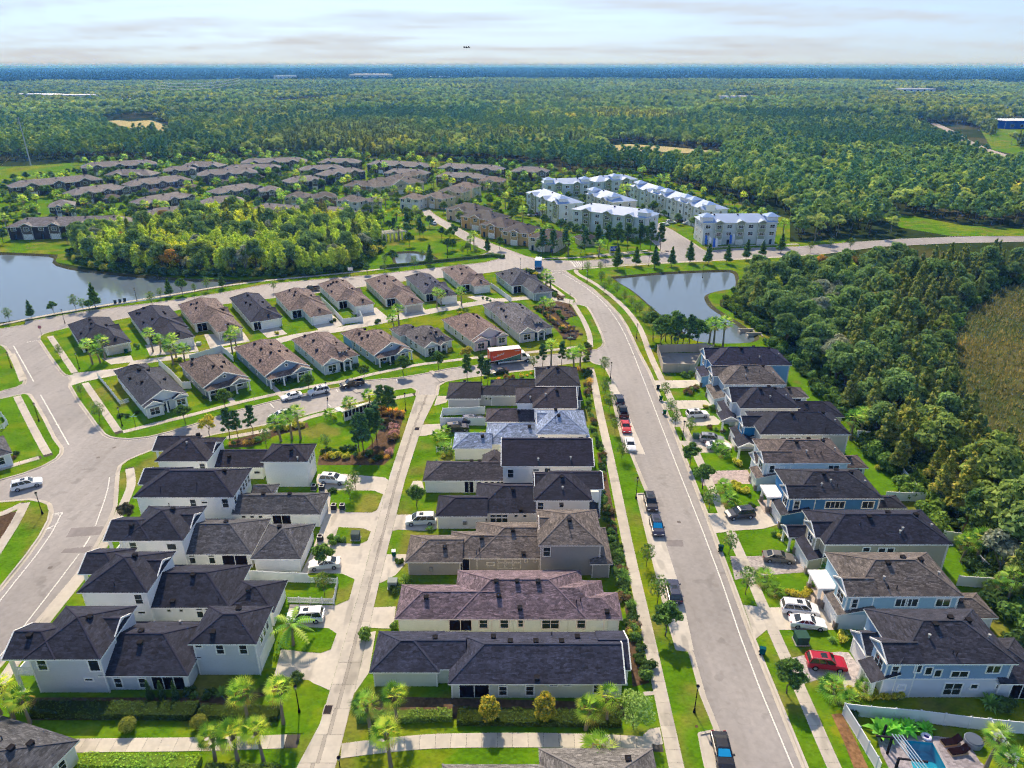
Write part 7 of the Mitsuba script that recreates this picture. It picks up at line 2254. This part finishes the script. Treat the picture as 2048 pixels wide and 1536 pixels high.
shrubs([(-40.54,63.52),(-36.58,62.77),(-29.86,64.51)], ['shrub_0', 'shrub_0', 'flax'], 1.5, .95, None)
shrubs([(-28.67,64.66),(-26.37,65.29),(-27.24,66.64)], ['shrub_0'], 1.6, 1.05, None)
shrubs([(-19.42,73.09),(-18.42,71.29)], ['shrub_1'], 1.2, 1.5, None)
shrubs([(-16.95,74.48),(-15.21,74.2)], ['shrub_1'], 1.4, 1.1, None)
shrubs([(-14.53,125.63),(-11.75,122.2),(-14.82,118.34)], ['croton', 'flax', 'croton'], 1.5, .9, None)
shrubs([(-11.45,118.34),(-11.16,108.68)], ['rusty', 'croton'], 2.2, .8, None)
shrubs([(-4.08,131.2),(-5.05,129.01),(-6.84,129.88)], ['croton', 'shrub_1'], 1.4, 1.0, None)
shrubs([(-16.91,80.96),(-16.57,83.68),(-15.54,84.23)], ['shrub_0', 'flax'], 1.3, 1.0, None)
shrubs([(-17.57,87.94),(-16.36,88.66)], ['shrub_0'], 1.3, .9, None)
shrubs([(-14.73,96.65),(-12.65,96.37)], ['shrub_0', 'flax'], 1.3, .9, None)
shrubs([(-29.89,94.62),(-26.69,92.91),(-29.09,92.91)], ['shrub_1'], 1.2, 1.0, None)
shrubs([(-33.03,107.86),(-31.98,108.35)], ['shrub_0'], 1.2, .9, None)
shrubs([(40.76,62.77),(43.37,62.77),(46.85,62.47)], ['croton', 'croton', 'shrub_1'], 1.1, 1.05, None)
shrubs([(41.7,72.18),(44.25,71.91),(44.73,73.82)], ['shrub_1', 'croton', 'flax'], 1.2, .95, None)
shrubs([(39.45,80.96),(42.1,80.33),(44.17,82.9)], ['shrub_1', 'croton', 'croton'], 1.2, .95, None)
shrubs([(41.62,95.29),(43.69,94.22),(44.94,96.65)], ['shrub_1', 'croton', 'rusty'], 1.2, .95, None)
shrubs([(40.73,110.68),(40.64,107.86),(42.61,107.86)], ['croton'], 1.1, 1.0, None, .2)
shrubs([(43.14,117.41)], ['croton'], 1, 1.5, None, .1)
shrubs([(41.17,103.15),(41.97,102.39)], ['shrub_0'], 1.2, .95, None)
shrubs([(41.25,132.76),(43.47,131.2),(45.46,129.01)], ['shrub_1', 'rusty', 'flax'], 1.3, .9, None)
shrubs([(43.05,143.08),(43.89,141.06),(44.87,140.57)], ['croton', 'shrub_1'], 1.3, 1.1, None)
shrubs([(40.66,148.88),(42.94,152.2),(44.56,153.05)], ['shrub_1', 'rusty', 'rusty'], 1.3, 1.1, None)
shrubs([(41.53,159.85),(42.36,158.03),(44.5,160.46)], ['shrub_1'], 1.6, 1.15, None)
shrubs([(68.77,115.58),(69.89,115.94)], ['croton'], 1.6, 1.3, None)
shrubs([(70.68,122.2),(71.73,120.25)], ['shrub_0'], 1.6, 1.6, None)
shrubs([(56.25,62.03),(57.44,61.52),(58.82,61.81)], ['flax', 'shrub_0'], 1.0, 1.35, None)
shrubs([(41.79,57.77),(43.86,58.3),(45.68,58.3),(46.14,57.92)], ['broadleaf'], .8, 1.1, None, .3)
shrubs([(46.72,58.3),(48.46,58.15)], ['broadleaf'], .9, 1.0, None, .2)
shrubs([(39.96,60.09),(40.37,59.81)], ['shrub_0'], 1.2, 1.2, None, .2)
LEFTROWS = (
    ([(-85.91,137.41),(-83.01,138.12),(-81.2,139.58)], ['shrub_1', 'shrub_0']), ([(-71.17,147.53),(-66.64,146.19),(-63.98,148.33)], ['shrub_0', 'flax', 'shrub_0']), ([(-57.39,155.07),(-53.45,155.95),(-50.26,159.85)], ['shrub_0', 'shrub_0', 'rusty']), ([(-46.73,162.02),(-42.96,162.96),(-39.23,166.18)], ['shrub_0']),
    ([(-35.71,167.83),(-29.9,167.49),(-26.6,171.55)], ['shrub_0', 'shrub_1']), ([(-22.19,172.94),(-18.9,172.94),(-15.33,177.95)], ['shrub_0', 'croton']), ([(-10.59,177.22),(-5.94,178.69)], ['shrub_0']), ([(1.94,184),(7.08,184.78),(11.41,187.95)], ['shrub_0']),
    ([(-93.99,180.93),(-90.22,175.42),(-85.65,177.22)], ['croton', 'shrub_1']), ([(-87.64,169.5),(-84.16,169.5)], ['croton', 'shrub_1']), ([(-103.13,180.93),(-100.39,177.22)], ['shrub_1']), ([(-67.5,187.95),(-66.24,190.81)], ['shrub_0', 'croton']), ([(-78.07,187.95),(-76.52,189.57)], ['shrub_1']), ([(-53.66,198.06),(-52.7,201.65)], ['shrub_1', 'shrub_0']),
    ([(-40.53,197.19),(-39.52,201.65)], ['shrub_0']), ([(-48.51,201.65),(-46.99,205.34)], ['shrub_1']), ([(-16.98,211.11),(-14.82,201.65)], ['croton', 'shrub_1']), ([(4.83,211.11),(2.4,201.65)], ['shrub_1']), ([(-9.66,223.53),(-6.28,219.25)], ['shrub_1']), ([(-67.01,226.83),(-62.35,221.37)], ['shrub_0', 'croton']), ([(-94.06,215.11),(-90.2,211.11)], ['shrub_0']),
    ([(-99.32,120.25),(-96.51,118.91),(-97.14,122.2)], ['shrub_0', 'rusty']))
for q, k in LEFTROWS:
    shrubs(q, k, 1.6, .95, None)
for q, k, st, s in (
    ([(-30.51,141.3),(-27.16,140.91),(-23.88,139.75)], ['tussock', 'rusty', 'tussock'], 1.0, 1.15), ([(-29.35,138.61),(-24.01,138.23)], ['tussock', 'rusty', 'shrub_0'], 1.3, 1.1), ([(-26.27,135.27),(-24.07,131.71),(-24.59,126.65)], ['rusty', 'plumed', 'shrub_0'], 1.4, 1.3),
    ([(-25.33,127.31),(-23.84,127.97)], ['plumed'], 1.3, 1.3), ([(-38.02,121.89),(-33.6,122.82),(-30.44,122.51)], ['shrub_1', 'croton', 'shrub_0'], 1.3, 1.2), ([(-37.19,119.77),(-31.54,120.37),(-25.55,120.97)], ['croton', 'shrub_1', 'tussock', 'shrub_0'], 1.3, 1.2),
    ([(-28.16,118.58),(-23.92,120.37),(-24.56,123.44)], ['shrub_0', 'tussock', 'plumed'], 1.3, 1.2), ([(-36.02,137.85),(-33.32,137.11),(-30.89,138.61)], ['croton', 'shrub_0'], 1.4, 1.0), ([(-56.87,125.33),(-52.56,125.84),(-50.72,127.92)], ['tussock', 'rusty', 'tussock', 'shrub_1'], 1.0, 1.1),
    ([(-49.67,131.14),(-46,132.8),(-43.43,133.92)], ['croton', 'croton', 'shrub_1'], 1.1, 1.1), ([(-3.37,158.2),(0.13,159.13),(5.21,161.34)], ['croton', 'tussock', 'rusty'], 1.4, .9), ([(16.04,163.27),(18.42,161.34),(18.32,155.16)], ['rusty', 'shrub_0', 'tussock'], 1.5, 1.2),
    ([(10.62,236.99),(13.91,227.89),(15.57,221.04)], ['rusty', 'shrub_0', 'shrub_1'], 2.0, 1.3), ([(7.71,212.97),(10.8,205.4),(13.16,196.91),(14.65,191.59)], ['shrub_0', 'rusty', 'tussock', 'shrub_1'], 1.7, 1.25), ([(9.7,213.75),(13.82,208.37),(15.79,201.79)], ['rusty', 'shrub_1'], 2.0, 1.2),
    ([(4.47,257.25),(7.83,252.95),(10.38,244.74)], ['croton', 'shrub_1', 'shrub_0'], 1.8, 1.5), ([(14.96,189.65),(16.89,191.59),(15.82,195.56)], ['tussock', 'rusty'], 1.6, 1.2)):
    shrubs(q, k, st, s, None, .7)
# dark rocks around the planted island by the road bend
g = np.random.default_rng(126)
rk = MB()
ico = trimesh.creation.icosphere(1)
for q in [(16.24,212.19),(17.3,209.88),(18.31,207.25),(18.88,205.4),(17.4,204.67),(15.88,203.22),(15.41,199.67),(15.41,196.23),(16.18,194.22),(17.16,192.24),(18.23,191.59),(18.96,189.65),(18.3,187.12),(17.11,185.88),(15.97,185.27),(15.19,186.5),(16.69,189.01),(17.77,188.7),(16.21,191.59),(16.01,198.29),(15.79,201.79),(17.67,208.37),(15.07,212.97),(14.16,214.15),(14.96,192.89),(17.59,194.89)]:
    for k in range(3):
        r = g.uniform(.25, .6)
        rk.add(np.asarray(ico.vertices) * [r, r * g.uniform(.7, 1.2), r * .6] * (1 + g.normal(0, .12, (42, 1))) + [q[0] + g.uniform(-.8, .8), q[1] + g.uniform(-.8, .8), .12], ico.faces)
struct('rock_border', rk, 'soil', '5f5a56', kind='stuff')
# clipped balls, box hedges
for i, (p, l) in enumerate((((-44.13,58.16), 'clipped round shrub on the shaded lawn, left of two'), ((-36.09,58.5), 'clipped round shrub on the shaded lawn, right of two'))):
    g = np.random.default_rng(130 + i)
    v_, f_, c_ = crown_mesh(g, [(0, 0, .85, .95, .85)], 1100, .10, ['4c5a20', '5c6624', '6c7426'], jitter=.3)
    key = thing('round_shrub', l, 'shrub', p)
    scene[key + '__foliage'] = shape_ply(v_ + [*p, 0], f_, c_)


def hedge(label, a, b, w, hgt, palette, dens=38, size=.12):
    a, b = np.array(a), np.array(b)
    L = np.linalg.norm(b - a)
    g = np.random.default_rng(int(L * 100) + len(label))
    n = int(L * (w + 2 * hgt) * dens)
    s, side = g.uniform(0, L, n), g.uniform(-1, 1, n) * (w / 2 + hgt)
    top = np.abs(side) < w / 2
    y = np.clip(side, -w / 2, w / 2) + g.normal(0, .06, n)
    z = np.where(top, hgt, np.clip(hgt - (np.abs(side) - w / 2), .05, hgt)) + g.normal(0, .06, n) + .12 * np.sin(s * 2.1)
    out = np.where(top[:, None], [0, 0, 1.0], np.c_[np.zeros(n), np.sign(side), np.full(n, .3)])
    v = leaf_tris(g, np.c_[s, y, z], out, size)
    pal = np.array([enc(p) for p in palette])
    col = np.repeat(pal[g.integers(0, len(pal), n)], 3, 0)
    f = np.arange(3 * n).reshape(-1, 3)
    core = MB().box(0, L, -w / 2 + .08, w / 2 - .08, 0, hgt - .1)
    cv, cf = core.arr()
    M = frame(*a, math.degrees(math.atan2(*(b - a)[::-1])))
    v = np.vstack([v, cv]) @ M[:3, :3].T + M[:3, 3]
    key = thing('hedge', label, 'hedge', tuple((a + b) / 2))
    scene[key + '__foliage'] = shape_ply(v, np.vstack([f, cf + 3 * n]), np.vstack([col, np.tile(enc(lin(palette[0]) * .5), (len(cv), 1))]))  # core box coloured darker to stand for shade inside the hedge


DK = ['33481c', '3d5622', '2b3f18']
hedge('long dark hedge along the shaded side of the nearest light grey house', (-56.45,60.59), (-37.13,60.37), 2.0, 1.0, DK)
hedge('dark hedge continuing before the garage block of the nearest light grey house', (-36.78,60.23), (-27.31,60.09), 1.7, .9, DK)
hedge('bright topped hedge before the garage of the nearest pale sage house', (-18.07,59.53), (-6.98,59.81), 1.2, .95, ['5a7a30', '6c8c38', '4c6a2a'])
hedge('dark hedge before the windows of the nearest pale sage house', (-6.39,59.67), (12.62,59.39), 2.0, .85, DK)
hedge('sunlit hedge at the bottom edge left of the alley', (-47.09,53.81), (-34.06,53.44), 1.6, .9, ['6a8c1e', '7a9c24', '58781c'])
hedge('dark hedge below the palms at the bottom edge', (-33.26,52.78), (-25.08,52.61), 1.4, .8, ['44602a', '55722c'])
hedge('clipped hedge at the park corner by the road bend', (-8.78,279.19), (-3.16,276), 1.6, 1.2, ['4a6428', '5a742c'])
for i, (p) in enumerate(((-43.63,62.54), (-42.14,62.47), (-40.48,62.4))):
    g = np.random.default_rng(140 + i)
    v_, f_, c_ = crown_mesh(g, [(0, 0, .35 + .45 * k, .5 * (1 - k / 7.5), .5) for k in range(6)], 700, .09, ['2c4626', '36522c', '284020'])
    key = thing('cypress_shrub', ('left', 'middle', 'right')[i] + ' of the three dark pointed shrubs against the patio of the nearest light grey house', 'shrub', p)
    scene[key + '__foliage'] = shape_ply(v_ + [*p, 0], f_, c_)


# ---------------------------------------------------------------- woods
fp = unary_union([f.buffer(2.0) for f in footprints])
keep_off = unary_union([fp, road.buffer(2.5), ponds.buffer(1.5)] + [p.buffer(1) for p in paths])
shapely.prepare(keep_off)


def scatter(poly, step, seed, near=0.0, far=1e9):
    g = np.random.default_rng(seed)
    x0, y0, x1, y1 = poly.bounds
    xs, ys = np.meshgrid(np.arange(x0, x1, step), np.arange(y0, y1, step * .87))
    xs[1::2] += step / 2
    p = np.c_[xs.ravel(), ys.ravel()] + g.uniform(-.42, .42, (xs.size, 2)) * step
    r = np.hypot(p[:, 0], p[:, 1])
    p = p[(r > near) & (r < far) & (p[:, 1] > 30) & (np.abs(p[:, 0]) < .80 * p[:, 1] + 50)]
    p = p[shapely.contains_xy(poly, p[:, 0], p[:, 1])]
    return p[~shapely.contains_xy(keep_off, p[:, 0], p[:, 1])], g


wood_right = ring([(81.06,233.71),(87.33,237.29),(108.51,242.84),(139.9,249.28),(188.15,254.66),(311.67,258.12),(307.94,254.66),(180.79,243.47),(158.64,230.23),(132.04,201.65),(115.54,177.22),(103.35,153.05),(95.45,130.76),(95.37,115.22),(122.24,82.03),(89.83,51.9),(72.43,56.84),(68.41,71.29),(70.52,80.96),(71.96,90.13),(72.43,99.46),(71.55,112.04),(72.27,129.01),(74.19,153.05),(73.32,169.5),(71.93,179.06),(72.15,195.02),(70.75,210.13),(71.17,219.25),(77.63,227.96)], 1)
wood_left = ring([(-166.18,269.8),(-147.28,258.12),(-126.6,252.62),(-98.31,249.94),(-70.05,252.62),(-59.32,258.12),(-57.65,279.19),(-55.86,298.03),(-59.56,317.25),(-77.04,338.85),(-94.22,350.68),(-112.06,344.67),(-150.12,355.63),(-165.98,325.58),(-178.11,309.3),(-177.58,284.95)], 1)
reedwood = marsh
trees = []                                                # (x, y, group, scale, region)
p, g = scatter(wood_right, 4.4, 200)
edge = wood_right.difference(wood_right.buffer(-9))
for x, y in p:
    n = meshkit.noise(np.array([x * .045, y * .045, .5]), 4)
    u = g.random()
    dm = Point(x, y).distance(marsh)
    if dm < 26 and u < .72:
        k = f'cypress_{g.integers(3)}'
    elif u < .09:
        k = 'greywood'
    elif n > .66 and u < .5:
        k = 'rustwood'
    elif u < .2:
        k = f'cypress_{g.integers(3)}'
    elif u < .28:
        k = f'pine_{g.integers(3)}'
    elif u < .36:
        k = f'woodglow_{g.integers(3)}'
    else:
        k = f'wood_{g.integers(3)}'
    trees.append((x, y, k, g.uniform(.62, 1.12) * (.75 if dm < 8 else 1), 'right'))
p, g = scatter(wood_left, 3.15, 201)
for x, y in p:
    u = g.random()
    k = f'woodglow_{g.integers(3)}' if u < .76 else 'greywood' if u < .81 else 'rustwood' if u < .815 else f'wood_{g.integers(3)}' if u < .96 else f'cypress_{g.integers(3)}'
    trees.append((x, y, k, g.uniform(.6, 1.1), 'left'))
vis = sorted(range(len(trees)), key=lambda i: math.hypot(trees[i][0], trees[i][1]) + (0 if abs(trees[i][0]) < .72 * trees[i][1] + 4 else 1e5))
chosen = set([i for i in vis if trees[i][4] == 'right'][:205] + [i for i in vis if trees[i][4] == 'left'][:95])
KIND = {'wood': 'dark green broadleaf tree', 'woodglow': 'bright yellow green broadleaf tree', 'cypress': 'slender olive cypress', 'greywood': 'pale grey mossy tree', 'rustwood': 'rust tinted bushy tree', 'pine': 'tall pine'}
nstuff = 0
for i, (x, y, k, s, reg) in enumerate(trees):
    kind = k.split('_')[0]
    if i in chosen:
        key = numbered('forest_tree')
        inst(key, k, x, y, s)
        wherein = ('in the wood behind the left pond' if reg == 'left' else 'in the right wood along the marsh' if Point(x, y).distance(marsh) < 22 else 'in the right wood behind the near houses' if y < 120 else 'in the right wood by the pond')
        labels[key] = {'label': KIND[kind] + ' ' + wherein, 'category': 'tree', 'group': KIND[kind] + 's ' + wherein}
    else:
        nstuff += 1
        inst(f'woodland__{nstuff:03d}', k, x, y, s)
labels['woodland'] = {'kind': 'stuff', 'label': 'rest of the woods that reads as one mass'}
# undergrowth along the edges of the woods
q = 0
for w_ in (wood_right, wood_left):
    for d_ in (-1.5, 1.5, 4.0, 7.0):
        ln = LineString(w_.buffer(-d_).exterior.coords) if w_.buffer(-d_).geom_type == 'Polygon' else LineString(w_.exterior.coords)
        for t_ in np.arange(0, ln.length, 2.3):
            p_ = ln.interpolate(t_)
            x, y = p_.x + rng.uniform(-1.2, 1.2), p_.y + rng.uniform(-1.2, 1.2)
            if y < 40 or abs(x) > .78 * y + 20 or keep_off.contains(Point(x, y)) or marsh.contains(Point(x, y)):
                continue
            q += 1
            inst(f'undergrowth__{q:04d}', rng.choice(['shrub_0', 'shrub_1', 'shrub_1', 'shrub_0', 'croton' if w_ is wood_left else 'shrub_1']), x, y, rng.uniform(1.5, 3.3))
labels['undergrowth'] = {'kind': 'stuff'}
# garden and street trees of the far quarters
p, g = scatter(town.difference(unary_union([wood_left.buffer(3), pond_left.buffer(8), Polygon([(-406.11,552.08),(-337.77,563.7),(-300.86,517.28),(-329.06,441.34)])])).buffer(-3), 6.6, 202)
q = 0
for x, y in p:
    if g.random() < (.52 if y > 300 else .16):
        k = (f'oak_{g.integers(3)}', f'palm_{g.integers(3)}', f'oak_{g.integers(3)}', f'wood_{g.integers(3)}', f'oak_{g.integers(3)}')[g.integers(5)]
        s = g.uniform(.4, .6) if 'wood' in k else g.uniform(1.0, 1.4)
        if q < 300:
            key = plant('garden_tree', k, (x, y), s, {'oak': 'garden tree ', 'palm': 'garden palm ', 'wood': 'dark garden tree '}[k.split('_')[0]], 'tree', 'garden trees between the far townhouses')
            q += 1
        else:
            inst(f'garden_greenery__{q:03d}', k, x, y, s)
            q += 1
if q > 300:
    labels['garden_greenery'] = {'kind': 'stuff'}

far_edge = [(-765.35,660.05),(-426.94,582.02),(-348.17,582.02),(-315.25,594.87),(-263.98,569.68),(-229.99,615.18),(-162.04,625.84),(-65.94,594.87),(-5.35,563.7),(31.6,540.91),(43.01,500.2),(76.45,519.81),(94.21,500.2),(103.03,460.81),(128.74,398.81),(137.65,350.68),(123.22,301.7),(150.49,315.23),(234.76,325.58),(411.24,350.68)]
far = Polygon(list(far_edge) + [(1300, 1300), (-1300, 1300)]).buffer(0)
openings = unary_union([ring([(85.28,702.48),(113.99,720.95),(143.3,698),(186.96,652.14),(160.86,563.7),(114.64,552.08),(75.23,582.02)]), ring([(-550.3,1008.88),(-535.53,1046.37),(-494.02,1046.37),(-401.27,895.96),(-334.6,730.53),(-388.47,740.37)]), ring([(185.15,371.28),(204.3,363.3),(214.37,341.16),(240.38,329.9),(225.4,307.37),(190.59,307.37),(175.61,325.58)]),
                        ring([(384.51,750.46),(412.49,760.82),(403.94,725.71),(372.84,693.58),(361.06,698)]), strip([(540.17,965.52),(498.36,854.73),(458.27,760.82),(427.89,680.63),(409.33,615.18),(375.55,517.28)], 60), ring([(-496.26,1502.44),(-404,1607.51),(-314.98,1483.02),(-383.1,1376.1)]), ring([(451.9,1702.53),(614.41,1754.29),(527.18,1445.62),(380.35,1392.86)]), ring([(1069.64,2143.94),(1223.24,2143.94),(1019.37,1781.35),(891.36,1781.35)]), ring([(-823.31,1563.8),(-741.39,1563.8),(-639.13,1343.74),(-709.75,1343.74)]), ring([(-1139.78,1702.53),(-958.92,1677.75),(-830.23,1483.02),(-995.5,1483.02)]), ring([(677.12,1066.15),(786.33,1066.15),(519.46,693.58),(460.81,711.6)]), ring([(-410.11,557.83),(-353.66,552.08),(-307.93,530.16),(-298.33,500.2),(-357.31,481.94)])])
p, g = scatter(far.difference(openings), 7.4, 203, 0, 1150)
for x, y in p:
    n = meshkit.noise(np.array([x * .006, y * .006, 2.5]), 9)
    n2 = meshkit.noise(np.array([x * .02, y * .014, 7.5]), 5)
    u = g.random()
    if n > .62:
        k = 'farpine' if u < .75 else f'far_{g.integers(3)}'
    elif n < .36:
        k = 'farcypress' if u < .6 else 'farpale'
    else:
        k = f'far_{g.integers(3)}' if u < .66 else 'farpale' if u < .85 else 'farpine'
    nstuff += 1
    inst(f'forest__{nstuff:05d}', k, x, y, g.uniform(.68, 1.12) * (.8 + .4 * n2))
labels['forest'] = {'kind': 'stuff'}

# beyond a kilometre the forest stands in patches
def patch(name, seed, size, n, R, H, nl, leaf, size_leaf):
    g = np.random.default_rng(seed)
    V, F, C, k = [], [], [], 0
    ico = trimesh.creation.icosphere(0)
    iv, jf = np.asarray(ico.vertices), np.asarray(ico.faces)
    pal = [enc(c) for c in (['5a7234', '66803c', '4c6632', '718640', '466040', '7a8a44'] if leaf else ['22361e', '2a4024', '1e301c', '304628'])]  # far patches coloured dark to stand in for a cloud shadow
    for i in range(n):
        x, y = g.uniform(-size / 2, size / 2, 2)
        h, r = H * g.uniform(.7, 1.15), R * g.uniform(.7, 1.2)
        c = pal[g.integers(len(pal))]
        for j in range(nl):
            a = g.uniform(0, 6.28)
            d = r * .5 * math.sqrt(j / max(1, nl))
            s = r * g.uniform(.5, .75)
            v = iv * np.array([s, s, s * .8]) * (1 + g.normal(0, .12, (12, 1))) + [x + math.cos(a) * d, y + math.sin(a) * d, h - s * .8 - j * r * .16]
            V.append(v); F.append(jf + k); C.append(np.tile(c, (12, 1))); k += 12
        if leaf:
            d = g.normal(0, 1, (leaf, 3)); d /= np.linalg.norm(d, axis=1, keepdims=True); d[:, 2] = np.abs(d[:, 2])
            v = leaf_tris(g, d * np.array([r * .95, r * .95, r * .7]) + [x, y, h - r * .7], d, size_leaf)
            V.append(v); F.append(np.arange(3 * leaf).reshape(-1, 3) + k); C.append(np.tile(c, (3 * leaf, 1))); k += 3 * leaf
    group(name, {'canopy': shape_ply(np.vstack(V), np.vstack(F), np.vstack(C))})


for i in range(3):
    patch(f'mid_patch_{i}', 300 + i, 112, 150, 4.6, 14, 2, 14, 1.5)
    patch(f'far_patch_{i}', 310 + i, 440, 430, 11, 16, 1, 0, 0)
g = np.random.default_rng(320)
op2 = openings.buffer(20)
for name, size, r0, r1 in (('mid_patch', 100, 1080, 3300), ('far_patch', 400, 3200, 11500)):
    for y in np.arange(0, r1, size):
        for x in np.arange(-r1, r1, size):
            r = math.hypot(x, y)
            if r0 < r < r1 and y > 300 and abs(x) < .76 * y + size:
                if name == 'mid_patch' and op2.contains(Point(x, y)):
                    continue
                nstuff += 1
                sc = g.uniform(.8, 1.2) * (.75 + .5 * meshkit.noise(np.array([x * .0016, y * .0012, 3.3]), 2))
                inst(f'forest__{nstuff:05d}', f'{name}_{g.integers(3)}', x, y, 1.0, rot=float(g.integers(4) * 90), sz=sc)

# reeds of the marsh
g = np.random.default_rng(330)
p, _ = scatter(marsh, 1.7, 331)
p = p[np.abs(p[:, 0]) < .76 * p[:, 1] + 15]
nb = len(p) * 5
c = np.repeat(p, 5, 0) + g.normal(0, .6, (nb, 2))
hh = g.uniform(.5, 1.5, nb)
a = g.uniform(0, PI, nb)
w = g.uniform(.10, .25, nb)
d = np.c_[np.cos(a) * w, np.sin(a) * w, a * 0]
b0 = np.c_[c, np.zeros(nb)]
tip = b0 + np.c_[g.normal(0, .3, (nb, 2)), hh]
v = np.stack([b0 - d, b0 + d, tip], 1).reshape(-1, 3)
pal = np.array([enc(q) for q in ('62602e', '706a36', '525c2c', '4a5828', '7c7440')])
scene['marsh_grass'] = shape_ply(v, np.arange(3 * nb).reshape(-1, 3), np.repeat(pal[g.integers(0, 5, nb)], 3, 0))
labels['marsh_grass'] = {'kind': 'stuff'}

# ---------------------------------------------------------------- labels of the repeats
for key, desc in auto:
    x, y = where[key]
    labels[key]['label'] = (desc + nearest(x, y)).strip()
same = {}
for key, d in labels.items():
    if d.get('label') and d.get('category') and key in where:
        same.setdefault(d['label'], []).append(key)
ORD = ['first', 'second', 'third', 'fourth', 'fifth', 'sixth', 'seventh', 'eighth', 'ninth', 'tenth', 'eleventh', 'twelfth', 'thirteenth', 'fourteenth', 'fifteenth', 'sixteenth', 'seventeenth', 'eighteenth', 'nineteenth', 'twentieth']
for lab, keys in same.items():
    if len(keys) > 1:
        keys.sort(key=lambda k: where[k][0] / where[k][1])
        for i, k in enumerate(keys):
            labels[k]['label'] = f'{lab}, {ORD[i] if i < 20 else str(i + 1) + "th"} from the left'

# ---------------------------------------------------------------- air
scene['air'] = {'type': 'homogeneous', 'albedo': {'type': 'rgb', 'value': [0.74, 0.92, 1.0]}, 'sigma_t': {'type': 'rgb', 'value': [2.2e-5, 6.5e-5, 1.7e-4]}}
if True:
    scene['haze'] = {'type': 'cube', 'to_world': T().translate([0, 6000, 37.0]).scale([14000, 14000, 39.5]), 'bsdf': {'type': 'null'}, 'interior': {'type': 'ref', 'id': 'air'}}
    labels['haze'] = {'kind': 'stuff'}
    scene['camera']['medium'] = {'type': 'ref', 'id': 'air'}
